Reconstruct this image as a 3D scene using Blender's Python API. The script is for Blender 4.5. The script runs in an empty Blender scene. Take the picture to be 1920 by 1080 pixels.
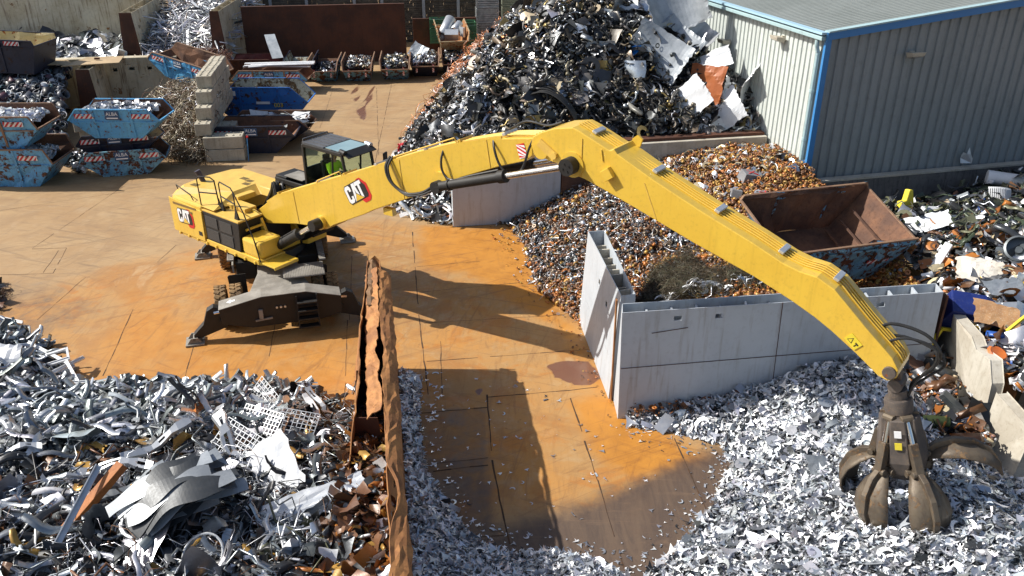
import bpy, bmesh, math, random
import numpy as np
from mathutils import Vector, Matrix, Euler, noise
from math import sin, cos, pi, radians, atan2, hypot, sqrt

C = bpy.context.scene.collection
# ---------------------------------------------------------------- camera
F_PX, PITCH, CAM_H = 1590.0, radians(26.87), 13.0
cam = bpy.data.objects.new('camera', bpy.data.cameras.new('camera'))
C.objects.link(cam)
cam.location = (0, 0, CAM_H)
cam.rotation_euler = (radians(90) - PITCH, 0, 0)
cam.data.sensor_width = 36.0
cam.data.lens = F_PX / 1920 * 36.0
cam.data.clip_end = 600
bpy.context.scene.camera = cam
# ---------------------------------------------------------------- light
SUN_EL = radians(41)
TO_SUN = Vector((-0.993 * cos(SUN_EL), 0.118 * cos(SUN_EL), sin(SUN_EL)))
world = bpy.data.worlds.new('World')
bpy.context.scene.world = world
world.use_nodes = True
_n = world.node_tree.nodes
_sky = _n.new('ShaderNodeTexSky')
_sky.sky_type = 'NISHITA'
_sky.sun_disc = False
_sky.sun_elevation = SUN_EL
_sky.sun_rotation = radians(-83.2)
_sky.air_density = 1.0
_sky.dust_density = 2.0
_n['Background'].inputs['Strength'].default_value = 0.095
world.node_tree.links.new(_sky.outputs[0], _n['Background'].inputs['Color'])
sun = bpy.data.objects.new('sun', bpy.data.lights.new('sun', 'SUN'))
C.objects.link(sun)
sun.data.energy = 5.0
sun.data.angle = radians(0.5)
sun.data.color = (1.0, 0.955, 0.88)
sun.rotation_euler = TO_SUN.to_track_quat('Z', 'Y').to_euler()
sun.location = (-30, 10, 40)
vs = bpy.context.scene.view_settings
vs.view_transform = 'Standard'
vs.look = 'None'
vs.exposure = 0.40
vs.gamma = 1.0
vs.use_curve_mapping = False

# ---------------------------------------------------------------- helpers
def at(px, py, z=0.0):
    """photo pixel (1920 wide) -> point at height z"""
    a = (px - 960) / F_PX; b = (540 - py) / F_PX
    r = (a, cos(PITCH) + b * sin(PITCH), -sin(PITCH) + b * cos(PITCH))
    t = (z - CAM_H) / r[2]
    return Vector((r[0] * t, r[1] * t, z))

class MB:
    def __init__(s): s.v = []; s.f = []; s.m = []
    def add(s, vs, fs, mi=0, M=None):
        o = len(s.v)
        for v in vs:
            v = Vector(v)
            s.v.append(M @ v if M is not None else v)
        for f in fs:
            s.f.append([i + o for i in f]); s.m.append(mi)
        return s
    def box(s, c, d, R=None, mi=0, M=None):
        x, y, z = d[0] / 2, d[1] / 2, d[2] / 2
        vs = [Vector((i * x, j * y, k * z)) for k in (-1, 1) for j in (-1, 1) for i in (-1, 1)]
        if R is not None: vs = [R @ v for v in vs]
        vs = [v + Vector(c) for v in vs]
        return s.add(vs, [(0, 2, 3, 1), (4, 5, 7, 6), (0, 1, 5, 4), (2, 6, 7, 3), (0, 4, 6, 2), (1, 3, 7, 5)], mi, M)
    def bar(s, a, b, w, h=None, mi=0, M=None, up=(0, 0, 1)):
        a = Vector(a); b = Vector(b); h = h or w
        d = (b - a); L = d.length
        if L < 1e-6: return s
        d.normalize(); u = Vector(up)
        if abs(d.dot(u)) > .98: u = Vector((0, 1, 0))
        x = d; y = u.cross(x).normalized(); z = x.cross(y)
        R = Matrix((x, y, z)).transposed()
        return s.box((a + b) / 2, (L, w, h), R, mi, M)
    def prism(s, pts, t0, t1, axis='y', mi=0, M=None, cap=None):
        """polygon pts extruded along axis from t0 to t1. axis y: pts=(x,z); x: pts=(y,z); z: pts=(x,y)"""
        def mk(p, t):
            if axis == 'y': return (p[0], t, p[1])
            if axis == 'x': return (t, p[0], p[1])
            return (p[0], p[1], t)
        n = len(pts)
        vs = [mk(p, t0) for p in pts] + [mk(p, t1) for p in pts]
        fs = [list(range(n)), list(range(2 * n - 1, n - 1, -1))]
        fs += [(i, i + n, (i + 1) % n + n, (i + 1) % n) for i in range(n)]
        return s.add(vs, fs, mi, M)
    def cyl(s, a, b, r, r2=None, n=14, mi=0, M=None, caps=True):
        a = Vector(a); b = Vector(b); r2 = r if r2 is None else r2
        d = (b - a).normalized(); u = Vector((0, 0, 1)) if abs(d.z) < .95 else Vector((1, 0, 0))
        x = u.cross(d).normalized(); y = d.cross(x)
        vs = [a + (x * cos(2 * pi * i / n) + y * sin(2 * pi * i / n)) * r for i in range(n)]
        vs += [b + (x * cos(2 * pi * i / n) + y * sin(2 * pi * i / n)) * r2 for i in range(n)]
        fs = [(i, (i + 1) % n, (i + 1) % n + n, i + n) for i in range(n)]
        if caps: fs += [list(range(n - 1, -1, -1)), list(range(n, 2 * n))]
        return s.add(vs, fs, mi, M)
    def tube(s, pts, r, n=8, mi=0, M=None, smooth=True):
        pts = [Vector(p) for p in pts]
        if smooth and len(pts) > 2:
            out = []
            for i in range(len(pts) - 1):
                p0 = pts[max(i - 1, 0)]; p1 = pts[i]; p2 = pts[i + 1]; p3 = pts[min(i + 2, len(pts) - 1)]
                for k in range(5):
                    t = k / 5
                    out.append(0.5 * ((2 * p1) + (p2 - p0) * t + (2 * p0 - 5 * p1 + 4 * p2 - p3) * t * t + (3 * p1 - p0 - 3 * p2 + p3) * t ** 3))
            out.append(pts[-1]); pts = out
        vs = []; fs = []
        d = (pts[1] - pts[0]).normalized()
        u = Vector((0, 0, 1)) if abs(d.z) < .9 else Vector((1, 0, 0))
        x = u.cross(d).normalized()
        for i, p in enumerate(pts):
            d = (pts[min(i + 1, len(pts) - 1)] - pts[max(i - 1, 0)]).normalized()
            x = (x - d * x.dot(d)).normalized(); y = d.cross(x)
            vs += [p + (x * cos(2 * pi * k / n) + y * sin(2 * pi * k / n)) * r for k in range(n)]
        for i in range(len(pts) - 1):
            for k in range(n):
                fs.append((i * n + k, i * n + (k + 1) % n, (i + 1) * n + (k + 1) % n, (i + 1) * n + k))
        fs.append(list(range(n - 1, -1, -1))); fs.append([len(vs) - n + k for k in range(n)])
        return s.add(vs, fs, mi, M)
    def lathe(s, prof, n=20, mi=0, M=None):
        """prof = (r,z) list, around z"""
        vs = [(r * cos(2 * pi * k / n), r * sin(2 * pi * k / n), z) for r, z in prof for k in range(n)]
        fs = []
        for i in range(len(prof) - 1):
            for k in range(n):
                fs.append((i * n + k, i * n + (k + 1) % n, (i + 1) * n + (k + 1) % n, (i + 1) * n + k))
        fs.append(list(range(n - 1, -1, -1))); fs.append([len(vs) - n + k for k in range(n)])
        return s.add(vs, fs, mi, M)
    def quad(s, a, b, c, d, mi=0, M=None): return s.add([a, b, c, d], [(0, 1, 2, 3)], mi, M)
    def build(s, name, mats, parent=None, smooth=False, bevel=0, sol=0, sub=0):
        me = bpy.data.meshes.new(name)
        me.from_pydata([tuple(v) for v in s.v], [], s.f)
        if not isinstance(mats, (list, tuple)): mats = [mats]
        for m in mats: me.materials.append(m)
        me.polygons.foreach_set('material_index', s.m)
        if smooth:
            me.polygons.foreach_set('use_smooth', [True] * len(me.polygons))
            me.set_sharp_from_angle(angle=radians(35))
        me.update()
        o = bpy.data.objects.new(name, me); C.objects.link(o)
        if parent is not None: o.parent = parent
        if sol:
            md = o.modifiers.new('sol', 'SOLIDIFY'); md.thickness = sol
        if bevel:
            md = o.modifiers.new('bev', 'BEVEL'); md.width = bevel; md.segments = 2; md.limit_method = 'ANGLE'; md.angle_limit = radians(40)
        return o

def tag(o, label=None, cat=None, group=None, kind=None):
    if label: o['label'] = label
    if cat: o['category'] = cat
    if group: o['group'] = group
    if kind: o['kind'] = kind
    return o
def empty(name, loc, rz=0.0, label=None, cat=None, group=None, rot=None):
    o = bpy.data.objects.new(name, None); C.objects.link(o)
    o.empty_display_size = .3
    o.location = loc; o.rotation_euler = rot if rot else (0, 0, rz)
    return tag(o, label, cat, group)
def copy_tree(o, parent=None):
    c = o.copy(); C.objects.link(c)
    if parent is not None: c.parent = parent
    for ch in [k for k in list(C.objects) if k.parent == o]: copy_tree(ch, c)
    return c
def RZ(a): return Matrix.Rotation(a, 4, 'Z')
def T(*a): return Matrix.Translation(Vector(a if len(a) == 3 else a[0]))

# ---------------------------------------------------------------- materials
def srgb(h):
    h = h.lstrip('#'); o = []
    for i in (0, 2, 4):
        c = int(h[i:i + 2], 16) / 255
        o.append(c / 12.92 if c <= .04045 else ((c + .055) / 1.055) ** 2.4)
    return tuple(o)
class NT:
    def __init__(s, name):
        s.mat = bpy.data.materials.new(name); s.mat.use_nodes = True
        s.t = s.mat.node_tree; s.b = s.t.nodes['Principled BSDF']
    def n(s, kind, **kw):
        nd = s.t.nodes.new('ShaderNode' + kind)
        for k, v in kw.items():
            if k.startswith('i_'):
                nd.inputs[k[2:].replace('_', ' ')].default_value = v
            else: setattr(nd, k, v)
        return nd
    def l(s, a, b): s.t.links.new(a, b)
    def coord(s, kind='Object', scale=(1, 1, 1), rnd=True):
        tc = s.n('TexCoord'); mp = s.n('Mapping'); mp.inputs['Scale'].default_value = scale
        s.l(tc.outputs[kind], mp.inputs['Vector'])
        if rnd:
            oi = s.n('ObjectInfo'); mu = s.n('Math', operation='MULTIPLY'); mu.inputs[1].default_value = 57.0
            s.l(oi.outputs['Random'], mu.inputs[0]); s.l(mu.outputs[0], mp.inputs['Location'])
        return mp.outputs[0]
    def noise(s, vec, scale, detail=6, rough=.6, dist=0):
        nd = s.n('TexNoise', i_Scale=scale, i_Detail=detail, i_Roughness=rough, i_Distortion=dist)
        s.l(vec, nd.inputs['Vector']); return nd.outputs['Fac']
    def ramp(s, fac, a, b, ca=0.0, cb=1.0):
        nd = s.n('MapRange'); nd.interpolation_type = 'SMOOTHSTEP'
        nd.inputs[1].default_value = a; nd.inputs[2].default_value = b
        nd.inputs[3].default_value = ca; nd.inputs[4].default_value = cb
        s.l(fac, nd.inputs[0]); return nd.outputs[0]
    def math(s, op, a, b=None):
        nd = s.n('Math', operation=op)
        for i, x in enumerate((a, b)):
            if x is None: continue
            if isinstance(x, (int, float)): nd.inputs[i].default_value = x
            else: s.l(x, nd.inputs[i])
        return nd.outputs[0]
    def mix(s, fac, a, b, mode='MIX'):
        nd = s.n('Mix'); nd.data_type = 'RGBA'; nd.blend_type = mode
        for i, x in ((0, fac), (6, a), (7, b)):
            if isinstance(x, (int, float)): nd.inputs[i].default_value = x
            elif isinstance(x, tuple): nd.inputs[i].default_value = (*x[:3], 1)
            else: s.l(x, nd.inputs[i])
        return nd.outputs[2]
    def bump(s, h, strength=.3, dist=.02):
        nd = s.n('Bump'); nd.inputs['Strength'].default_value = strength; nd.inputs['Distance'].default_value = dist
        s.l(h, nd.inputs['Height']); s.l(nd.outputs[0], s.b.inputs['Normal'])

def pm(name, c, c2=None, ns=2.0, rough=.5, metal=0.0, rust=0.0, rs=3.0, rcol=('#5a2a12', '#a4561f'), streak=0.0, scol='#3a2a1c', bump=.15, bs=25, dirt=0.12, dcol='#4b4238', coat=0.0):
    N = NT(name); c = srgb(c) if isinstance(c, str) else c
    c2 = (srgb(c2) if isinstance(c2, str) else c2) if c2 else tuple(x * .8 for x in c)
    v = N.coord()
    col = N.mix(N.ramp(N.noise(v, ns, 5), .35, .65), c, c2)
    fine = N.noise(v, ns * 9, 6, .7)
    if dirt: col = N.mix(N.math('MULTIPLY', N.ramp(fine, .5, .75), dirt * 3), col, srgb(dcol))
    met = None; ro = N.math('ADD', N.math('MULTIPLY', fine, .25), rough - .12)
    if streak:
        sv = N.coord(scale=(5, 5, .35))
        col = N.mix(N.math('MULTIPLY', N.ramp(N.noise(sv, 1.6, 5, .65), .5, .72), streak), col, srgb(scol))
    if rust:
        rn = N.noise(v, rs, 9, .72, .3)
        m = N.ramp(rn, .62 - rust * .35, .66 - rust * .35)
        rc = N.mix(N.ramp(N.noise(v, rs * 2.7, 6), .35, .65), srgb(rcol[0]), srgb(rcol[1]))
        col = N.mix(m, col, rc)
        ro = N.math('ADD', ro, N.math('MULTIPLY', m, .3))
        if metal: N.l(N.math('MULTIPLY', N.math('SUBTRACT', 1.0, m), metal), N.b.inputs['Metallic'])
    elif metal: N.b.inputs['Metallic'].default_value = metal
    N.l(col, N.b.inputs['Base Color']); N.l(ro, N.b.inputs['Roughness'])
    if coat:
        N.b.inputs['Coat Weight'].default_value = coat; N.b.inputs['Coat Roughness'].default_value = .12
    if bump: N.bump(N.noise(v, bs, 4), bump, .01)
    return N.mat

YEL = pm('yellow_paint', (.72, .47, .055), (.69, .44, .05), 1.2, .36, bump=.05, bs=6, dirt=.09, dcol='#8a6a28', coat=.45, streak=.14, scol='#7d5c1c')
YELD = pm('yellow_paint_dusty', (.70, .46, .09), (.64, .40, .08), 2.5, .45, dirt=.12, dcol='#8a7440', bump=.05)
BLACK = pm('black_machine_paint', (.008, .0075, .0075), (.013, .012, .011), 3, .6, dirt=.05, dcol='#4a4036', bump=.08)
DUST = pm('dusty_steel_deck', (.30, .28, .245), (.20, .185, .16), 2.0, .75, dirt=.2, dcol='#6a5a44', bump=.2)
CHROME = pm('chrome_rod', (.8, .8, .8), (.7, .7, .7), 3, .2, metal=1, dirt=0, bump=0)
RUBBER = pm('hose_rubber', (.012, .012, .012), (.02, .02, .02), 5, .45, dirt=.1, bump=.05)
TYRE = pm('dusty_tyre', (.30, .19, .085), (.16, .10, .05), 2.2, .9, dirt=.2, dcol='#2a2018', bump=.3)
WHITE = pm('white_enamel', (.75, .76, .77), (.68, .69, .70), 2, .4, dirt=.04, bump=.05)
PWHITE = pm('decal_white', (.85, .85, .85), (.8, .8, .8), 3, .45, dirt=.02, bump=0)
PRED = pm('decal_red', (.62, .02, .018), (.55, .02, .018), 3, .45, dirt=.02, bump=0)
PBLK = pm('decal_black', (.012, .012, .012), (.018, .018, .018), 3, .5, dirt=.02, bump=0)
PYEL = pm('decal_yellow', (.75, .60, .04), (.7, .56, .04), 3, .5, dirt=.02, bump=0)
STRW = pm('stripe_white_worn', (.78, .76, .73), (.68, .65, .62), 6, .6, rust=.08, rs=6, dirt=.1, bump=0)
STRR = pm('stripe_red_worn', (.55, .02, .025), (.45, .03, .03), 6, .6, rust=.05, rs=6, dirt=.1, bump=0)
RUSTY = pm('rusty_steel_plate', (.10, .036, .018), (.06, .024, .014), .8, .8, dirt=.15, dcol='#7a4420', bump=.2, streak=.25, scol='#2a1710')
RUSTO = pm('orange_rust_steel', (.44, .20, .065), (.26, .11, .04), 1.8, .8, dirt=.25, dcol='#8a6238', bump=.5, bs=9, streak=.35, scol='#4a2812')
RUSTB = pm('brown_rust_inside', (.20, .095, .05), (.10, .052, .035), 1.2, .85, dirt=.2, dcol='#35201a', bump=.25, streak=.3, scol='#2c1a14')
GREYW = pm('grey_painted_steel', (.49, .53, .57), (.44, .48, .52), .7, .5, dirt=.06, dcol='#6b6258', rust=.0, rs=2.2, streak=.34, scol='#7a6a58', bump=.08)
CREAMS = pm('cream_rusty_panel', (.58, .53, .40), (.46, .39, .26), .6, .7, rust=.05, rs=1.3, rcol=('#5e3b22', '#8c6238'), streak=.75, scol='#5b3d24', bump=.1)
CREAMC = pm('pale_concrete', (.50, .47, .40), (.40, .36, .29), 1.0, .85, dirt=.12, dcol='#6a5a40', streak=.22, scol='#5f5038', bump=.35, bs=18)
BLOCKC = pm('block_concrete', (.47, .43, .34), (.38, .34, .265), 1.6, .9, dirt=.16, dcol='#5a4e38', streak=.35, scol='#4c4434', bump=.4, bs=18)
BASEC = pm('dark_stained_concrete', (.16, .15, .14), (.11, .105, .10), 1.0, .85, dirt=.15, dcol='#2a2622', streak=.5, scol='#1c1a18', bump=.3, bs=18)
PLY = pm('weathered_board', (.50, .37, .21), (.42, .30, .17), 1.2, .75, dirt=.1, dcol='#6a4a28', streak=.1, bump=.1)
BLUETRIM = pm('blue_trim_paint', (.035, .19, .47), (.04, .21, .50), .5, .4, dirt=.05, dcol='#5f86a8', bump=.02)
LBLUE = pm('pale_gutter', (.36, .50, .52), (.33, .46, .48), .7, .5, dirt=.1, bump=.02)
GALV = pm('galvanised_sheet', (.40, .43, .455), (.29, .32, .345), 2.2, .42, metal=.35, dirt=.12, dcol='#4a4c4e', bump=.2, bs=4)
ALU = pm('aluminium_sheet', (.62, .64, .66), (.54, .56, .58), 2.2, .38, metal=.6, dirt=.08, dcol='#5a5c5e', bump=.2, bs=4)
SKBLUE = pm('skip_paint_light_blue', (.10, .35, .64), (.14, .42, .68), 1.2, .5, rust=.24, rs=3.4, rcol=('#38241c', '#6a4630'), dirt=.25, dcol='#4a3a34', streak=.35, scol='#4e3628', bump=.15)
SKCLEAN = pm('skip_paint_cleaner_blue', (.09, .36, .68), (.12, .42, .70), 1.4, .5, rust=.14, rs=3.8, rcol=('#4a2e20', '#7a543a'), dirt=.18, dcol='#4a3a34', streak=.3, scol='#5a4030', bump=.12)
SKWORN = pm('skip_paint_worn_blue', (.12, .32, .50), (.19, .40, .50), 1.8, .6, rust=.38, rs=3.4, rcol=('#301d17', '#6b4029'), dirt=.3, dcol='#3a2c28', streak=.5, scol='#4a3022', bump=.2)
SKDEEP = pm('skip_paint_deep_blue', (.022, .14, .50), (.03, .17, .52), .9, .45, rust=.2, rs=2.2, rcol=('#3a241c', '#5a4034'), dirt=.15, dcol='#5a6a78', streak=.2, bump=.1)
SKNAVY = pm('skip_paint_navy', (.012, .016, .035), (.02, .025, .05), 1.4, .5, rust=.14, rs=2.5, rcol=('#2a1c16', '#4a3022'), dirt=.2, dcol='#4a4440', streak=.2, bump=.1)
SKBEIGE = pm('skip_paint_beige', (.40, .33, .20), (.33, .27, .16), 1.5, .6, rust=.28, rs=3, dirt=.2, streak=.3, bump=.1)
GRINB = pm('skip_inside_grey_green', (.42, .44, .38), (.34, .34, .28), 1.2, .7, rust=.36, rs=2.4, rcol=('#4a3a2c', '#6a563c'), dirt=.2, bump=.15)
GLASS = NT('cab_glass')
GLASS.b.inputs['Base Color'].default_value = (.75, .9, .86, 1)
GLASS.b.inputs['Transmission Weight'].default_value = 1; GLASS.b.inputs['Roughness'].default_value = .02; GLASS.b.inputs['IOR'].default_value = 1.1
GLASS = GLASS.mat
HIVIS = pm('hi_vis_fabric', (.55, .85, .02), (.48, .76, .02), 4, .8, dirt=.03, bump=.1)
SKIN = pm('skin', (.45, .24, .16), (.42, .22, .15), 4, .6, dirt=0, bump=0)
HAIR = pm('dark_hair', (.03, .02, .015), (.02, .015, .01), 8, .7, dirt=0, bump=.1)
CLOTH = pm('dark_trousers', (.02, .025, .04), (.03, .03, .05), 4, .9, dirt=.1, bump=.1)

def scrap_mat(name, rough=.45, bumps=.2, var=.35):
    """colour and metalness come per piece from the mesh attribute 'Col' (alpha = metalness)"""
    N = NT(name)
    at_ = N.n('Attribute'); at_.attribute_name = 'Col'
    v = N.coord(rnd=False)
    n1 = N.noise(v, 9, 5, .7)
    col = N.mix(N.ramp(n1, .45, .8, 0, var), at_.outputs['Color'], srgb('#3a2c22'))
    N.l(col, N.b.inputs['Base Color'])
    N.l(at_.outputs['Alpha'], N.b.inputs['Metallic'])
    N.l(N.math('ADD', N.math('MULTIPLY', n1, .3), rough - .15), N.b.inputs['Roughness'])
    if bumps: N.bump(N.noise(v, 14, 3), bumps, .02)
    return N.mat
SCRAP = scrap_mat('mixed_scrap_metal', .40)
SHINY = scrap_mat('bright_offcut_metal', .40, .12, .08)
# ================================================================ GROUND
rng = np.random.default_rng(7)
def inpoly(X, Y, poly):
    r = np.zeros(X.shape, bool); n = len(poly)
    for i in range(n):
        x1, y1 = poly[i][:2]; x2, y2 = poly[(i + 1) % n][:2]
        c = ((y1 > Y) != (y2 > Y)) & (X < (x2 - x1) * (Y - y1) / ((y2 - y1) if y2 != y1 else 1e-9) + x1)
        r ^= c
    return r
def segdist(X, Y, pts):
    D = np.full(X.shape, 1e9)
    for a, b in zip(pts[:-1], pts[1:]):
        ax, ay = a[0], a[1]; dx, dy = b[0] - ax, b[1] - ay; L = dx * dx + dy * dy + 1e-9
        t = np.clip(((X - ax) * dx + (Y - ay) * dy) / L, 0, 1)
        D = np.minimum(D, np.hypot(X - ax - t * dx, Y - ay - t * dy))
    return D
def wob(X, Y, seed, s=1.0, oct=4):
    g = np.random.default_rng(seed); o = np.zeros_like(X, dtype=float); a = 1.0; tot = 0
    for k in range(oct):
        for _ in range(3):
            th = g.uniform(0, 2 * pi); ph = g.uniform(0, 2 * pi); f = s * (2 ** k) * g.uniform(.7, 1.3)
            o += a * np.sin((X * cos(th) + Y * sin(th)) * f + ph + 1.3 * np.sin((Y * cos(th) - X * sin(th)) * f * .7 + ph * 2)); tot += a * .7
        a *= .55
    return o / tot

def soft(X, Y, pix, edge, seed=3, w=.6):
    poly = [at(*p) for p in pix]
    d = segdist(X, Y, poly + [poly[0]]); s = np.where(inpoly(X, Y, poly), d, -d)
    return np.clip(.5 + (s + w * wob(X, Y, seed, 1.1)) / edge / 2, 0, 1)

def make_ground():
    def axis(lo, hi, step, far0, far1):
        c = list(np.arange(lo, hi + step / 2, step)); s = step; a = lo; b = hi; L = []; R = []
        while a > far0: s *= 1.35; a -= s; L.append(a)
        s = step
        while b < far1: s *= 1.35; b += s; R.append(b)
        return np.array(L[::-1] + c + R)
    xs = axis(-27, 16, .18, -260, 260); ys = axis(9, 46, .18, -60, 420)
    X, Y = np.meshgrid(xs, ys); n = X.size; W = len(xs)
    Z = np.zeros(n)
    me = bpy.data.meshes.new('yard_ground')
    co = np.stack([X.ravel(), Y.ravel(), Z], 1)
    idx = np.arange(n).reshape(X.shape)
    q = np.stack([idx[:-1, :-1], idx[:-1, 1:], idx[1:, 1:], idx[1:, :-1]], -1).reshape(-1, 4)
    me.vertices.add(n); me.vertices.foreach_set('co', co.ravel())
    me.loops.add(q.size); me.loops.foreach_set('vertex_index', q.ravel())
    me.polygons.add(len(q)); me.polygons.foreach_set('loop_start', np.arange(0, q.size, 4)); me.polygons.foreach_set('loop_total', np.full(len(q), 4))
    me.update(calc_edges=True)
    # stain masks: r = orange rust, g = dark bare steel, b = wet
    orange = soft(X, Y, [(-300, 600), (60, 560), (200, 500), (330, 480), (700, 420), (760, 415), (960, 425), (1010, 480), (1120, 620), (1230, 790), (1400, 870), (1220, 930), (1010, 960), (900, 1000), (760, 1100), (300, 1100), (-400, 1100)], 1.4, 3)
    strong = np.maximum(soft(X, Y, [(790, 425), (960, 430), (1030, 540), (1130, 690), (1260, 820), (1350, 880), (1230, 900), (1120, 850), (1080, 760), (1130, 740), (1040, 620), (900, 520), (790, 500)], .7, 11, .4),
                        soft(X, Y, [(180, 560), (260, 500), (330, 560), (560, 640), (690, 600), (690, 780), (200, 780), (150, 700)], 1.1, 12, .5) * .6)
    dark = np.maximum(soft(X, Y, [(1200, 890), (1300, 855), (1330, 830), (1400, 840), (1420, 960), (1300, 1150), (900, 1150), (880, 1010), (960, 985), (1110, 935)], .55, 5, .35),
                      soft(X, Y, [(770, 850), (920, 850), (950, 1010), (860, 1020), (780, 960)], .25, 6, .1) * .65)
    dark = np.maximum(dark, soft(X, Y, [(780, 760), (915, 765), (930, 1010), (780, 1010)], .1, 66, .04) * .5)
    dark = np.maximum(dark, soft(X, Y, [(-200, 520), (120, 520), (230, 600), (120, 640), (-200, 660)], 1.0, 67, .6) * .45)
    wet = np.maximum(soft(X, Y, [(1026, 684), (1060, 676), (1105, 678), (1128, 705), (1110, 722), (1080, 722), (1040, 706)], .10, 8, .06),
          soft(X, Y, [(888, 732), (900, 727), (908, 732), (904, 740), (890, 740)], .06, 8, .02))
    wet2 = np.maximum.reduce([soft(X, Y, [(668, 205), (685, 198), (690, 222), (682, 228), (672, 224)], .2, 9, .15),
         soft(X, Y, [(660, 165), (668, 168), (678, 205), (670, 208)], .12, 9, .12), soft(X, Y, [(694, 165), (700, 165), (698, 190), (684, 208), (678, 204)], .12, 9, .12)]) * .8
    col = np.stack([orange, dark, np.maximum(wet, wet2), strong], -1).reshape(-1, 4)
    a = me.attributes.new('stain', 'FLOAT_COLOR', 'POINT'); a.data.foreach_set('color', col.astype(np.float32).ravel())
    N = NT('yard_surface'); v = N.coord(rnd=False)
    A = N.n('Attribute'); A.attribute_name = 'stain'; S = N.n('SeparateColor'); N.l(A.outputs['Color'], S.inputs[0])
    n1 = N.noise(v, .35, 8, .65, .8); n2 = N.noise(v, 1.6, 9, .7, .4); n3 = N.noise(v, 9, 8, .75)
    vs_ = N.coord(scale=(.9, .16, 1), rnd=False); n4 = N.noise(vs_, 3.0, 7, .7, 1.2)
    vs2 = N.coord(scale=(.14, 1.1, 1), rnd=False); n5 = N.noise(vs2, 3.0, 6, .65, 2.0)
    conc = N.mix(N.ramp(n1, .3, .7), (.40, .265, .13), (.33, .20, .09))
    conc = N.mix(N.ramp(n2, .5, .75, 0, .5), conc, (.42, .31, .19))
    conc = N.mix(N.ramp(n5, .52, .68, 0, .45), conc, (.20, .13, .075))
    og = N.mix(N.ramp(n1, .32, .68), (.46, .22, .052), (.39, .225, .085))
    og = N.mix(N.ramp(n2, .48, .72, 0, .75), og, (.44, .29, .14))
    og = N.mix(N.ramp(n4, .50, .70, 0, .5), og, (.23, .115, .045))
    og = N.mix(N.ramp(N.noise(v, .9, 7, .6, 1.0), .52, .62, 0, .55), og, (.42, .155, .022))
    st = N.mix(N.ramp(n2, .35, .7), (.50, .21, .022), (.42, .17, .022))
    st = N.mix(N.ramp(n4, .55, .72, 0, .5), st, (.21, .09, .02))
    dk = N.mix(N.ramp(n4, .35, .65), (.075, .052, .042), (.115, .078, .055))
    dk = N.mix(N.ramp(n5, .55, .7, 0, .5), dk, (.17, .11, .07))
    vs3 = N.coord(scale=(1.5, .10, 1), rnd=False); n6 = N.noise(vs3, 2.2, 8, .75, 1.5); n7 = N.noise(v, .22, 5, .6, 2.5)
    og = N.mix(N.ramp(n6, .54, .66, 0, .55), og, (.27, .135, .05)); og = N.mix(N.ramp(n7, .5, .6, 0, .6), og, (.33, .16, .05)); og = N.mix(N.ramp(n7, .62, .7, 0, .5), og, (.50, .36, .20))
    conc = N.mix(N.ramp(n6, .56, .68, 0, .4), conc, (.24, .155, .085)); conc = N.mix(N.ramp(n7, .52, .62, 0, .4), conc, (.27, .17, .085))
    for rot, sc_, th_ in ((.5, 1.6, .60), (-.35, 1.1, .61), (1.3, 1.3, .62)):   # tyre scuffs in several directions
        mp = N.n('Mapping'); mp.vector_type = 'TEXTURE'; mp.inputs['Rotation'].default_value = (0, 0, rot); mp.inputs['Scale'].default_value = (6.0, .45, 1); tc = N.n('TexCoord'); N.l(tc.outputs['Object'], mp.inputs['Vector'])
        nn = N.noise(mp.outputs[0], sc_, 7, .75, 1.0); f_ = N.ramp(nn, th_ - .06, th_ + .05, 0, .55)
        conc = N.mix(f_, conc, (.20, .13, .07)); og = N.mix(f_, og, (.24, .12, .045)); st = N.mix(f_, st, (.26, .10, .02))
    pt = N.ramp(N.noise(v, 2.4, 10, .8, .8), .60, .66, 0, .7); og = N.mix(pt, og, (.20, .10, .04)); conc = N.mix(N.ramp(N.noise(v, 1.1, 9, .8, .5), .60, .68, 0, .5), conc, (.19, .12, .065))
    j = N.math('MULTIPLY', N.math('SUBTRACT', n2, .5), .75)
    f_o = N.ramp(N.math('ADD', S.outputs[0], j), .25, .75); f_s = N.ramp(N.math('ADD', A.outputs['Alpha'], j), .3, .8, 0, .9)
    f_d = N.ramp(N.math('ADD', S.outputs[1], j), .22, .85, 0, .95)
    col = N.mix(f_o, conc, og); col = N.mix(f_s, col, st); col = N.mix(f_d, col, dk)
    col = N.mix(N.ramp(n3, .60, .74, 0, .5), col, (.10, .06, .035))
    w = N.ramp(N.math('ADD', S.outputs[2], N.math('MULTIPLY', j, .5)), .35, .6)
    col = N.mix(N.math('MULTIPLY', w, .88), col, (.15, .065, .042))
    N.l(col, N.b.inputs['Base Color'])
    ro = N.math('ADD', N.math('MULTIPLY', n3, .25), .62)
    ro = N.math('SUBTRACT', ro, N.math('MULTIPLY', f_o, N.ramp(n2, .4, .65, 0, .22)))
    ro = N.math('SUBTRACT', ro, N.math('MULTIPLY', f_d, .12))
    ro = N.math('MULTIPLY', ro, N.math('SUBTRACT', 1.0, N.math('MULTIPLY', w, .72)))
    N.l(ro, N.b.inputs['Roughness'])
    N.bump(N.math('MULTIPLY', N.math('SUBTRACT', 1.0, w), N.math('ADD', n3, n2)), .22, .015)
    me.materials.append(N.mat)
    o = bpy.data.objects.new('yard_ground', me); C.objects.link(o); tag(o, kind='structure')
make_ground()

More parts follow.
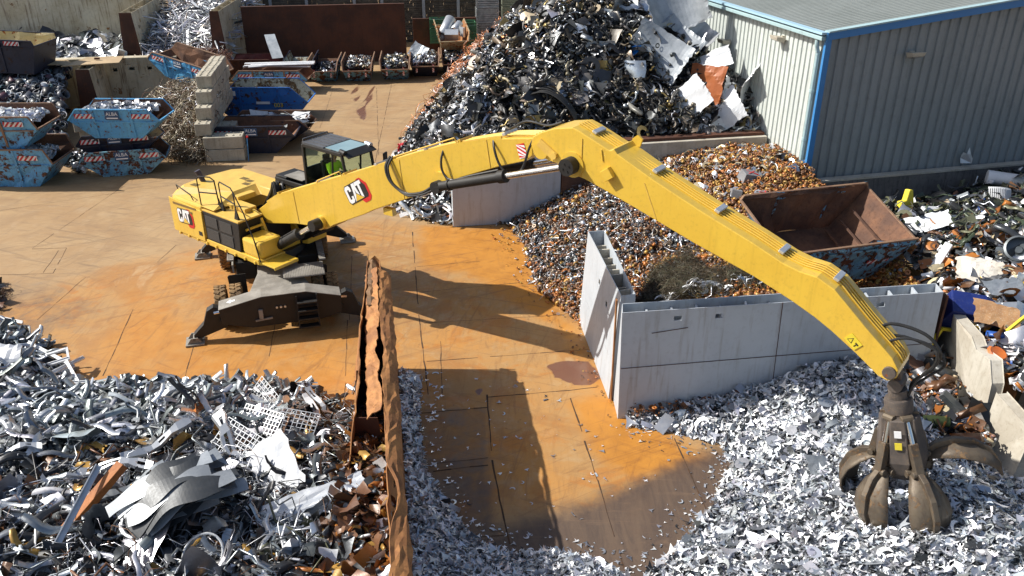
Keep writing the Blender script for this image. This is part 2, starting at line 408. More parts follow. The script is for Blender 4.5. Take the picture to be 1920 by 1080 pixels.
# joints between the steel plates / slabs: real recess-coloured strips lying 4 mm up
SEAM = pm('joint_dirt', (.045, .026, .016), (.09, .045, .02), 3, .9, dirt=.2, bump=.1)
sb = MB(); random.seed(4)
def seam(a, b, w=.035, broken=.07):
    A = at(*a); B = at(*b); L = (B - A).length; n = max(2, int(L / .35)); d = (B - A).normalized(); s = Vector((-d.y, d.x, 0))
    off = [random.uniform(-.012, .012) for _ in range(n + 1)]
    for i in range(n):
        if random.random() < broken: continue
        ww = w * random.uniform(.25, .9) / 2
        p = A + (B - A) * (i / n) + s * off[i]; q = A + (B - A) * ((i + 1) / n) + s * off[i + 1]
        z = Vector((0, 0, .004))
        sb.quad(p - s * ww + z, p + s * ww + z, q + s * ww + z, q - s * ww + z)
for a, b, w in [((250, 580), (193, 705), .035), ((330, 460), (285, 500), .03), ((366, 640), (338, 735), .035), ((518, 600), (490, 735), .035), ((652, 600), (646, 760), .03), ((773, 435), (785, 590), .05), ((785, 590), (803, 740), .05),
                ((826, 640), (829, 738), .03), ((913, 740), (925, 880), .06), ((925, 880), (955, 1020), .05), ((1065, 732), (1120, 900), .05), ((1120, 900), (1175, 1080), .05), ((1264, 822), (1328, 965), .045),
                ((788, 775), (913, 764), .05), ((915, 745), (1068, 732), .05), ((1068, 732), (1120, 726), .03), ((800, 678), (1105, 655), .035), ((795, 606), (1060, 590), .03), ((786, 548), (975, 530), .035), ((782, 500), (900, 490), .02),
                ((812, 870), (915, 858), .04), ((812, 884), (915, 872), .05), ((860, 1010), (952, 1003), .05), ((30, 515), (100, 512), .03), ((100, 512), (125, 465), .03), ((0, 515), (30, 515), .03), ((125, 465), (60, 467), .03),
                ((70, 600), (160, 520), .02), ((110, 470), (75, 520), .02), ((0, 395), (330, 345), .02), ((740, 130), (700, 320), .03), ((625, 165), (600, 240), .02), ((706, 165), (710, 290), .03), ((590, 218), (735, 222), .02), ((0, 600), (60, 640), .02), ((60, 466), (260, 330), .02), ((690, 470), (690, 610), .02), ((660, 480), (655, 600), .025)]:
    seam(a, b, w)
o = sb.build('plate_joints', SEAM); tag(o, kind='structure')
# ================================================================ WALLS
def skin(mb, q, holes=(), mi=0, nx=1, nz=1):
    """bilinear patch q=(base0, base1, top1, top0) with rectangular openings (s0,s1,t0,t1)"""
    S = sorted(set([0, 1] + [h[0] for h in holes] + [h[1] for h in holes] + [i / nx for i in range(1, nx)]))
    Tt = sorted(set([0, 1] + [h[2] for h in holes] + [h[3] for h in holes] + [i / nz for i in range(1, nz)]))
    b0, b1, t1, t0 = [Vector(p) for p in q]
    P = lambda s, t: (b0 * (1 - s) + b1 * s) * (1 - t) + (t0 * (1 - s) + t1 * s) * t
    for i in range(len(S) - 1):
        for j in range(len(Tt) - 1):
            sm, tm = (S[i] + S[i + 1]) / 2, (Tt[j] + Tt[j + 1]) / 2
            if any(h[0] < sm < h[1] and h[2] < tm < h[3] for h in holes): continue
            mb.quad(P(S[i], Tt[j]), P(S[i + 1], Tt[j]), P(S[i + 1], Tt[j + 1]), P(S[i], Tt[j + 1]), mi)
def hollow_wall(name, label, cat, A, B, mat, ribs=8, holesA=(), holesB=(), ribmat=None, group=None, cavity=None, seams=(), ends=(1, 1), inmat=None):
    """A, B: two skins given as (base0, base1, top1, top0), facing each other"""
    A = [Vector(p) for p in A]; B = [Vector(p) for p in B]; c = Vector((A[0].x, A[0].y, 0))
    t = empty(name, c, 0, label, cat, group); M = T(-c)
    A = [p - c for p in A]; B = [p - c for p in B]
    for q, h, nm in ((A, holesA, 'steel_skin'), (B, holesB, 'steel_skin')):
        m = MB(); skin(m, q, h); m.build(nm, [mat if nm else mat], t, sol=.018)
    for k in (0, 1):
        if not ends[k]: continue
        m = MB(); ia, ib = (0, 3) if k == 0 else (1, 2)
        m.quad(A[ia], B[ia], B[ib], A[ib]); m.build('end_plate', mat, t, sol=.016)
    for i in range(1, ribs):
        s = i / ribs; z = random.uniform(.9, .985)
        a0 = A[0].lerp(A[1], s); a1 = A[3].lerp(A[2], s); b0 = B[0].lerp(B[1], s); b1 = B[3].lerp(B[2], s)
        p = a0.lerp(a1, .55); q = b0.lerp(b1, .55); r_ = b0.lerp(b1, z); s_ = a0.lerp(a1, z); e = .03
        m = MB(); m.quad(p.lerp(q, e), q.lerp(p, e), r_.lerp(s_, e), s_.lerp(r_, e)); m.build('rib', ribmat or mat, t, sol=.05)
    m = MB(); z = .35
    m.quad(*[A[0].lerp(A[3], z), A[1].lerp(A[2], z), B[1].lerp(B[2], z), B[0].lerp(B[3], z)]); m.build('cavity_floor', BASEC, t)
    if seams:
        m = MB(); n = (A[1] - A[0]).cross(A[3] - A[0]).normalized()
        if n.y > 0: n = -n
        for (s0, t0, s1, t1) in seams:
            P = lambda s, t_: A[0].lerp(A[1], s).lerp(A[3].lerp(A[2], s), t_)
            m.bar(P(s0, t0) + n * .012, P(s1, t1) + n * .012, .012, .012)
        m.build('weld_seam', RUSTY, t)
    return t
h = 3.12
V = Vector
hollow_wall('steel_bay_wall', 'long grey painted hollow steel wall facing the puddle of shredded offcuts, open ribbed top', 'wall',
    (V((2.77, 18.14, 0)), V((11.12, 19.25, 0)), V((11.02, 19.27, h)), V((2.70, 18.16, h))), (V((2.74, 18.95, 0)), V((11.1, 20.0, 0)), V((11.05, 19.75, h)), V((2.75, 18.62, h))), GREYW, ribs=13,
    holesA=[(.155, .18, .90, .94), (.282, .307, .895, .935), (.79, .815, .90, .94)], seams=[(.0, .49, 1, .52), (.487, 0, .487, 1), (.09, .8, .2, .83)])
hollow_wall('steel_bay_wall', 'white lit hollow steel wall with ladder-like open top left of the rusty ring heap', 'wall',
    (V((2.11, 23.4, 0)), V((2.60, 19.05, 0)), V((2.76, 19.05, h)), V((2.26, 23.2, h))), (V((2.75, 23.45, 0)), V((3.2, 19.1, 0)), V((3.12, 19.15, h)), V((2.74, 23.28, h))), GREYW, ribs=9,
    holesA=[(.44, .48, .74, .79), (.67, .71, .68, .73)], ribmat=CREAMC)
# rust wedge between both walls
m = MB(); m.prism([(0, 0), (.12, 0), (.22, 3.0), (.10, 3.0)], -.02, .02, 'x'); o = m.build('rusty_edge_plate', RUSTO); o.location = (2.66, 18.93, 0)
tag(o, 'tall rusty steel edge plate standing in the gap where two grey bay walls meet', 'steel plate')
# rusty plate at right end of the grey wall
m = MB(); m.add([(11.15, 19.3, 0), (11.15, 19.3, 3.0), (11.8, 21.4, 2.3), (11.8, 21.4, 0)], [(0, 1, 2, 3)]); o = m.build('rusty_steel_plate', RUSTY, sol=.05)
tag(o, 'dark rusty plate closing the right end of the long grey wall', 'steel plate')
# second grey wall under the boom + rust panel + concrete wall, all in one line
d = V((cos(radians(9.6)), sin(radians(9.6)), 0)); nrm = V((-d.y, d.x, 0)); w0 = V((-2.32, 30.97, 0))
def slab(name, label, a, b, h0, h1, th, mat, cat='wall', holes=()):
    a_ = w0 + d * a; b_ = w0 + d * b; c = a_.copy()
    m = MB(); z0 = V((0, 0, h0)); z1 = V((0, 0, h1)); mm = []
    a_ -= c; b_ -= c
    m.add([a_, b_, b_ + nrm * th, a_ + nrm * th, a_ + z0, b_ + z1, b_ + nrm * th + z1, a_ + nrm * th + z0], [(0, 1, 5, 4), (1, 2, 6, 5), (2, 3, 7, 6), (3, 0, 4, 7), (4, 5, 6, 7), (3, 2, 1, 0)])
    o = m.build(name, mat, bevel=.02); o.location = c
    return tag(o, label, cat)
slab('steel_bay_wall', 'plain grey steel wall panel standing under the raised yellow boom', 0, 4.3, 3.0, 3.0, .35, GREYW)
slab('rusty_steel_wall', 'brown rusted wall panel directly right of the plain grey panel under the boom', 4.34, 6.1, 3.0, 3.0, .30, RUSTB)
slab('concrete_wall', 'pale concrete retaining wall with rusty top edge between the big scrap heap and the ring heap', 6.14, 12.75, 3.0, 3.05, .38, CREAMC)
m = MB(); m.bar(w0 + d * 6.1 + V((0, 0, 3.06)) + nrm * .4, w0 + d * 12.7 + V((0, 0, 3.1)) + nrm * .4, .4, .12); o = m.build('rusty_beam', RUSTY)
tag(o, 'long dark rusty beam lying behind the top edge of the concrete retaining wall', 'beam')
# rusty sloping kick plate along the shed
m = MB(); a_ = V((10.42, 33.0, 0)); b_ = V((11.0, 29.3, 0))
m.add([a_, b_, b_ + V((0, 0, 1.95)), a_ + V((0, 0, 2.1)), a_ + V((.12, 0, 0)), b_ + V((.12, 0, 0)), b_ + V((.12, 0, 1.95)), a_ + V((.12, 0, 2.1))], [(0, 1, 2, 3), (7, 6, 5, 4), (3, 2, 6, 7), (0, 3, 7, 4), (1, 5, 6, 2)])
o = m.build('rusty_kick_plate', RUSTO); tag(o, 'rusty brown steel plate against the foot of the pale corrugated shed wall', 'steel plate')
# concrete ledge before the gable
gd = V((cos(radians(13.2)), sin(radians(13.2)), 0)); gn = V((gd.y, -gd.x, 0))
gc = V((11.1, 30.45, 0))
m = MB(); a_ = gd * .3; b_ = gd * 16
m.add([a_ + gn * .62, b_ + gn * .62, b_ + gn * .12, a_ + gn * .12] + [p + V((0, 0, 2.15)) for p in (a_ + gn * .40, b_ + gn * .40, b_ + gn * .12, a_ + gn * .12)], [(0, 1, 5, 4), (1, 2, 6, 5), (2, 3, 7, 6), (3, 0, 4, 7), (4, 5, 6, 7)])
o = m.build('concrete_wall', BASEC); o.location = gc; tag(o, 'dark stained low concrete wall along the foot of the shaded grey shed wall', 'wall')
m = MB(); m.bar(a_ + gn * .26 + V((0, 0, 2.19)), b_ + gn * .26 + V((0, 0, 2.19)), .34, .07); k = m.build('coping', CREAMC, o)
m = MB(); m.prism([(0, 0), (1.1, 0), (.75, 1.75), (.25, 2.0), (.0, 1.6)], -.3, .3, 'y'); o = m.build('concrete_block', CREAMC, bevel=.04); o.location = (11.35, 29.45, 0); o.rotation_euler = (0, 0, radians(13))
tag(o, 'pale broken concrete stub beside the blue corner trim of the shed', 'concrete block')

# right-hand leaning concrete panels
def slab4(name, label, cat, q, th, mat, bevel=.02, nrm_=None):
    q = [V(p) for p in q]; c = V((q[0].x, q[0].y, 0)); q = [p - c for p in q]
    n = nrm_ or (q[1] - q[0]).cross(q[-1] - q[0]).normalized()
    m = MB(); k = len(q); m.add(q + [p + n * th for p in q], [list(range(k)), list(range(2 * k - 1, k - 1, -1))] + [(i, (i + 1) % k, (i + 1) % k + k, i + k) for i in range(k)])
    o = m.build(name, mat, bevel=bevel); o.location = c; return tag(o, label, cat)
slab4('concrete_wall', 'tall cream leaning concrete wall between the grapple and the mixed scrap on the right', 'wall',
      [(11.75, 20.6, 0), (11.3, 16.6, 0), (11.36, 16.9, 1.9), (11.42, 17.3, 2.3), (11.40, 17.9, 2.22), (11.45, 18.3, 2.36), (11.48, 19.2, 2.40), (11.8, 20.7, 2.35)], .28, CREAMC, nrm_=V((1, -.1, .1)).normalized())
slab4('concrete_wall', 'cream concrete wall half hidden behind the leaning rusty sheet at the right', 'wall',
      [(11.25, 16.55, 0), (11.3, 15.2, 0), (11.65, 15.5, 1.5), (11.42, 16.7, 1.75)], .25, CREAMC, nrm_=V((1, 0, .1)).normalized())
slab4('rusty_sheet', 'orange-brown rusty steel sheet leaning between two cream concrete panels at the right edge', 'steel sheet',
      [at(1833, 815, .35), at(1858, 850, .3), at(1885, 795, .9), at(1906, 737, 1.5), at(1902, 712, 1.7), at(1882, 693, 1.8), at(1866, 712, 1.6)], .04, RUSTO, .005)
slab4('concrete_wall', 'pale concrete wall cut by the right edge of the photo below the rusty sheet', 'wall',
      [at(1864, 850, .25), at(1955, 905, .2), at(1990, 700, 1.6), at(1921, 728, 1.5)], .25, CREAMC, nrm_=V((1, 0, .1)).normalized())

# ================================================================ SHED
def shed():
    ld = V((-.268, .963, 0)); ln = V((-.963, -.268, 0))
    t = empty('corrugated_shed', gc, 0, 'large grey corrugated metal shed with blue corner and roof trims', 'building')
    ZE = 7.5; LL = 40; GL = 24; sl = .115
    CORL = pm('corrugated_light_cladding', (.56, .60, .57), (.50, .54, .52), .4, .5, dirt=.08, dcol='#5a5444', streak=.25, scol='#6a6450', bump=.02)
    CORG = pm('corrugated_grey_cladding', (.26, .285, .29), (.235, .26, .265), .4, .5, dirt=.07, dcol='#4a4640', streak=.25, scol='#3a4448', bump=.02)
    ROOF = pm('corrugated_roof_sheet', (.38, .40, .37), (.33, .35, .32), .3, .55, dirt=.06, streak=.05, bump=.02)
    # profiled cladding: trapezoid ribs
    def clad(o, dr, n, L, z0, ztop, pitch, dep, mat, name):
        m = MB(); x = 0.05; vs = []
        while x < L:
            for (dx, dd) in ((0, 0), (pitch * .62, 0), (pitch * .70, -dep), (pitch * .92, -dep)):
                xx = x + dx
                vs.append(((xx), dd))
            x += pitch
        V2 = []
        for (xx, dd) in vs: V2 += [o + dr * xx + n * dd + V((0, 0, z0)), o + dr * xx + n * dd + V((0, 0, ztop(xx)))]
        m.add(V2, [(2 * i, 2 * i + 2, 2 * i + 3, 2 * i + 1) for i in range(len(vs) - 1)])
        return m.build(name, mat, t)
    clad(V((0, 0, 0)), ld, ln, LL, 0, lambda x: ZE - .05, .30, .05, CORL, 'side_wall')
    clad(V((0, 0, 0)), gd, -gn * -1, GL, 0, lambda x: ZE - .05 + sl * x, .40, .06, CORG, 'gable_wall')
    # roof: rises with gd away from the eave, ribs run with the slope
    m = MB(); y = -.15; R = V((gd.x, gd.y, sl)); up = V((0, 0, 1)); vs = []
    o = V((0, 0, ZE)) + ln * .18
    while y < LL:
        for dy, dz in ((0, 0), (.10, .0), (.13, .045), (.17, .045), (.20, 0)):
            p = o + ld * (y + dy) + up * (dz + .02)
            vs += [p, p + R * 24]
        y += .22
    m.add(vs, [(2 * i, 2 * i + 1, 2 * i + 3, 2 * i + 2) for i in range(len(vs) // 2 - 1)]); m.build('roof', ROOF, t)
    # trims
    m = MB(); m.bar(V((0, 0, 0)) + (ln + gn) * .03, V((0, 0, ZE)) + (ln + gn) * .03, .20, .20); m.build('corner_trim', BLUETRIM, t, bevel=.01)
    m = MB(); a = V((0, 0, ZE - .04)) + gn * .12 - gd * .15; m.bar(a, a + R * 24, .10, .26); m.build('gable_trim', BLUETRIM, t)
    m = MB(); a = V((0, 0, ZE + .12)) + gn * .08 - gd * .15; m.bar(a, a + R * 24, .28, .05); m.build('verge_capping', LBLUE, t)
    m = MB(); a = V((0, 0, ZE + .06)) + ln * .24 + gn * .1; m.bar(a, a + ld * LL, .26, .08); m.build('eaves_flashing', pm('pale_blue_flashing', (.38, .56, .66), (.34, .52, .62), .5, .4, dirt=.04, bump=0), t)
    m = MB(); a = V((0, 0, ZE - .12)) + ln * .22 + gn * .05
    m.bar(a, a + ld * LL, .20, .14); m.build('gutter', LBLUE, t, bevel=.02)
    m = MB(); p0 = ln * .2 + ld * .35
    m.tube([p0 + V((0, 0, ZE - .2)), p0 + V((0, 0, ZE - .4)), p0 - ln * .08 + V((0, 0, ZE - .65)), p0 - ln * .1 + V((0, 0, ZE - .9)), p0 - ln * .1 + V((0, 0, 4)), p0 - ln * .1 + V((0, 0, 1.6))], .075, 10)
    for z in (5.4, 3.6, 2.4): m.cyl(p0 - ln * .1 + V((0, 0, z)), p0 - ln * .1 + V((0, 0, z + .1)), .095)
    m.build('downpipe', LBLUE, t, smooth=True)
    return ld, ln
ld, ln = shed()
LAMPC = pm('lamp_housing_cream', (.52, .47, .38), (.46, .42, .34), 2, .5, dirt=.2, bump=.03)
LENS = pm('lamp_lens', (.35, .36, .34), (.3, .3, .3), 3, .15, dirt=.1, bump=0)
def floodlight(pos, n, label):
    t = empty('floodlight', pos, 0, label, 'wall lamp', 'floodlights fixed to the shed')
    s = V((-n.y, n.x, 0))
    m = MB(); c = n * .28
    m.add([c + s * a * .28 + n * b * .20 + V((0, 0, .09 + b * .03)) for a in (-1, 1) for b in (-1, 1)] + [c + s * a * .23 + n * b * .16 + V((0, 0, -.08 + b * .05)) for a in (-1, 1) for b in (-1, 1)],
          [(0, 1, 3, 2), (4, 6, 7, 5), (0, 4, 5, 1), (2, 3, 7, 6), (0, 2, 6, 4), (1, 5, 7, 3)]); m.build('housing', LAMPC, t, bevel=.015)
    m = MB(); m.add([c + s * a * .20 + n * b * .13 + V((0, 0, -.095 + b * .05)) for a in (-1, 1) for b in (-1, 1)], [(0, 1, 3, 2)]); m.build('lens', LENS, t, sol=.01)
    m = MB(); m.bar(n * .0, n * .14, .12, .06); m.box((n * .02), (.16, .16, .2)); m.build('bracket', LAMPC, t)
def on_wall(px, py, o, dr):
    a = (px - 960) / F_PX; b = (540 - py) / F_PX
    r = V((a, cos(PITCH) + b * sin(PITCH), -sin(PITCH) + b * cos(PITCH))); n = V((dr.y, -dr.x, 0))
    t = (o.x * n.x + o.y * n.y) / (r.x * n.x + r.y * n.y)
    return V((r.x * t, r.y * t, CAM_H + r.z * t))
floodlight(on_wall(1708, 100, gc, gd), gn, 'cream floodlight fixed high on the shaded grey gable wall')
floodlight(on_wall(1470, 72, gc, ld), ln, 'cream floodlight on the pale sunlit side wall nearest the blue corner')
floodlight(on_wall(1368, 78, gc, ld), ln, 'cream floodlight on the pale sunlit side wall just above the crumpled sheets')
floodlight(on_wall(1278, -2, gc, ld), ln, 'cream floodlight at the top edge of the photo on the pale side wall')
# ================================================================ SCRAP LIBRARY
R_ = np.random.default_rng(11)
def tpl(mb): return (np.array([tuple(v) for v in mb.v], dtype=np.float32), [list(f) for f in mb.f])
def bendx(t, k):
    v, f = t; v = v.copy(); v[:, 2] += k * v[:, 0] ** 2 - k * .08; return (v, f)
def t_shard(seed):
    g = random.Random(seed); n = g.choice([3, 3, 4]); pts = []
    base = [g.uniform(0, 2 * pi)]; 
    for i in range(n): 
        a = base[0] + i * 2 * pi / n + g.uniform(-.4, .4); b = base[0] + (i + .5) * 2 * pi / n
        r = g.uniform(.4, .75); rr = g.uniform(.10, .24)
        pts += [(r * cos(a), r * sin(a)), (rr * cos(b) * 1.1, rr * sin(b) * 1.1)]
    k = g.uniform(-.8, .8)
    vs = [(0, 0, 0)] + [(x, y, k * x * x + g.uniform(-.04, .04)) for x, y in pts]
    return (np.array(vs, dtype=np.float32), [[0, i + 1, (i + 1) % len(pts) + 1] for i in range(len(pts))])
def t_cres(seed):
    g = random.Random(seed); a0 = g.uniform(.8, 2.0); w = g.uniform(.06, .16); vs = []; n = 6
    for i in range(n + 1):
        a = -a0 + 2 * a0 * i / n; ww = w * (1 - abs(i / n * 2 - 1) ** 2 * .9)
        for r in (.5 - ww, .5 + ww): vs.append((r * cos(a) - .3, r * sin(a), .25 * (i / n - .5) ** 2))
    return (np.array(vs, dtype=np.float32), [[2 * i, 2 * i + 1, 2 * i + 3, 2 * i + 2] for i in range(n)])
def t_disc(n=9, r=.3): return (np.array([(r * cos(2 * pi * i / n), r * sin(2 * pi * i / n), 0) for i in range(n)], dtype=np.float32), [list(range(n))])
def t_washer(n=9, r=.42, ri=.22, h=.0):
    vs = [(q * cos(2 * pi * i / n), q * sin(2 * pi * i / n), 0) for q in (r, ri) for i in range(n)]
    return (np.array(vs, dtype=np.float32), [[i, (i + 1) % n, (i + 1) % n + n, i + n] for i in range(n)])
def t_rect(w, seed=0):
    g = random.Random(seed); k = g.uniform(-.5, .5); vs = []
    for i in range(4):
        x = -.5 + i / 3
        for y in (-w / 2, w / 2): vs.append((x, y, k * x * x + g.uniform(-.03, .03)))
    return (np.array(vs, dtype=np.float32), [[2 * i, 2 * i + 2, 2 * i + 3, 2 * i + 1] for i in range(3)])
def t_chan(seed, L=1, w=.16, n=7, flange=.08):
    """pressed channel section, kinked along its length, with lightening holes"""
    g = random.Random(seed); vs = []; fs = []
    yy = 0; zz = 0; ph = g.uniform(0, 6); am = g.uniform(.02, .12); bz = g.uniform(-.25, .25)
    for i in range(n + 1):
        x = -.5 * L + L * i / n; ww = w * g.uniform(.6, 1.15) / 2
        yy = am * sin(x * 5 + ph); zz = bz * x * x + .04 * sin(x * 9 + ph)
        vs += [(x, yy - ww - .02, zz - flange), (x, yy - ww, zz), (x, yy - ww * .35, zz), (x, yy + ww * .35, zz), (x, yy + ww, zz), (x, yy + ww + .02, zz - flange)]
    for i in range(n):
        for k in range(5):
            if k == 2 and g.random() < .35: continue
            fs.append([6 * i + k, 6 * i + 6 + k, 6 * i + 7 + k, 6 * i + 1 + k])
    return (np.array(vs, dtype=np.float32), fs)
def t_fold(seed, n=5, amp=.18):
    """crumpled / folded sheet"""
    g = random.Random(seed); vs = []
    d = [(g.uniform(0, 2 * pi), g.uniform(-.5, .5), g.uniform(-1, 1) * amp * 3) for _ in range(3)]
    for i in range(n):
        for j in range(n):
            x, y = i / (n - 1) - .5, (j / (n - 1) - .5) * .8; z = g.uniform(-.03, .03)
            for a, o, k in d: z += abs(x * cos(a) + y * sin(a) - o) * k
            vs.append((x * (1 + g.uniform(-.08, .08)), y * (1 + g.uniform(-.08, .08)), z))
    v = np.array(vs, dtype=np.float32); v[:, 2] -= v[:, 2].mean()
    return (v, [[i * n + j, (i + 1) * n + j, (i + 1) * n + j + 1, i * n + j + 1] for i in range(n - 1) for j in range(n - 1)])
def t_rod(seed, r=.02, n=4, seg=3, curve=.1, L=1):
    g = random.Random(seed); m = MB()
    pts = [(-L / 2 + L * i / seg, g.uniform(-curve, curve), g.uniform(-curve, curve)) for i in range(seg + 1)]
    m.tube(pts, r, n, smooth=False); return tpl(m)
def t_pipe(r=.4, h=.5, n=10, th=.06, r2=None):
    m = MB(); r2 = r2 or r
    m.lathe([(r - th, -h / 2), (r, -h / 2), (r2, h / 2), (r2 - th, h / 2)], n); v, f = tpl(m)
    f = f[:-2] + [[3 * n + k, 3 * n + (k + 1) % n, (k + 1) % n, k] for k in range(n)]
    return (v, f)
def t_torus(R=.36, r=.12, n=9, k=5):
    vs = [((R + r * cos(b)) * cos(a), (R + r * cos(b)) * sin(a), r * 1.3 * sin(b)) for a in [2 * pi * i / n for i in range(n)] for b in [2 * pi * j / k for j in range(k)]]
    return (np.array(vs, dtype=np.float32), [[i * k + j, ((i + 1) % n) * k + j, ((i + 1) % n) * k + (j + 1) % k, i * k + (j + 1) % k] for i in range(n) for j in range(k)])
def t_wire(seed, r=.012, n=3, seg=7, R=.5, loops=1.0):
    g = random.Random(seed); m = MB(); a = g.uniform(0, 6); pts = []; e = g.uniform(.5, 1)
    for i in range(seg + 1):
        t = a + loops * 2 * pi * i / seg; rr = R * g.uniform(.75, 1.15)
        pts.append((rr * cos(t), rr * sin(t) * e, g.uniform(-.15, .15)))
    m.tube(pts, r, n, smooth=False); return tpl(m)
def t_box(seed, d=(1, .5, .3)):
    g = random.Random(seed); m = MB(); m.box((0, 0, 0), d); v, f = tpl(m)
    v += np.array([[g.uniform(-.06, .06) for _ in range(3)] for _ in v], dtype=np.float32); return (v, f)
def t_arm(seed):
    """cast suspension-arm like lump: bent thick bar with a ring at each end"""
    g = random.Random(seed); m = MB(); b = g.uniform(.08, .3)
    pts = [(-.4, 0, 0), (-.15, b, .05), (.15, b * .9, .08), (.4, 0, 0)]
    m.tube(pts, g.uniform(.04, .07), 5, smooth=False)
    for x in (-.44, .44): m.cyl((x, 0, -.07), (x, 0, .07), .1, n=7)
    return tpl(m)
def t_grate(nx=9, ny=6, w=.014):
    m = MB()
    for i in range(nx + 1): m.box((-.5 + i / nx, 0, 0), (w, .66, w))
    for j in range(ny + 1): m.box((0, -.33 + .66 * j / ny, 0), (1, w, w))
    return tpl(m)
def t_frame(L=1, W=.5, w=.05):
    m = MB()
    for y in (-W / 2, W / 2): m.box((0, y, 0), (L, w, w))
    for x in (-L / 2, L / 2): m.box((x, 0, 0), (w, W, w))
    return tpl(m)

def merge(name, parts, mat, smooth=False):
    """parts: list of (verts (N,nv,3), faces, cols (N,4))"""
    VV = []; LI = []; LS = []; LT = []; CC = []; off = 0; lo = 0
    for v, f, c in parts:
        N, nv = v.shape[:2]
        if N == 0: continue
        VV.append(v.reshape(-1, 3)); CC.append(np.repeat(c, nv, axis=0))
        tot = np.array([len(x) for x in f]); flat = np.concatenate([np.array(x) for x in f])
        li = (flat[None, :] + (np.arange(N) * nv)[:, None] + off).ravel(); st = np.concatenate([[0], np.cumsum(tot)[:-1]])
        ls = (st[None, :] + (np.arange(N) * len(flat))[:, None] + lo).ravel()
        LI.append(li); LS.append(ls); LT.append(np.tile(tot, N)); off += N * nv; lo += N * len(flat)
    VV = np.concatenate(VV); LI = np.concatenate(LI); LS = np.concatenate(LS); LT = np.concatenate(LT); CC = np.concatenate(CC)
    me = bpy.data.meshes.new(name)
    me.vertices.add(len(VV)); me.vertices.foreach_set('co', VV.astype(np.float32).ravel())
    me.loops.add(len(LI)); me.loops.foreach_set('vertex_index', LI.astype(np.int32))
    me.polygons.add(len(LS)); me.polygons.foreach_set('loop_start', LS.astype(np.int32)); me.polygons.foreach_set('loop_total', LT.astype(np.int32))
    me.update(calc_edges=True)
    a = me.attributes.new('Col', 'FLOAT_COLOR', 'POINT'); a.data.foreach_set('color', CC.astype(np.float32).ravel())
    me.materials.append(mat)
    if smooth: me.polygons.foreach_set('use_smooth', [True] * len(me.polygons))
    o = bpy.data.objects.new(name, me); C.objects.link(o); return o

def rotmats(n, nrm, tilt, yaw=None):
    """random orientations about the surface normal with gaussian tilt (rad)"""
    N = n
    yaw = R_.uniform(0, 2 * pi, N) if yaw is None else yaw
    z = nrm + R_.normal(0, 1, (N, 3)) * np.asarray(tilt).reshape(-1, 1) * np.array([1, 1, .6]); z /= np.linalg.norm(z, axis=1, keepdims=True)
    r = np.stack([np.cos(yaw), np.sin(yaw), np.zeros(N)], 1)
    x = r - z * (r * z).sum(1, keepdims=True); x /= np.linalg.norm(x, axis=1, keepdims=True) + 1e-9
    y = np.cross(z, x)
    return np.stack([x, y, z], 2)
def pick_cols(n, pal):
    """pal: list (rgb, metal, weight)"""
    w = np.array([p[2] for p in pal], float); w /= w.sum(); k = R_.choice(len(pal), n, p=w)
    c = np.array([(*p[0], p[1]) for p in pal])[k]
    c[:, :3] *= R_.uniform(.65, 1.2, (n, 1)); c[:, :3] *= 1 + R_.normal(0, .02, (n, 3)); c[:, :3] = np.clip(c[:, :3], .004, .9)
    return c
class Heap:
    """height field over a polygon: the lowest of several flanks, each (polyline, base, slope, cap) rising away from its polyline"""
    def __init__(s, poly, open_=None, slope=.8, cap=2.0, seed=1, rough=.12, blobs=(), base=0.0, cons=None):
        s.poly = [tuple(p[:2]) for p in poly]
        s.cons = cons or [(open_ if open_ is not None else s.poly + [s.poly[0]], 0.0, slope, cap)]
        s.cons = [([tuple(p[:2]) for p in c[0]], *c[1:]) for c in s.cons]
        s.seed, s.rough, s.blobs, s.base = seed, rough, blobs, base
    def h(s, X, Y):
        z = None
        for pts, b, sl, cap in s.cons:
            d = segdist(X, Y, pts); q = b + cap * (1 - np.exp(-sl * d / cap)); z = q if z is None else np.minimum(z, q)
        for bx, by, br, bh in s.blobs: z = z + bh * np.exp(-((X - bx) ** 2 + (Y - by) ** 2) / br ** 2)
        return s.base + z * (1 + s.rough * wob(X, Y, s.seed, 1.3, 4))
    def sample(s, n, bias=None):
        P = np.array(s.poly); lo, hi = P.min(0), P.max(0); out = []
        k = 0
        while k < n:
            q = R_.uniform(lo, hi, (n * 2, 2)); q = q[inpoly(q[:, 0], q[:, 1], s.poly)]
            if bias is not None: q = q[R_.uniform(0, 1, len(q)) < bias(q[:, 0], q[:, 1])]
            out.append(q); k += len(q)
            if len(q) == 0: break
        q = np.concatenate(out)[:n]; z = s.h(q[:, 0], q[:, 1]); e = .12
        gx = (s.h(q[:, 0] + e, q[:, 1]) - z) / e; gy = (s.h(q[:, 0], q[:, 1] + e) - z) / e
        nr = np.stack([-gx, -gy, np.ones(len(q))], 1); nr /= np.linalg.norm(nr, axis=1, keepdims=True)
        return np.stack([q[:, 0], q[:, 1], z], 1), nr
    def core(s, step=.3, sink=.12, col=(.06, .05, .045)):  # dark mound below the pieces, its colour paints shade into the gaps
        P = np.array(s.poly); lo, hi = P.min(0) - step, P.max(0) + step
        xs = np.arange(lo[0], hi[0], step); ys = np.arange(lo[1], hi[1], step); X, Y = np.meshgrid(xs, ys)
        Z = s.h(X, Y) - sink; ins = inpoly(X, Y, s.poly)
        idx = np.arange(X.size).reshape(X.shape); q = np.stack([idx[:-1, :-1], idx[:-1, 1:], idx[1:, 1:], idx[1:, :-1]], -1).reshape(-1, 4)
        I = ins.ravel(); q = q[I[q].all(1)]
        v = np.stack([X.ravel(), Y.ravel(), Z.ravel()], 1)
        return (v[None], [list(map(int, f)) for f in q], np.array([[*col, 0.]]))
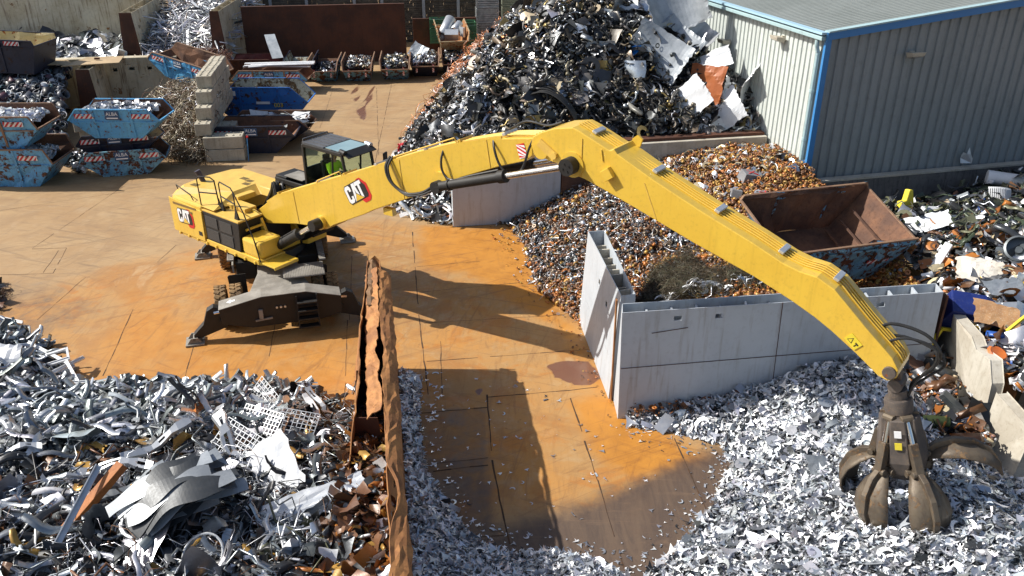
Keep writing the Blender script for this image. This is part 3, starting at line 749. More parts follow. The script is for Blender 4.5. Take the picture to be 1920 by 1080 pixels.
def pieces(heap, n, tpls, size, pal, tilt=.5, jit=.06, yaw=None, bias=None, lift=0.0):
    """list of merge-parts. size=(lo,hi) metres"""
    out = []; per = np.full(len(tpls), n // len(tpls))
    for t, k in zip(tpls, per):
        k = int(k)
        if k < 1: continue
        p, nr = heap.sample(k, bias); k = len(p)
        if k < 1: continue
        y = R_.normal(yaw[0], yaw[1], k) if yaw else None
        M = rotmats(k, nr, np.full(k, tilt), y); s = R_.uniform(0, 1, k) ** 1.7 * (size[1] - size[0]) + size[0]
        v = t[0][None] * s[:, None, None]
        v = np.einsum('nij,nkj->nki', M, v) + (p + nr * (R_.normal(0, jit, (k, 1)) + lift))[:, None, :]
        mn = v[:, :, 2].min(1); dz = np.maximum(0, .004 - mn); v[:, :, 2] += (dz * (dz < .25))[:, None]
        out.append((v, t[1], pick_cols(k, pal)))
    return out
SIL = ((.74, .76, .79), .85); MID = ((.46, .48, .51), .9); DRK = ((.06, .065, .07), .5); BLK = ((.018, .019, .022), .1); WHT = ((.82, .83, .84), .05)
ORG = ((.42, .15, .03), .1); BRN = ((.16, .075, .035), .1); OCH = ((.45, .26, .06), .25); BRS = ((.45, .34, .14), .6); COP = ((.62, .24, .10), .7); GRN = ((.055, .075, .045), .15); OLV = ((.13, .135, .08), .2); BLU = ((.03, .10, .38), .1); RED = ((.45, .03, .03), .1); CRM = ((.50, .42, .27), .1); YLW = ((.65, .42, .04), .1)
def pal(*a): return [(c[0], c[1], w) for c, w in a]
# ================================================================ BACK OF THE YARD
YA = radians(7.4); YU = V((cos(YA), sin(YA), 0)); YV = V((-sin(YA), cos(YA), 0))
def boxwall(name, label, A, B, h, th, mat, holes=(), cat='wall', kids=True, h1=None):
    A = V((*A, 0)); B = V((*B, 0)); d_ = (B - A).normalized(); n_ = V((-d_.y, d_.x, 0)) * th; c = A.copy(); B = B - A; A = V((0, 0, 0)); h1 = h1 or h
    z0 = V((0, 0, h)); z1 = V((0, 0, h1)); m = MB()
    skin(m, (A, B, B + z1, A + z0), holes)
    m.quad(B, B + n_, B + n_ + z1, B + z1); m.quad(B + n_, A + n_, A + n_ + z0, B + n_ + z1); m.quad(A + n_, A, A + z0, A + n_ + z0)
    m.quad(A + z0, B + z1, B + n_ + z1, A + n_ + z0)
    o = m.build(name, mat); o.location = c; return tag(o, label, cat)
hs = [(s, s + .012, .80, .825) for s in (.18, .30, .44, .56, .74, .86)]
boxwall('steel_bay_wall', 'tall cream steel wall with rust stains closing the bay at the top left', (-48, 62.2), (-26.2, 63.6), 5.6, .5, CREAMS, holes=hs)
boxwall('steel_bay_wall', 'cream steel wall behind the heap of white profiles', (-25.1, 66.2), (-18.9, 66.8), 5.2, .5, CREAMS, holes=[(.80, .86, .70, .76), (.2, .25, .72, .78)])
def awall(label, x0, x1, y0, y1, hh, tb, tt, holes):
    A = (V((x0, y0, 0)), V((x1, y1, 0)), V((x1 - (tb - tt) / 2, y1, hh)), V((x0 - (tb - tt) / 2, y0, hh)))
    B = (V((x0 - tb, y0, 0)), V((x1 - tb, y1, 0)), V((x1 - (tb + tt) / 2, y1, hh)), V((x0 - (tb + tt) / 2, y0, hh)))
    t = hollow_wall('steel_bay_wall', label, 'wall', A, B, CREAMS, ribs=7, holesA=holes, ends=(0, 1))
    m = MB(); c = V((x0, y0, 0)); m.quad(*[p - c for p in (A[0] + V((.02, -.03, 0)), B[0] + V((-.02, -.03, 0)), B[3] + V((-.02, -.03, .02)), A[3] + V((.02, -.03, .02)))]); m.build('end_plate', RUSTY, t, sol=.03)
    return t
awall('tapered cream wall with a dark rusty end plate left of the white profile heap', -24.55, -25.6, 57.4, 66.2, 4.0, 1.35, .75, [(.16, .19, .80, .85), (.10, .13, .72, .77)])
awall('short tapered cream wall with a rusty brown end plate under the loose board', -23.0, -23.3, 46.9, 49.3, 2.65, 1.15, .7, [(.3, .42, .66, .74), (.6, .72, .78, .86), (.62, .74, .66, .72)])
boxwall('steel_bay_wall', 'cream rust-streaked wall with square holes behind the wire tangle', (-31.5, 48.4), (-19.6, 50.2), 2.7, .6, CREAMS, holes=[(.70, .72, .72, .79), (.775, .80, .74, .80), (.86, .88, .74, .80)])
m = MB(); m.add([(0, 0, 0), (2.9, .75, .03), (2.5, 2.4, .05), (.7, 1.7, .12)], [(0, 1, 2, 3)]); o = m.build('loose_board', PLY, sol=.05); o.location = (-24.9, 47.3, 2.78)
k = MB().box((1.45, 1.3, .13), (.28, .10, .10)).build('lifting_lug', RUSTY, o); tag(o, 'pale tan board lying across the top of the cream divider walls', 'board')
m = MB(); random.seed(5)
for i in range(7): a = random.uniform(-.1, .1); m.bar((-i * .1, i * .13, i * .012), (-2.6 - i * .1 + a, -.35 + i * .16 + a, .05), .22, .03)
o = m.build('timber_planks', PLY); o.location = (-24.6, 47.9, 2.74); tag(o, 'splintered weathered planks lying left of the pale tan board', 'planks')
# long rusty plate wall and its tapered left end
boxwall('rusty_steel_wall', 'long dark brown rusty steel wall behind the row of skips', (-18.55, 60.3), (-7.55, 61.9), 3.95, .25, RUSTY)
awall('dark brown tapered wall end between the white profiles and the long rusty wall', -18.9, -19.4, 57.5, 66, 4.1, 1.1, .55, [])
bpy.context.view_layer.update()
boxwall('rusty_steel_wall', 'lower dark rusty wall under the sleeper fence at the back', (-7.3, 64.4), (-1.6, 65.2), 2.5, .2, RUSTY)
# sleeper fence with steel posts
def fence():
    t = empty('sleeper_fence', (-19, 67.4, 0), radians(8), 'dark fence of stacked rough timbers between grey steel posts at the back', 'fence')
    FT = pm('weathered_sleeper', (.105, .095, .075), (.055, .05, .042), 2.2, .9, dirt=.3, dcol='#8a8270', streak=0, bump=.5, bs=12)
    PG = pm('grey_steel_post', (.34, .38, .41), (.3, .34, .37), 2, .5, dirt=.1)
    random.seed(8); m = MB(); z = 0
    while z < 6.5:
        x = -.3; hh = random.uniform(.14, .22)
        while x < 24:
            L = random.uniform(1.6, 3.0); m.box((x + L / 2, random.uniform(-.05, .05), z + hh / 2), (L - .03, .3, hh - .02)); x += L
        z += hh
    m.build('timber_stack', FT, t)
    for x in (.6, 3.3, 6.9, 9.0, 12.2, 14.9, 17.6, 20.4): MB().box((x, -.22, 3.3), (.22, .12, 6.6)).build('post', PG, t)
fence()

# ---------------------------------------------------------------- concrete block wall
def block(L, W, H, seed):
    g = random.Random(seed); m = MB()
    m.box((0, 0, H / 2), (L - .03, W - .03, H - .025))
    o = m
    n = max(2, int(L / .3))
    for i in range(n):
        for j in (-1, 1): m.cyl((-L / 2 + (i + .5) * L / n, j * W * .22, H - .03), (-L / 2 + (i + .5) * L / n, j * W * .22, H + .035), .07, .055, 8)
    return m
bm_a = block(1.2, .76, .6, 1)
proto = None; ordn = ['bottom', 'second', 'third', 'topmost']; pos = ['front end', 'second from the front', 'third from the front', 'fourth from the front', 'rear end']
wd = V((-.15, .989, 0)).normalized(); ang = atan2(wd.y, wd.x); random.seed(3)
for c in range(4):
    start = 39.25 + c * .66; nb = [6, 5, 5, 4][c]
    for i in range(nb):
        y = start + .6 + i * 1.2; x = -14.62 - (y - 39.0) * .15 + random.uniform(-.02, .02)
        if proto is None: o = bm_a.build('concrete_block', BLOCKC, bevel=.035); proto = o
        else: o = proto.copy(); C.objects.link(o)
        o.location = (x, y, 1.2 + c * .6); o.rotation_euler = (0, 0, ang + random.uniform(-.015, .015))
        tag(o, 'pale concrete block, %s from the front in the %s row of the stepped wall' % (['first', 'second', 'third', 'fourth', 'fifth', 'last'][i], ['lowest', 'second', 'third', 'topmost'][c]), 'concrete block', 'concrete blocks of the stepped wall')
lb = block(1.85, .9, .6, 2).build('concrete_block', BLOCKC, bevel=.06); lb.location = (-13.8, 39.55, 0); lb.rotation_euler = (0, 0, YA); tag(lb, 'long pale concrete block on the ground at the foot of the stepped block wall', 'concrete block')
l2 = lb.copy(); C.objects.link(l2); l2.location = (-13.82, 39.57, .6); l2.rotation_euler = (0, 0, YA + .03); l2['label'] = 'long pale concrete block stacked on the ground block before the black skip'
l3 = lb.copy(); C.objects.link(l3); l3.location = (-14.3, 42, 0.0); l3.rotation_euler = (0, 0, ang); l3['label'] = 'long base block under the stepped block wall behind the wire tangle'
l4 = lb.copy(); C.objects.link(l4); l4.location = (-14.3, 42, 0.6); l4.rotation_euler = (0, 0, ang); l4['label'] = 'second base block under the stepped block wall behind the wire tangle'
for k, (x, y, z, r) in enumerate([(-20.35, 40.6, 0, .1), (-20.45, 40.5, .6, .0), (-20.7, 40.4, 1.2, .35)]):
    q = proto.copy(); C.objects.link(q); q.location = (x, y, z); q.rotation_euler = (0, 0, r + YA); q['group'] = 'concrete blocks beside the blue skips'
    q['label'] = ['bottom', 'middle', 'top turned'][k] + ' mossy concrete block in the pile between the two blue skip stacks'

# ================================================================ SKIPS
def text_obj(name, s, size, mat, M, parent, ext=.004):
    cu = bpy.data.curves.new(name, 'FONT'); cu.body = s; cu.size = size; cu.extrude = ext; cu.align_x = 'CENTER'; cu.align_y = 'CENTER'; cu.resolution_u = 3
    tmp = bpy.data.objects.new(name, cu); C.objects.link(tmp)
    dg = bpy.context.evaluated_depsgraph_get(); me = bpy.data.meshes.new_from_object(tmp.evaluated_get(dg))
    bpy.data.objects.remove(tmp); bpy.data.curves.remove(cu)
    me.materials.clear(); me.materials.append(mat)
    o = bpy.data.objects.new(name, me); C.objects.link(o); o.parent = parent; o.matrix_local = M; return o
def stripes(m, L, H, n=5, sl=.9):
    """red / white slanted stripes in local xz, 3 mm thick, centred"""
    x0 = -L / 2; w = L / n / 2; zb, zt = -H / 2, H / 2; k = H * sl; seq = 0; x = x0 - k
    while x < L / 2:
        a, b = x, x + w
        P = []
        for (px_, z) in ((a, zb), (b, zb), (b + k, zt), (a + k, zt)): P.append((min(max(px_, -L / 2), L / 2), z))
        if abs(P[1][0] - P[0][0]) + abs(P[2][0] - P[3][0]) > 1e-4:
            m.prism(P, 0, .006, 'y', mi=seq % 2)
        x += w; seq += 1
def skip(label, loc, hd, L=4.1, Wb=1.55, Wt=1.95, H=1.35, zt=.62, b=.52, r=.78, paint=None, inner=None, sign=True, tilt=(0, 0), mark=None, endstripe=False, closed=(0, 0), rimm=None, seed=1, name='skip', group='waste skips', sidestripe=True, dent=.02, one_low=False):
    t = empty(name, loc, 0, label, 'skip', group, rot=(tilt[0], tilt[1], hd))
    g = random.Random(seed); a = L / 2; b *= a; r_ = r * a; Zt = zt * H
    prof = [(-b, 0), (b, 0), (a, Zt), (r_, H), (-r_, H), (-a, Zt)]
    if closed[0]: prof = [(-b, 0), (b, 0), (a, Zt), (r_, H), (-a, H), (-a, Zt)]
    W = lambda z, s: s * ((Wb + (Wt - Wb) * z / H) / 2)
    # grids with dents: interpolate side panels
    m = MB()
    def side(s, off, mi):
        cols = 9; rows = [0, .3, .62, 1]
        def xr(z):  # x range at height z
            if z <= Zt: f = z / Zt; return (-b + (-a + b) * f, b + (a - b) * f)
            f = (z - Zt) / (H - Zt); l = -a + ((-r_ + a) if not closed[0] else 0) * f; return (l, a + (r_ - a) * f)
        zs = [0, Zt * .5, Zt, Zt + (H - Zt) * .5, H]; vs = []
        gg = random.Random(seed * 7 + int(s > 0))
        for z in zs:
            l, rr = xr(z)
            for i in range(cols + 1):
                dn = gg.gauss(0, dent) * (1.0 if 0 < i < cols else .3)
                vs.append((l + (rr - l) * i / cols, W(z, s) - s * off + dn, z + (gg.gauss(0, dent * .6) if z == H else 0) + (off if z == 0 else 0)))
        n = cols + 1
        m.add(vs, [(j * n + i, j * n + i + 1, (j + 1) * n + i + 1, (j + 1) * n + i) for j in range(len(zs) - 1) for i in range(cols)], mi)
    for s in (-1, 1): side(s, 0, 0); side(s, .035, 1)
    for off, mi in ((0, 0), (.035, 1)):
        for e in (-1, 1):
            m.quad((e * (b - off), W(0, -1) + off, off), (e * (b - off), W(0, 1) - off, off), (e * (a - off), W(Zt, 1) - off, Zt), (e * (a - off), W(Zt, -1) + off, Zt), mi)
            if e == -1 and closed[0]: m.quad((e * (a - off), W(Zt, -1) + off, Zt), (e * (a - off), W(Zt, 1) - off, Zt), (e * (a - off), W(H, 1) - off, H), (e * (a - off), W(H, -1) + off, H), mi)
        m.quad((-b, W(0, -1) + off, off), (b, W(0, -1) + off, off), (b, W(0, 1) - off, off), (-b, W(0, 1) - off, off), mi)
    m.build('body', [paint, inner], t)
    R = MB(); RM = rimm or paint
    for s in (-1, 1):
        P = [V((x, W(z, s), z)) for x, z in (prof[2], prof[3], prof[4], prof[5])]
        for p, q in zip(P[:-1], P[1:]): R.bar(p, q, .07, .06)
    for e in (-1, 1):
        z = H if (e == -1 and closed[0]) else Zt
        R.bar((e * a, W(z, -1), z), (e * a, W(z, 1), z), .07, .06)
    R.build('rim', RM, t, bevel=.008)
    B = MB()
    for s in (-1, 1):
        for x in (-.42 * a, 0.40 * a):
            B.bar((x, W(.08, s) + s * .03, .08), (x, W(H - .03, s) + s * .03, H - .03), .09, .05)
        B.bar((-a * .93, W(Zt * .93, s) + s * .02, Zt * .93), (a * .93, W(Zt * .93, s) + s * .02, Zt * .93), .035, .05)
    B.build('rib', RM if g.random() < .4 else paint, t)
    LG = MB()
    for s in (-1, 1):
        for x in (-.62 * a, .62 * a): LG.cyl((x, W(H * .8, s), H * .82), (x, W(H * .8, s) + s * .13, H * .82), .04, n=8)
    LG.build('lifting_pin', RM, t)
    if sidestripe:
        for x in (-.62 * a, .62 * a):
            S = MB(); stripes(S, .85, .21, 4); k = S.build('reflective_stripe', [STRR, STRW], t)
            z = Zt + (H - Zt) * .42; k.location = (x, W(z, -1) - .05, z)
    if endstripe:
        for y in (-.36, .36):
            S = MB(); stripes(S, .5, .12, 4); k = S.build('reflective_stripe', [STRR, STRW], t)
            fr = .80; x = -(b + (a - b) * fr) - .03; z = Zt * fr; k.location = (x, y * Wb, z); k.rotation_euler = (0, radians(90), radians(-90))
    if mark:
        z = Zt + (H - Zt) * .5
        p = MB().box((0, 0, 0), (.62, .01, .40)).build('sign_plate', SIGNB, t); p.location = (0, W(z, -1) - .05, z)
        text_obj('lettering', mark, .22, PWHITE, T(0, -.008, .06) @ Matrix.Rotation(radians(90), 4, 'X'), p)
        MB().box((0, -.008, -.12), (.5, .006, .05)).build('phone_line', PWHITE, p)
    return t
SIGNB = pm('sign_dark_blue', (.03, .07, .16), (.04, .09, .18), 4, .5, dirt=.1, bump=0)
RIMR = pm('rusty_rim', (.20, .11, .07), (.28, .17, .10), 3, .7, dirt=.2, bump=.1)
def fill(label, t, n, tps, size, pl, L, W_, z, tilt=.7, peak=.25, seed=0, y0=0, mat=None):
    """loose contents heaped inside a skip: its own top-level stuff object in world space"""
    bpy.context.view_layer.update(); Mw = t.matrix_world
    hp = Heap([(-L / 2, -W_ / 2), (L / 2, -W_ / 2), (L / 2, W_ / 2), (-L / 2, W_ / 2)], slope=.6, cap=peak, seed=seed + 5, base=z, rough=.1)
    parts = [hp.core(.2, .1, (.05, .045, .04))] + pieces(hp, n, tps, size, pl, tilt, .05)
    out = []
    A = np.array(Mw.to_3x3()); o = np.array(Mw.translation)
    for v, f, c in parts: out.append((np.einsum('ij,nkj->nki', A, v) + o, f, c))
    ob = merge('scrap_load', out, mat or SCRAP); tag(ob, label, kind='stuff'); return ob
TP_RING = [t_torus(.34, .1), t_torus(.3, .16), t_pipe(.4, .5, 9, .12), t_disc(9, .4), t_washer(10)]
TP_PIPE = [t_pipe(.42, .6, 11, .05), t_pipe(.42, .9, 11, .04), t_pipe(.45, .35, 11, .07)]
TP_CHUNK = [t_box(1), t_box(2, (.8, .6, .5)), t_fold(3), t_fold(4), t_arm(5), t_pipe(.35, .6, 8, .08), t_chan(6), t_arm(8)]
TP_SHEET = [t_fold(i, 4, .12) for i in range(11, 16)]
TP_ROD = [t_rod(i, .012, 4, 2, .05) for i in range(4)]
TP_PROF = [t_rod(i, .014, 4, 1, .0) for i in range(3)] + [t_rod(9, .012, 4, 4, .12)]
# --- left stacks
s2 = skip('large rusty light blue skip on the ground at the left edge', (-22.7, 36.55, 0), radians(1), L=5.2, Wb=1.9, Wt=2.3, H=1.75, paint=SKBLUE, inner=RUSTB, rimm=RIMR, seed=2, b=.66, r=.9, dent=.04)
s1 = skip('rusty light blue skip full of white plastic, stacked on another skip', (-22.9, 36.6, 1.72), radians(1), L=5.0, Wb=1.9, Wt=2.3, H=1.45, paint=SKBLUE, inner=RUSTB, rimm=RIMR, seed=3, b=.66, r=.9, dent=.04)
fill('white metal offcuts filling the lower rusty blue skip at the left edge', s2, 900, TP_SHEET, (.2, .45), pal((SIL, 2), (WHT, 3), (MID, 1)), 4.2, 1.9, 1.15, seed=1)
fill('crumpled white plastic and foil filling the upper blue skip at the left edge', s1, 1500, TP_SHEET + [t_box(9)], (.12, .3), pal((WHT, 6), (((.5, .55, .75), 0), 1)), 4.2, 1.9, 1.1, seed=2)
s5 = skip('worn light blue skip on the ground holding a nested black skip', (-17.9, 37.85, 0), radians(14), L=3.7, Wb=1.5, Wt=1.85, H=1.2, paint=SKWORN, inner=RUSTB, seed=5, mark='ALBA')
s4 = skip('black skip nested inside the worn blue skip, yellow inside its left end', (-18.15, 38.3, .62), radians(6), L=3.5, Wb=1.35, Wt=1.75, H=1.15, paint=SKNAVY, inner=SKBEIGE, seed=6, tilt=(radians(-3), radians(-3)), mark='ALBA')
s3 = skip('bright light blue skip with a sign, topmost of its stack beside the wire tangle', (-17.75, 38.0, 1.72), radians(-1), L=4.1, Wb=1.55, Wt=1.9, H=1.35, paint=SKCLEAN, inner=RUSTB, seed=7, mark='ALBA', dent=.012)
fill('silvery offcuts filling the topmost light blue skip of the left stack', s3, 500, TP_SHEET, (.12, .3), pal((WHT, 3), (SIL, 2), (MID, 1)), 3.0, 1.5, 1.12, seed=3)
fill('loose shiny tubes in the black nested skip', s4, 60, TP_ROD + TP_PIPE, (.25, .5), pal((SIL, 3), (BRN, 1)), 1.2, 1.3, .95, seed=4)
s6 = skip('dark navy skip with cream inside perched high at the left edge of the yard', (-28.6, 47.5, 2.62), radians(-3), L=6.2, Wb=2.1, Wt=2.4, H=1.8, paint=SKNAVY, inner=pm('cream_inside', (.55, .48, .28), (.5, .42, .22), 1, .7, rust=.2, bump=.1), seed=8, tilt=(0, radians(2)), b=.88, r=.97, zt=.85)
s7 = skip('light blue skip with rusty inside tilted down towards the block wall', (-18.4, 49.0, 1.75), radians(-25), L=4.6, Wb=1.6, Wt=1.95, H=1.35, paint=SKCLEAN, inner=RUSTB, rimm=RIMR, seed=9, tilt=(radians(6), radians(9)), mark='ALBA', dent=.03)
# --- middle stack
s8 = skip('black skip with a red and white stripe on the ground behind the crane cab', (-12.75, 41.15, 0), radians(3), L=4.1, Wb=1.6, Wt=1.95, H=1.4, paint=SKNAVY, inner=RUSTB, seed=10, mark='ALBA', dent=.012)
s8b = skip('brown skip loaded with white window frames between the black and the deep blue skip', (-12.5, 43.1, .0), radians(1), L=4.3, Wb=1.6, Wt=1.95, H=1.15, paint=SKNAVY, inner=RUSTB, rimm=RIMR, seed=11, sidestripe=False)
fill('white window frames and profiles heaped in the brown skip', s8b, 90, [t_frame(), t_frame(1, .4, .07)] + TP_SHEET, (.5, 1.2), pal((WHT, 4), (MID, 2)), 3.7, 1.7, .82, tilt=.2, peak=.15, seed=6)
s9 = skip('deep blue empty skip with grey-green inside and sloping right rim', (-13.9, 47.5, .1), radians(0), L=5.2, Wb=1.9, Wt=2.3, H=1.7, paint=SKDEEP, inner=GRINB, seed=12, b=.72, r=.66, zt=.5, dent=.015, sidestripe=False)
text_obj('lettering', '003', .34, PYEL, T(1.0, -1.12, .72) @ Matrix.Rotation(radians(90), 4, 'X'), s9)
k = MB().box((0, 0, 0), (.30, .012, .26)).build('sign_plate', PWHITE, s9); k.location = (-1.45, -1.13, 1.38)
k = MB().box((0, 0, 0), (.75, .012, .14)).build('sign_plate', PWHITE, s9); k.location = (.15, -1.09, .85)
s10 = skip('light blue skip with rusty inside and long white profiles sticking out', (-14.9, 53.3, 0), radians(0), L=4.7, Wb=1.7, Wt=2.1, H=1.4, paint=SKBLUE, inner=RUSTB, rimm=RIMR, seed=13, mark='ALBA')
s11 = skip('dark rusty red skip with empty inside behind the blue skips', (-17.0, 56.4, 0), radians(3), L=3.2, Wb=1.7, Wt=2.0, H=1.4, paint=RUSTY, inner=pm('red_brown_inside', (.16, .04, .03), (.11, .03, .025), 1, .7, dirt=.2), seed=14, sidestripe=False)
s12 = skip('olive and black stained skip beside the end-on skips', (-14.0, 57.3, 0), radians(95), L=3.7, Wb=1.55, Wt=1.9, H=1.35, paint=SKNAVY, inner=GRINB, seed=15, sidestripe=False)
m = MB(); random.seed(6)
for i in range(7): m.bar((-1.6 + random.uniform(-.3, .3), random.uniform(-.8, .8), 1.35 + i * .03), (2.5 + random.uniform(-.5, .3), random.uniform(-.6, .8), 1.5 + i * .04), .22, .05)
o = m.build('white_profiles', WHITE); o.location = (-14.9, 53.3, 0); tag(o, 'long white plastic profiles lying across the light blue skip', 'profiles')
m = MB(); m.add([(0, 0, 0), (.7, 0, .05), (1.6, -1.9, -1.1), (.9, -2, -1.15), (.35, -.9, -.35), (1.05, -.85, -.3)], [(0, 1, 5, 4), (4, 5, 2, 3)]); o = m.build('ribbed_sheet', GALV, sol=.03); o.location = (-16.5, 58.0, 2.5)
tag(o, 'grey ribbed metal sheet leaning out of the dark rusty skip', 'metal sheet')
# --- end-on row
SKG = [SKWORN, SKWORN, SKWORN, SKNAVY, SKNAVY]
row = [((609, 153), 'blue-grey rusty skip seen end-on, leftmost of the row below the long rusty wall', 'RUST'), ((673, 152), 'blue-grey end-on skip with a white scratch, filled with fine dark scrap', ''), ((743, 149), 'blue-grey end-on skip third from the left, filled with dark and pale lumps', ''),
       ((798, 143), 'black end-on skip filled with grey pipe pieces and a bent panel', ''), ((856, 139), 'black end-on skip underneath the beige skip', '')]
fills = [(420, TP_SHEET + TP_CHUNK, (.15, .4), pal((DRK, 5), (BLK, 4), (SIL, 2)), .55), (1500, TP_CHUNK, (.08, .2), pal((DRK, 4), (MID, 3), (BRN, 2), (CRM, 1)), 1.0),
         (700, TP_CHUNK + TP_SHEET, (.15, .38), pal((DRK, 5), (MID, 3), (CRM, 2)), .95), (420, TP_PIPE, (.2, .5), pal((MID, 4), (DRK, 2), (CRM, 1)), .95), (500, TP_PIPE + TP_CHUNK, (.15, .35), pal((MID, 4), (DRK, 3), (CRM, 1)), 1.0)]
for i, ((p, lab, _), fl) in enumerate(zip(row, fills)):
    c = at(*p) + V((-.1, 1.05, 0))
    s = skip(lab, c, radians(95), L=3.9, Wb=1.5, Wt=1.95, H=1.35, paint=SKG[i], inner=RUSTB, rimm=RIMR, seed=20 + i, endstripe=True, sidestripe=False, group='skips in the end-on row')
    fill(['dark shiny scrap', 'fine dark swarf and chippings', 'dark and cream metal lumps', 'grey pipe offcuts', 'short grey tubes'][i] + ' in the end-on skip, ' + ['first', 'second', 'third', 'fourth', 'last'][i] + ' from the left', s, *fl[:4], 2.9, 1.45, fl[4], seed=30 + i)
s13 = skip('beige rusty skip holding silver ducts, stacked on the rightmost end-on skip', (-4.15, 59.5, 1.55), radians(100), L=3.7, Wb=1.5, Wt=2.1, H=1.35, paint=SKBEIGE, inner=RUSTO, rimm=SKBEIGE, seed=28, sidestripe=False, tilt=(0, radians(-7)), group='skips in the end-on row')
m = MB()
for a, b, r in (((-.6, -.8, 1.0), (-.1, .5, 1.9), .38), ((.2, -.6, 1.3), (.5, .3, 1.6), .30)): m.cyl(a, b, r, n=14, caps=False)
m.box((.05, -1.0, 1.15), (.9, .5, .5), Matrix.Rotation(.6, 3, 'X')); m.box((.75, -.8, 1.3), (.15, .6, .6), Matrix.Rotation(.5, 3, 'Z'))
o = m.build('ventilation_ducts', ALU, sol=.02, smooth=True); o.location = (-4.1, 59.4, 1.3); tag(o, 'silver round and square ventilation ducts lying in the beige skip', 'ducts')
# --- stillages at the back
def stillage(label, loc, mat, d=(1.6, 1.2, 1.05), rz=.1, name='stillage', slat=7):
    t = empty(name, loc, rz, label, 'crate', 'crates stacked at the back of the yard'); x, y, z = d; g = random.Random(int(loc[0] * 100 + loc[2] * 10))
    m = MB()
    for s in (-1, 1):
        for k in range(slat):
            zz = .12 + (z - .2) * k / (slat - 1); m.box((g.uniform(-.02, .02), s * (y / 2 - .03), zz), (x - .08, .04 + g.uniform(0, .03), (z - .2) / slat * .86)); m.box((s * (x / 2 - .03), 0, zz), (.04, y - .1, (z - .2) / slat * .86))
    m.build('slatted_side', mat, t); f = MB()
    for i in (-1, 1):
        for j in (-1, 1): f.box((i * x / 2, j * y / 2, z / 2), (.07, .07, z))
    for j in (-1, 1): f.box((0, j * y / 2, z - .02), (x, .06, .06)); f.box((0, j * y / 2, .07), (x, .08, .10))
    f.build('frame', mat, t)
    MB().box((0, 0, .35), (x - .15, y - .15, .3)).build('load', SKNAVY, t)
    return t
WG = pm('weathered_grey_timber', (.42, .43, .42), (.28, .29, .28), 3, .8, dirt=.2, streak=.1, bump=.3); GC = pm('green_crate_paint', (.06, .20, .10), (.05, .16, .08), 2, .5, dirt=.2, rust=.1)
OLC = pm('olive_crate_timber', (.22, .24, .18), (.16, .18, .13), 2.5, .7, dirt=.2)
wl = ['lowest', 'second', 'third', 'fourth', 'fifth']
for k in range(5): stillage('weathered pale grey crate, %s of the tall stack left of the scrap heap' % wl[k], (-1.85 + .03 * (k % 2), 65.0, k * 1.08), WG, rz=.06 + .02 * (k % 3))
for k in range(5): stillage('olive grey crate, %s of the stack just right of the pale grey crates' % wl[k], (-.15, 68.3 + .02 * k, k * .95), OLC, (1.3, 1.2, .9), .1)
for k in range(6): stillage('olive crate, %s of the rightmost stack against the scrap heap' % (wl + ['sixth'])[k], (1.4, 68.5, k * .95), OLC, (1.5, 1.2, .9), .1)
for k in range(3): stillage('green metal crate, %s of the stack beside the beige skip' % wl[k], (-3.1, 63.4, k * .85), GC, (.9, 1.1, .8), .12)
stillage('single green crate standing behind the beige skip', (-5.3, 64.0, 2.0), GC, (1.4, 1.0, .6), .1)
stillage('dark green crate under the single green crate', (-5.3, 64.0, 0.9), GC, (1.4, 1.0, 1.05), .1); 
m = MB()
for k in range(12): m.box((random.uniform(-.05, .05), 0, .05 + k * .1), (2.2, 1.2, .07))
o = m.build('timber_pallets', pm('dark_pallet_wood', (.10, .085, .06), (.06, .05, .04), 3, .9, dirt=.3, dcol='#8a8068')); o.location = (-1.6, 61.5, 0); tag(o, 'dark timber pallets stacked on the ground right of the row of skips', 'pallets')
# ================================================================ MATERIAL HANDLER
MX, MY, MH = -7.9, 25.85, radians(-37.3)
ex = empty('material_handler', (MX, MY, 0), MH, 'big yellow wheeled scrap handler on four stabilisers with its long boom reaching right', 'scrap handler')
RCH = RZ(radians(53.5))
def build_rot(mb, name, mat, parent, M, **k):
    o = mb.build(name, mat, parent, **k); o.matrix_local = M; return o
# --- chassis (own heading)
m = MB()
m.box((0, 0, 1.0), (1.15, 5.4, .55)); m.prism([(-.95, -3.2), (1.0, -3.2), (.62, -1.6), (.62, 1.6), (1.0, 3.2), (-.95, 3.2), (-.62, 1.6), (-.62, -1.6)], 1.24, 1.30, 'z')
m.box((0, 0, .85), (.8, 3.6, .5))
chs = build_rot(m, 'chassis', [DUST], ex, RCH, bevel=.02)
m = MB()
m.cyl((0, 0, 1.28), (0, 0, 1.62), 1.05, .95, 28); build_rot(m, 'slew_ring', BLACK, ex, RCH, smooth=True)
for s in (-1, 1):
    m = MB(); m.box((s * .98, .0, 1.12), (.62, 1.9, .62)); build_rot(m, 'tool_box', BLACK, chs, Matrix(), bevel=.03)
    m = MB(); m.box((s * 1.42, .35 if s > 0 else .2, 1.52), (.2, 3.9 if s > 0 else 2.2, .05))
    for k in range(20): m.box((s * 1.42, -1.4 + k * .18 if s > 0 else -.8 + k * .1, 1.55), (.16, .03, .02))
    m.box((s * 1.36, .3, 1.35), (.05, 3.0, .28)); build_rot(m, 'side_walkway', DUST, chs, Matrix())
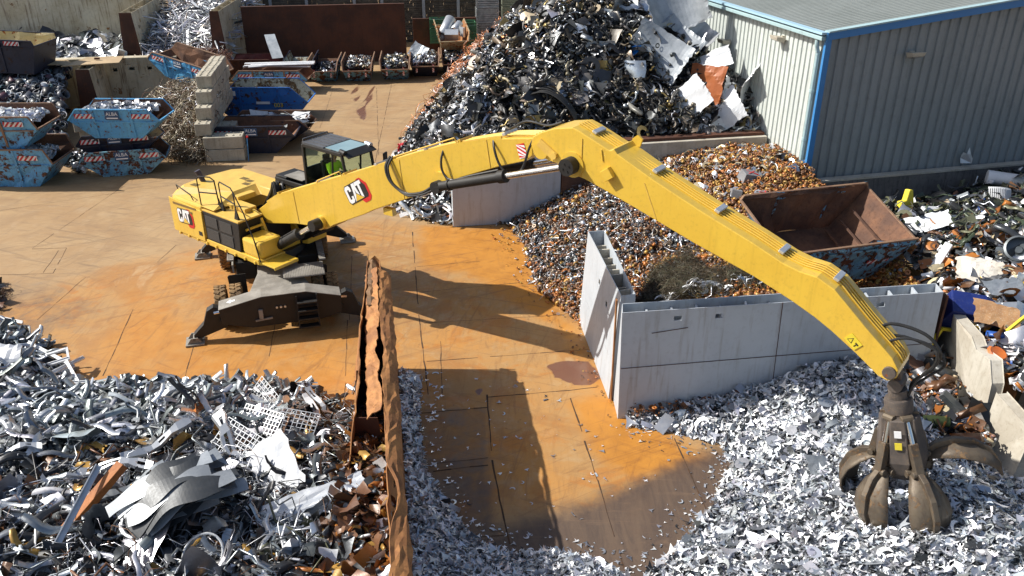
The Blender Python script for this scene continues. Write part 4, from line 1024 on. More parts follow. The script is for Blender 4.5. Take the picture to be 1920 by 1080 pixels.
for e in (-1, 1):   # stabiliser beams front / rear
    y = e * 3.22
    m = MB(); P = [(-1.75, .62), (-.9, .38), (1.1, .38), (1.75, .50), (1.78, 1.08), (.75, 1.36), (-.55, 1.36), (-1.80, 1.10)]
    m.prism(P, y - .26, y + .26, 'y')
    m.prism([(-1.80, 1.115), (-.55, 1.375), (.75, 1.375), (1.78, 1.095), (1.78, 1.12), (.75, 1.40), (-.55, 1.40), (-1.80, 1.14)], y - .30, y + .30, 'y', 1)
    b = build_rot(m, 'stabiliser_beam', [BLACK, DUST], ex, RCH, bevel=.015)
    if e < 0:
        d_ = MB()
        for x in (-.12, .0, .12): d_.cyl((x - .02, y - .27, .98), (x - .02, y - .31, .98), .035, n=8)
        build_rot(d_, 'hydraulic_port', [ALU], b, Matrix())
        d_ = MB(); d_.box((-.62, y - .30, .82), (.12, .08, .30)); d_.bar((-.8, y - .3, .62), (-.3, y - .3, .66), .05); build_rot(d_, 'tow_hook', [DUST], b, Matrix())
        d_ = MB(); x = .75
        for k in range(4): d_.box((x, y - .42 - .03 * k, 1.12 - .26 * k), (.58, .24, .04))
        for s in (-1, 1): d_.bar((x + s * .30, y - .34, 1.3), (x + s * .30, y - .50, .28), .04, .12)
        build_rot(d_, 'access_step', [BLACK], b, Matrix())
        d_ = MB(); a = V((-1.45, y + .02, 1.19)); d_.add([a + V(p) for p in ((-.12, .0, 0), (.0, -.12, .025), (.02, -.05, .03), (.13, -.05, .05), (.13, .05, .05), (.02, .05, .03), (.0, .12, .03))], [(0, 1, 2, 3, 4, 5, 6)]); build_rot(d_, 'white_arrow', [PWHITE], b, Matrix())
    for s in (-1, 1):
        L = MB(); pr = [(1.55, .98), (1.95, 1.16), (2.15, 1.05), (2.30, .62), (2.62, .30), (2.62, .16), (2.30, .22), (1.62, .45)]
        pr = [(s * (px_ + (0.0)), z) for px_, z in pr]
        yy = y - e * .02; L.prism(pr, yy - .13, yy + .13, 'y'); L.cyl((s * 1.7, yy - .2, .66), (s * 1.7, yy + .2, .66), .13, n=12)
        leg = build_rot(L, 'stabiliser_leg', BLACK, ex, RCH, bevel=.012)
        c_ = MB(); c_.cyl((s * 1.45, yy - .16, 1.02), (s * 1.95, yy - .16, .98), .045, n=8); build_rot(c_, 'cylinder_rod', CHROME, leg, Matrix(), smooth=True)
        p_ = MB(); p_.prism([(-.27, -.28), (.27, -.28), (.27, .28), (-.27, .28)], .0, .05, 'z', M=T(s * 2.62, yy, .01)); p_.prism([(-.22, .05), (.22, .05), (.1, .22), (-.1, .22)], -.20, -.16, 'y', M=T(s * 2.62, yy, .01)); p_.prism([(-.22, .05), (.22, .05), (.1, .22), (-.1, .22)], .16, .2, 'y', M=T(s * 2.62, yy, .01))
        p_.cyl((s * 2.62, yy - .2, .18), (s * 2.62, yy + .2, .18), .05, n=8); build_rot(p_, 'foot_pad', DUST, leg, Matrix())
# wheels: twin tyres
def tyre_mb(r=.60, w=.36):
    m = MB(); pf = [(.34, -w / 2 + .04), (.50, -w / 2), (.57, -w / 2 + .03), (r, -w / 2 + .09), (r, w / 2 - .09), (.57, w / 2 - .03), (.50, w / 2), (.34, w / 2 - .04)]
    n = 36; vs = [(rr * cos(2 * pi * k / n), rr * sin(2 * pi * k / n), z) for rr, z in pf for k in range(n)]
    m.add(vs, [(i * n + k, i * n + (k + 1) % n, (i + 1) * n + (k + 1) % n, (i + 1) * n + k) for i in range(len(pf) - 1) for k in range(n)])
    for k in range(22):
        a = 2 * pi * k / 22
        for s in (-1, 1):
            aa = a + (0 if s > 0 else pi / 22); q = Matrix.Rotation(aa, 4, 'Z')
            m.box((r + .008, 0, s * w * .24), (.045, .10, w * .42), Matrix.Rotation(s * .45, 3, 'X'), M=q)
    return m
TY = None
for yc in (-2.15, 2.15):
    for xc, in ((-1.78,), (-1.32,), (1.18,), (1.62,)):
        if TY is None:
            TY = tyre_mb().build('tyre', TYRE, ex, smooth=True); w_ = TY
            rm = MB(); rm.lathe([(.05, -.12), (.20, -.10), (.33, -.14), (.35, -.15), (.35, .15), (.33, .14), (.2, .02), (.05, 0)], 20); RIM = rm.build('wheel_rim', DUST, TY, smooth=True)
        else:
            w_ = TY.copy(); C.objects.link(w_); w_.parent = ex; r2 = RIM.copy(); C.objects.link(r2); r2.parent = w_
        w_.matrix_local = RCH @ T(xc, yc, .60) @ Matrix.Rotation(radians(90), 4, 'Y') @ Matrix.Rotation(xc * 7 + yc, 4, 'Z')
for yc in (-2.15, 2.15):
    m = MB(); m.cyl((-1.8, yc, .6), (1.8, yc, .6), .14, n=12); m.box((0, yc, .6), (.7, .5, .5)); build_rot(m, 'axle', BLACK, chs, Matrix())
    for s in (-1, 1):
        m = MB(); m.prism([(s * 1.0, .35), (s * 1.5, .35), (s * 1.55, 1.2), (s * 1.5, 1.25), (s * 1.0, 1.25)], yc + (.72 if yc < 0 else -.75), yc + (.75 if yc < 0 else -.72), 'y'); build_rot(m, 'mudguard', BLACK, chs, Matrix())
m = MB(); m.box((.78, -2.25, 1.52), (1.25, .92, .04))
for k in range(24): m.box((.20 + k * .051, -2.25, 1.545), (.018, .88, .014))
for s in (-1, 1): m.bar((.3 + (s + 1) * .48, -2.3, 1.3), (.3 + (s + 1) * .48, -2.3, 1.52), .06)
build_rot(m, 'chequer_platform', DUST, chs, Matrix())

# --- upper body (body frame: x forward, y left)
m = MB(); m.prism([(-3.45, -1.25), (-3.2, -1.45), (1.05, -1.45), (1.22, -1.35), (1.22, -.52), (.75, -.5), (.75, .5), (1.0, .6), (1.0, 1.4), (-3.2, 1.45), (-3.45, 1.25)], 1.60, 1.80, 'z')
for k in range(9): m.cyl((-3.1 + k * .5, -1.50, 1.66), (-3.1 + k * .5, -1.44, 1.66), .06, n=8)
m.build('turntable_frame', YEL, ex, bevel=.02)
m = MB(); y0, y1 = -1.46, 1.46
rear = [(-3.52, 1.68), (-3.62, 2.1), (-3.60, 2.85), (-3.42, 3.10), (-3.1, 3.2), (-1.62, 3.2), (-1.62, 1.68)]
m.prism([(-3.50, -1.10), (-3.25, -1.46), (-1.62, -1.46), (-1.62, 1.46), (-3.25, 1.46), (-3.50, 1.10), (-3.66, .5), (-3.66, -.5)], 1.80, 2.96, 'z')
m.build('counterweight', YEL, ex, bevel=.07)
m = MB(); m.add([(-3.56, -1.1, 2.95), (-3.28, -1.42, 2.95), (-1.0, -1.42, 2.93), (-1.0, .45, 2.95), (-.35, .45, 2.95), (-.35, 1.42, 2.95), (-3.28, 1.44, 2.95), (-3.56, 1.1, 2.95), (-3.70, 0, 2.95),
                 (-3.25, -.95, 3.2), (-3.05, -1.08, 3.2), (-1.35, -.35, 3.2), (-1.35, .55, 3.2), (-.45, .55, 3.2), (-.45, 1.3, 3.2), (-3.05, 1.30, 3.2), (-3.3, 1.0, 3.2), (-3.42, 0, 3.2)],
                [(i, (i + 1) % 9, (i + 1) % 9 + 9, i + 9) for i in range(9)] + [(9, 10, 11, 12, 15, 16, 17), (12, 13, 14, 15)])
m.build('engine_hood', YELD, ex, bevel=.03)
m = MB(); m.prism([(-3.4, 1.70), (-1.66, 1.70), (-1.62, 2.78), (-3.42, 2.90)], -1.485, -1.455, 'y'); pn = m.build('rear_side_panel', YEL, ex, bevel=.015)
for z in (2.80, 2.62): m = MB(); m.box((-2.55, -1.492, z - .04), (1.3 if z > 2.7 else .8, .01, .07), Matrix.Rotation(-.035, 3, 'Y')); m.build('vent_strip', pm('vent_brown%d' % int(z * 100), (.22, .13, .03), (.18, .11, .03), 8, .7, bump=.2), pn)
m = MB(); m.box((-1.85, -1.49, 1.95), (.18, .012, .14)); m.build('access_recess', PBLK, pn)
for x, y in ((-2.1, .65), (-1.75, .60), (-1.6, .35), (-2.9, -.75)): m = MB(); m.box((x, y, 3.205), (.30, .20, .012), Matrix.Rotation(.1, 3, 'Z')); m.build('hood_vent', pm('vent_dark', (.25, .16, .03), (.03, .025, .01), 40, .7, bump=0) if 'vent_dark' not in bpy.data.materials else bpy.data.materials['vent_dark'], ex)
m = MB(); m.cyl((-3.0, -.35, 3.18), (-3.12, -.45, 3.58), .085, .10, 14); m.build('exhaust', pm('exhaust_dark', (.03, .025, .05), (.05, .04, .06), 4, .4, bump=0), ex, smooth=True)
# right side black screened box, deck and fuel box
m = MB(); m.prism([(-1.58, 1.80), (.18, 1.80), (.28, 2.80), (-1.62, 2.80)], -1.44, -.50, 'y'); rb = m.build('screened_compartment', BLACK, ex, bevel=.02)
for i in range(2):
    for j in range(2):
        m = MB(); m.box((-1.18 + i * .75, -1.45, 2.05 + j * .45), (.62, .02, .36)); m.build('grille', pm('grille', (.03, .03, .03), (.06, .055, .05), 60, .7, bump=.3, bs=120) if 'grille' not in bpy.data.materials else bpy.data.materials['grille'], rb)
m = MB(); m.box((-.68, -.97, 2.83), (1.9, .95, .06)); m.box((-.9, -.62, 2.92), (1.5, .45, .16)); m.box((-1.25, -.1, 3.02), (.5, .7, .18)); m.build('walking_deck', YELD, ex, bevel=.012)
m = MB(); m.box((.72, -.98, 2.08), (.92, .88, .58)); fb = m.build('fuel_tank_box', YEL, ex, bevel=.10)
m = MB(); m.bar((.35, -.55, 2.55), (.35, -1.25, 2.55), .06); m.bar((.40, -.7, 2.1), (.40, -.75, 2.1), .02); m.build('grab_bar', YEL, rb)
m = MB(); m.box((1.55, -1.0, 1.72), (.62, .92, .05)); m.box((1.85, -1.0, 1.70), (.04, .92, .10)); m.build('front_step', YEL, ex, bevel=.01)
# engine / valve cavity
m = MB(); m.box((-.45, .0, 2.15), (1.5, 1.05, .7)); random.seed(2)
for k in range(26): m.tube([(random.uniform(-1.0, .3), random.uniform(-.45, .5), 2.45 + random.uniform(0, .2)) for _ in range(3)], .03, 5)
m.build('valve_block', BLACK, ex)
m = MB()
for k in range(16):
    x = -.35 + random.uniform(-.15, .15); y = .62 + random.uniform(-.22, .22)
    m.tube([(x - .5, y * .8, 2.5), (x - .1, y, 3.0 + random.uniform(-.1, .3)), (x + .05, y, 3.45 + random.uniform(-.15, .1)), (x + .3, y * .7, 3.1), (x + .5, y * .5, 2.8)], .035, 6)
m.build('hose_bundle', RUBBER, ex, smooth=True)
# handrails
def rail(name, loops, r=.022):
    m = MB()
    for lp in loops: m.tube(lp, r, 6, smooth=False)
    return m.build(name, BLACK, ex, smooth=True)
rail('handrail', [[(-1.7, -1.38, 2.95), (-1.72, -1.38, 3.85), (-1.6, -1.36, 3.95), (-1.25, -1.2, 3.95), (-1.12, -1.15, 3.85), (-1.1, -1.1, 2.85)], [(-1.7, -1.38, 3.4), (-1.1, -1.12, 3.4)]])
rail('handrail', [[(-.95, -1.1, 2.85), (-.98, -1.1, 3.75), (-.88, -1.12, 3.85), (-.15, -1.25, 3.85), (-.02, -1.27, 3.75), (.05, -1.3, 2.85)], [(-.97, -1.1, 3.35), (0, -1.28, 3.35)], [(-.02, -1.27, 3.75), (.55, -1.38, 3.2), (.95, -1.42, 2.4), (1.18, -1.46, 1.75)]])
rail('handrail', [[(-3.4, -1.1, 3.05), (-3.38, -1.15, 3.22), (-2.3, -1.35, 3.18), (-2.15, -1.36, 3.0)]], .018)
m = MB(); 
for x, y in ((-1.1, -1.1), (-.95, -1.1), (.05, -1.3)): m.add([(x - .1, y - .04, 2.85), (x + .1, y - .04, 2.85), (x + .1, y + .04, 2.85), (x - .1, y + .04, 2.85), (x - .02, y, 3.25), (x + .02, y, 3.25)], [(0, 1, 5, 4), (2, 3, 4, 5), (0, 4, 3), (1, 2, 5)])
m.build('rail_base', BLACK, ex)
# --- boom
HW = .36
foot = MB()
for s in (-1, 1): foot.prism([(-.75, 1.78), (.75, 1.78), (.45, 2.35), (.22, 2.85), (-.12, 2.95), (-.4, 2.75)], s * .56 - .05, s * .56 + .05, 'y')
foot.build('boom_foot', YEL, ex, bevel=.02)
btop = [(-.35, 2.45), (-.3, 2.72), (-.12, 2.86), (.4, 3.22), (.9, 3.53), (2.85, 4.34), (4.06, 4.83), (5.4, 5.39), (6.1, 5.71), (7.3, 6.2), (8.47, 6.63), (9.88, 7.06), (10.8, 7.24)]
bbot = [(11.15, 7.18), (11.2, 6.92), (10.8, 6.82), (10.63, 6.66), (9.88, 6.38), (8.6, 5.82), (7.55, 5.22), (5.31, 4.15), (4.91, 3.92), (3.49, 3.22), (3.2, 3.02), (2.98, 2.95), (2.75, 2.98), (1.76, 2.83), (.08, 2.43), (-.2, 2.36)]
m = MB(); m.prism(btop + bbot, -HW, HW, 'y'); boom = m.build('boom', YEL, ex, bevel=.018)
def along(P, off=0):
    return [(x, z + off) for x, z in P]
m = MB()
for y in (-.2, -.08, .04, .16): m.tube([(x, y, z + .05) for x, z in btop[3:]], .022, 6, smooth=True)
m.build('hydraulic_pipes', YEL, boom, smooth=True)
for i in range(4, 12):
    x, z = btop[i]; m = MB(); m.box((x, -.02, z + .08), (.10, .50, .08), Matrix.Rotation(-.45, 3, 'Y')); m.build('pipe_clamp', ALU if i % 2 else YEL, boom, bevel=.01)
for sgn in (-1,):
    m = MB(); P = btop[3:12]
    for a, b in zip(P[:-1], P[1:]): m.bar((a[0], -HW + .02, a[1] + .02), (b[0], -HW + .02, b[1] + .02), .04, .07)
    for a, b in ((btop[5], btop[6]), (btop[8], btop[10])):
        m.tube([(a[0], -HW + .04, a[1]), (a[0] + .1, -HW + .04, a[1] + .16), (b[0] - .1, -HW + .04, b[1] + .16), (b[0], -HW + .04, b[1])], .022, 6, smooth=False)
    m.build('top_edge_rail', YEL, boom)
m = MB(); m.cyl((2.99, -HW - .12, 3.2), (2.99, HW + .12, 3.2), .22, n=20); m.cyl((7.93, -HW - .1, 5.6), (7.93, HW + .1, 5.6), .24, n=20); m.build('pin_boss', YEL, boom, smooth=True)
m = MB(); m.bar((5.6, -.2, 4.16), (5.95, -.2, 4.18), .16, .2); m.build('work_lamp', YEL, boom)
m = MB(); m.bar((8.0, -HW, 5.8), (8.0, -HW - .02, 5.8), .02)
# boom lift cylinders
for s in (-1, 1):
    m = MB(); a = V((.62, s * .62, 1.72)); b = V((3.0, s * .62, 3.2)); d_ = (b - a).normalized()
    m.cyl(a, a + d_ * 1.75, .15, n=16); m.cyl(a + d_ * 1.70, a + d_ * 1.86, .175, n=16); m.tube([a + d_ * .2 + V((0, 0, .2)), a + d_ * 1.7 + V((0, 0, .2))], .03, 6, smooth=False); m.cyl(a + V((0, -.15, 0)), a + V((0, .15, 0)), .2, n=14)
    cy = m.build('lift_cylinder', BLACK, ex, smooth=True)
    m = MB(); m.cyl(a + d_ * 1.85, b, .085, n=14); m.build('piston_rod', CHROME, cy, smooth=True)
    m = MB(); m.cyl(b + V((0, -.17, 0)), b + V((0, .17, 0)), .17, n=18); m.build('rod_eye', BLACK, cy, smooth=True)
# stick cylinders
for s in (-1, 1):
    m = MB(); a = V((7.95, s * .56, 5.48)); b = V((11.97, s * .56, 6.86)); d_ = (b - a).normalized()
    m.cyl(a, a + d_ * 2.2, .125, n=16); m.cyl(a + d_ * 2.15, a + d_ * 2.35, .16, n=16); m.cyl(a + V((0, -.12, 0)), a + V((0, .12, 0)), .16, n=14); m.cyl(a + d_ * .42, a + d_ * .48, .15, n=14)
    cy = m.build('stick_cylinder', BLACK, ex, smooth=True)
    m = MB(); m.cyl(a + d_ * 2.3, b, .08, n=14); m.build('piston_rod', CHROME, cy, smooth=True)
    m = MB(); m.cyl(b + V((0, -.15, 0)), b + V((0, .15, 0)), .2, n=18)
    for k in range(4): m.cyl(b + V((.09 * cos(k * pi / 2 + .5), -.17 * 1, .09 * sin(k * pi / 2 + .5))), b + V((.09 * cos(k * pi / 2 + .5), -.15, .09 * sin(k * pi / 2 + .5))), .02, n=6)
    m.build('rod_eye', BLACK, cy, smooth=True)
m = MB()
m.tube([(6.05, -.30, 5.85), (6.05, -.50, 5.6), (6.25, -.55, 5.25), (6.8, -.58, 5.05), (7.4, -.6, 5.2), (7.75, -.58, 5.42)], .042, 8)
m.tube([(6.15, -.30, 5.88), (6.15, -.52, 5.6), (6.35, -.57, 5.22), (6.85, -.6, 5.02), (7.4, -.62, 5.15), (7.8, -.6, 5.36)], .03, 8)
m.tube([(8.0, -.3, 6.45), (8.02, -.45, 6.2), (8.1, -.5, 5.9), (8.4, -.52, 5.75), (9.0, -.5, 5.98), (9.9, -.5, 6.32)], .03, 8)
m.tube([(9.6, -.3, 7.0), (9.75, -.46, 6.8), (9.95, -.5, 6.45), (10.3, -.5, 6.25), (10.6, -.48, 6.5), (10.75, -.42, 7.0), (10.85, -.35, 7.25)], .03, 8)
m.tube([(9.65, .3, 7.1), (10.3, .1, 7.45), (10.9, .1, 7.45), (11.3, .1, 7.6)], .03, 8)
m.build('hydraulic_hose', RUBBER, ex, smooth=True)
# --- stick
stop = [(10.80, 7.10), (10.85, 7.30), (11.1, 7.45), (11.45, 7.60), (11.93, 7.70), (12.14, 7.64), (12.9, 7.36), (13.0, 7.42), (13.1, 7.32), (14.03, 6.92), (15.18, 6.49), (16.33, 6.10), (17.0, 5.84), (17.35, 5.76), (17.7, 5.74), (18.07, 5.58), (18.35, 5.34), (18.79, 4.96), (19.36, 4.50), (19.50, 4.30), (19.50, 4.12)]
sbot = [(19.36, 4.0), (19.18, 4.04), (18.68, 4.38), (18.16, 4.69), (17.79, 4.88), (17.31, 5.08), (16.43, 5.39), (15.07, 5.76), (13.6, 6.21), (12.82, 6.44), (12.3, 6.58), (12.04, 6.62), (11.85, 6.66), (11.51, 6.80), (11.1, 6.84), (10.88, 6.92)]
m = MB(); m.prism(stop + sbot, -.42, .42, 'y'); stick = m.build('stick', YEL, ex, bevel=.018)
m = MB(); tp = stop[4:6] + stop[9:20]
for y in (-.12, -.02, .08, .18): m.tube([(x, y, z + .02) for x, z in tp], .016, 6, smooth=True)
m.build('hydraulic_pipes', YEL, stick, smooth=True)
for x, z in ((12.35, 7.58), (13.9, 7.0), (15.4, 6.45), (16.85, 5.92), (18.0, 5.65)):
    m = MB(); m.box((x, .03, z + .03), (.12, .42, .06), Matrix.Rotation(.38, 3, 'Y')); m.build('pipe_clamp', ALU, stick, bevel=.01)
m = MB(); m.bar((12.85, -.44, 6.95), (13.0, -.44, 6.75), .22, .24); m.bar((12.75, -.43, 7.1), (12.7, -.43, 7.35), .03); m.build('junction_box', YEL, stick, bevel=.01)
m = MB(); m.prism([(13.0, 7.3), (13.2, 7.3), (13.25, 7.48), (13.12, 7.56), (13.0, 7.46)], .38, .43, 'y'); m.cyl((11.1, -.47, 7.02), (11.1, .47, 7.02), .2, n=18); m.cyl((11.97, -.45, 6.86), (11.97, .45, 6.86), .3, n=20); m.build('lifting_eye', YEL, stick)
m = MB(); m.bar((11.05, -.45, 7.22), (11.5, -.45, 6.95), .05, .2); m.cyl((11.48, -.5, 6.98), (11.48, -.42, 6.98), .08, n=10); m.build('pin_lock', YELD, stick)
m = MB()
for x, a, b in ((1.9, 2.9, 3.9), (6.55, 4.75, 5.85), (9.55, 6.25, 6.95)): m.bar((x, -HW - .003, a), (x - .12, -HW - .003, b), .008, .02)
m.build('weld_line', YELD, boom)
m = MB()
for x, a, b in ((12.2, 6.62, 7.5), (14.15, 6.08, 6.82)): m.bar((x, -.424, a), (x + (.0 if x < 13 else -.35), -.424, b), .008, .02)
m.build('weld_line', YELD, stick)
# --- logos and signs
def logo(parent, M):
    t = MB()
    t.prism([(2.2, 1.56), (2.75, 1.56), (3.42, .95), (3.42, -.12), (3.05, -.42), (2.2, -.42), (1.75, 0)], -.004, .0, 'y', 0)
    t.prism([(-.08, .15), (.15, -.08), (2.95, -.08), (3.12, .12), (3.12, .85), (2.55, 1.48), (.15, 1.48), (-.08, 1.25)], -.008, -.0005, 'y', 1)
    for P in ([(0, .2), (.2, 0), (.72, 0), (.9, .2), (.9, .52), (.6, .52), (.6, .3), (.32, .3), (.32, 1.1), (.6, 1.1), (.6, .9), (.9, .9), (.9, 1.2), (.72, 1.4), (.2, 1.4), (0, 1.2)],
              [(.95, 0), (1.25, 1.4), (1.66, 1.4), (2.0, 0), (1.68, 0), (1.45, .95), (1.27, 0)],
              [(1.74, 1.4), (2.7, 1.4), (2.7, 1.1), (2.4, 1.1), (2.4, .0), (2.08, .0), (2.08, 1.1), (1.74, 1.1)]):
        t.prism(P, -.012, -.001, 'y', 2)
    t.prism([(.98, -.04), (2.5, -.04), (1.46, .62)], -.0125, -.001, 'y', 1); t.prism([(1.05, 0), (2.36, 0), (1.46, .55)], -.014, -.001, 'y', 3)
    o = t.build('maker_logo', [PRED, PBLK, PWHITE, YEL], parent); o.matrix_local = M; return o
SH = Matrix(((1, 0, -.30, 0), (0, 1, 0, 0), (0, 0, 1, 0), (0, 0, 0, 1)))
logo(boom, T(4.38, -HW - .004, 4.10) @ Matrix.Rotation(radians(-24), 4, 'Y') @ Matrix.Diagonal((.295, 1, .35, 1)) @ SH)
logo(pn, T(-2.98, -1.492, 2.12) @ Matrix.Rotation(radians(3), 4, 'Y') @ Matrix.Diagonal((.25, 1, .32, 1)) @ SH)
m = MB(); stripes(m, .34, .24, 3, .8); o = m.build('warning_stripe', [PRED, PWHITE], boom); o.matrix_local = T(10.5, -HW - .012, 6.88) @ Matrix.Rotation(radians(70), 4, 'Y')
m = MB(); m.box((0, 0, 0), (.30, .008, .20)); k = m.build('warning_sign', PYEL, stick); k.matrix_local = T(18.60, -.432, 4.62) @ Matrix.Rotation(radians(40), 4, 'Y')
m = MB(); m.prism([(-.11, -.06), (.01, -.06), (-.05, .06)], -.008, -.004, 'y', 0); m.prism([(-.09, -.048), (-.01, -.048), (-.05, .036)], -.010, -.004, 'y', 1); m.box((.08, -.006, .02), (.07, .006, .03)); m.box((.08, -.006, -.03), (.02, .006, .06)); m.build('warning_symbol', [PBLK, PYEL], k)
# --- cab
cx0, cx1, cy0, cy1, cz0, cz1 = 1.28, 3.05, .62, 1.78, 3.40, 5.08
m = MB(); m.box((.35, 1.2, 2.35), (1.5, .9, 1.1)); m.box((2.1, 1.2, 3.3), (1.85, 1.15, .16)); m.bar((.6, 1.2, 2.4), (2.2, 1.2, 3.25), .5, .5); m.build('cab_riser', BLACK, ex, bevel=.02)
m = MB(); m.box((.35, 1.2, 3.42), (1.8, .92, .07)); m.box((-.35, 1.25, 3.52), (.55, .8, .2)); m.bar((-.5, .74, 3.52), (1.25, .74, 3.52), .05, .16); m.box((.95, 1.3, 3.6), (.5, .6, .3)); m.build('rear_walkway', BLACK, ex, bevel=.02)
m = MB(); m.box((.2, 1.22, 3.63), (.9, .6, .02)); m.build('walkway_cover', DUST, ex)
c = MB(); p = .045
xr = 1.28; fr_b = 3.30; fr_t = 3.02
for y in (cy0, cy1):
    c.bar((xr, y, cz0), (xr, y, cz1), .10, .10); c.bar((fr_b, y, cz0), (fr_t, y, cz1), .08, .08); c.bar((2.45, y, cz0), (2.62, y, cz1), .05, .06)
    c.bar((xr, y, cz1 - .03), (fr_t, y, cz1 - .03), .09, .12); c.bar((xr, y, cz0 + .1), (fr_b, y, cz0 + .1), .06, .30)
for x, z in ((xr, cz1 - .03), (fr_t, cz1 - .03), (xr, cz0 + .06), (fr_b, cz0 + .06)): c.bar((x, cy0, z), (x, cy1, z), .09, .12)
c.box((2.2, 1.2, cz0), (2.1, 1.12, .06)); c.box((xr - .02, 1.2, cz0 + .45), (.05, 1.1, .9))
cab = c.build('cab_frame', BLACK, ex, bevel=.02)
c = MB(); c.box((1.72, 1.2, cz1 + .03), (.98, 1.16, .05))
for k in range(5): c.box((1.72, .78 + k * .21, cz1 + .062), (.9, .02, .02))
c.bar((1.2, .7, cz1 + .12), (1.2, 1.7, cz1 + .12), .03); c.bar((1.2, .7, cz1), (1.2, .7, cz1 + .12), .03); c.bar((1.2, 1.7, cz1), (1.2, 1.7, cz1 + .12), .03)
c.build('cab_roof', pm('grey_roof_panel', (.10, .10, .105), (.075, .075, .08), 3, .45, dirt=.1, bump=.02), cab)
m = MB(); m.quad((2.24, .68, cz1 + .045), (2.98, .68, cz1 + .03), (2.98, 1.72, cz1 + .03), (2.24, 1.72, cz1 + .045)); m.build('roof_window', pm('roof_glass_reflective', (.25, .36, .38), (.2, .3, .33), 1, .15, dirt=0, bump=0), cab, sol=.012)
m = MB()
for y in (cy0 - .03, cy1 + .01): m.quad((xr + .05, y, cz0 + .26), (2.44, y, cz0 + .26), (2.58, y, cz1 - .1), (xr + .05, y, cz1 - .1)); m.quad((2.50, y, cz0 + .26), (fr_b - .05, y, cz0 + .26), (fr_t - .04, y, cz1 - .1), (2.66, y, cz1 - .1))
m.build('side_window', GLASS, cab, sol=.008)
m = MB(); m.quad((fr_b + .02, cy0 + .05, cz0 + .1), (fr_b + .02, cy1 - .05, cz0 + .1), (fr_t + .04, cy1 - .05, cz1 - .1), (fr_t + .04, cy0 + .05, cz1 - .1)); m.build('windscreen', GLASS, cab, sol=.008)
m = MB(); m.quad((xr - .02, cy0 + .06, cz0 + .9), (xr - .02, cy1 - .06, cz0 + .9), (xr - .02, cy1 - .06, cz1 - .1), (xr - .02, cy0 + .06, cz1 - .1)); m.build('rear_window', GLASS, cab, sol=.008)
m = MB(); m.add([(fr_t, cy0, cz1 + .03), (fr_t, cy1, cz1 + .03), (fr_t + .30, cy1, cz1 - .10), (fr_t + .30, cy0, cz1 - .10)], [(0, 1, 2, 3)]); m.build('sun_visor', BLACK, cab, sol=.03)
for y in (cy0 + .05, cy1 - .05): m = MB(); m.cyl((fr_t - .1, y, cz1 + .06), (fr_t + .12, y, cz1 + .02), .07, .09, 12); m.build('headlight', ALU if y > 1 else BLACK, cab, smooth=True)
m = MB(); m.box((3.35, cy1 + .32, 4.62), (.06, .24, .42), Matrix.Rotation(.3, 3, 'Z')); m.build('mirror', BLACK, cab, bevel=.03)
m = MB(); m.tube([(3.2, cy1, 4.1), (3.33, cy1 + .22, 4.25), (3.33, cy1 + .25, 4.6)], .018, 6, smooth=False); m.build('mirror_arm', BLACK, cab)
m = MB(); m.bar((3.34, 1.3, 3.6), (3.16, 1.15, 4.7), .02); m.build('wiper', BLACK, cab)
m = MB(); m.box((1.95, 1.2, 3.86), (.5, .5, .12)); m.box((1.68, 1.2, 4.2), (.12, .48, .62), Matrix.Rotation(-.15, 3, 'Y')); m.box((1.62, 1.2, 4.58), (.1, .26, .2)); m.box((1.95, 1.2, 3.65), (.35, .35, .35)); m.build('operator_seat', BLACK, cab, bevel=.03)
m = MB(); 
for y in (.86, 1.54): m.box((2.05, y, 4.0), (.5, .12, .1)); m.cyl((2.28, y, 4.02), (2.30, y, 4.2), .02, n=8)
m.box((2.98, .82, 4.15), (.05, .2, .26)); m.build('armrest_console', BLACK, cab, bevel=.015)

# --- grapple
GA = radians(-14.5); GM = T(19.36, 0, 4.20) @ Matrix.Rotation(GA, 4, 'Y')
GB = pm('grapple_brown_steel', (.07, .058, .052), (.11, .09, .075), 2.5, .6, rust=.04, rs=4, dirt=.25, dcol='#7a6650', bump=.15)
GT = pm('grapple_worn_tine', (.15, .12, .085), (.095, .075, .056), 2.5, .55, metal=.35, rust=.18, rs=5, rcol=('#4a3828', '#7a6144'), dirt=.25, dcol='#6a5a44', bump=.35, bs=14, streak=.35)
m = MB(); m.box((0, 0, -.25), (.20, .20, .62)); m.cyl((0, -.48, 0), (0, .48, 0), .13, n=16); m.cyl((0, -.2, -.42), (0, .2, -.42), .14, n=16)
m.cyl((0, 0, -.55), (0, 0, -.78), .18, n=20)
gr = m.build('grapple', GB, ex, bevel=.01); gr.matrix_local = GM
m = MB(); m.lathe([(.02, -.74), (.25, -.74), (.27, -.79), (.27, -1.02), (.24, -1.06), (.02, -1.06)], 20); m.build('rotator', GB, gr, smooth=True)
m = MB()
m.lathe([(.05, -1.02), (.26, -1.04), (.30, -1.5), (.28, -2.15), (.36, -2.2), (.36, -2.42), (.1, -2.46)], 10); m.build('grapple_body', GB, gr)
def gM(azw): return Matrix.Rotation(radians(azw + 37.3), 4, 'Z')
azs = [(206, 2), (276, 4), (134, 20), (350, 66), (60, 12)]
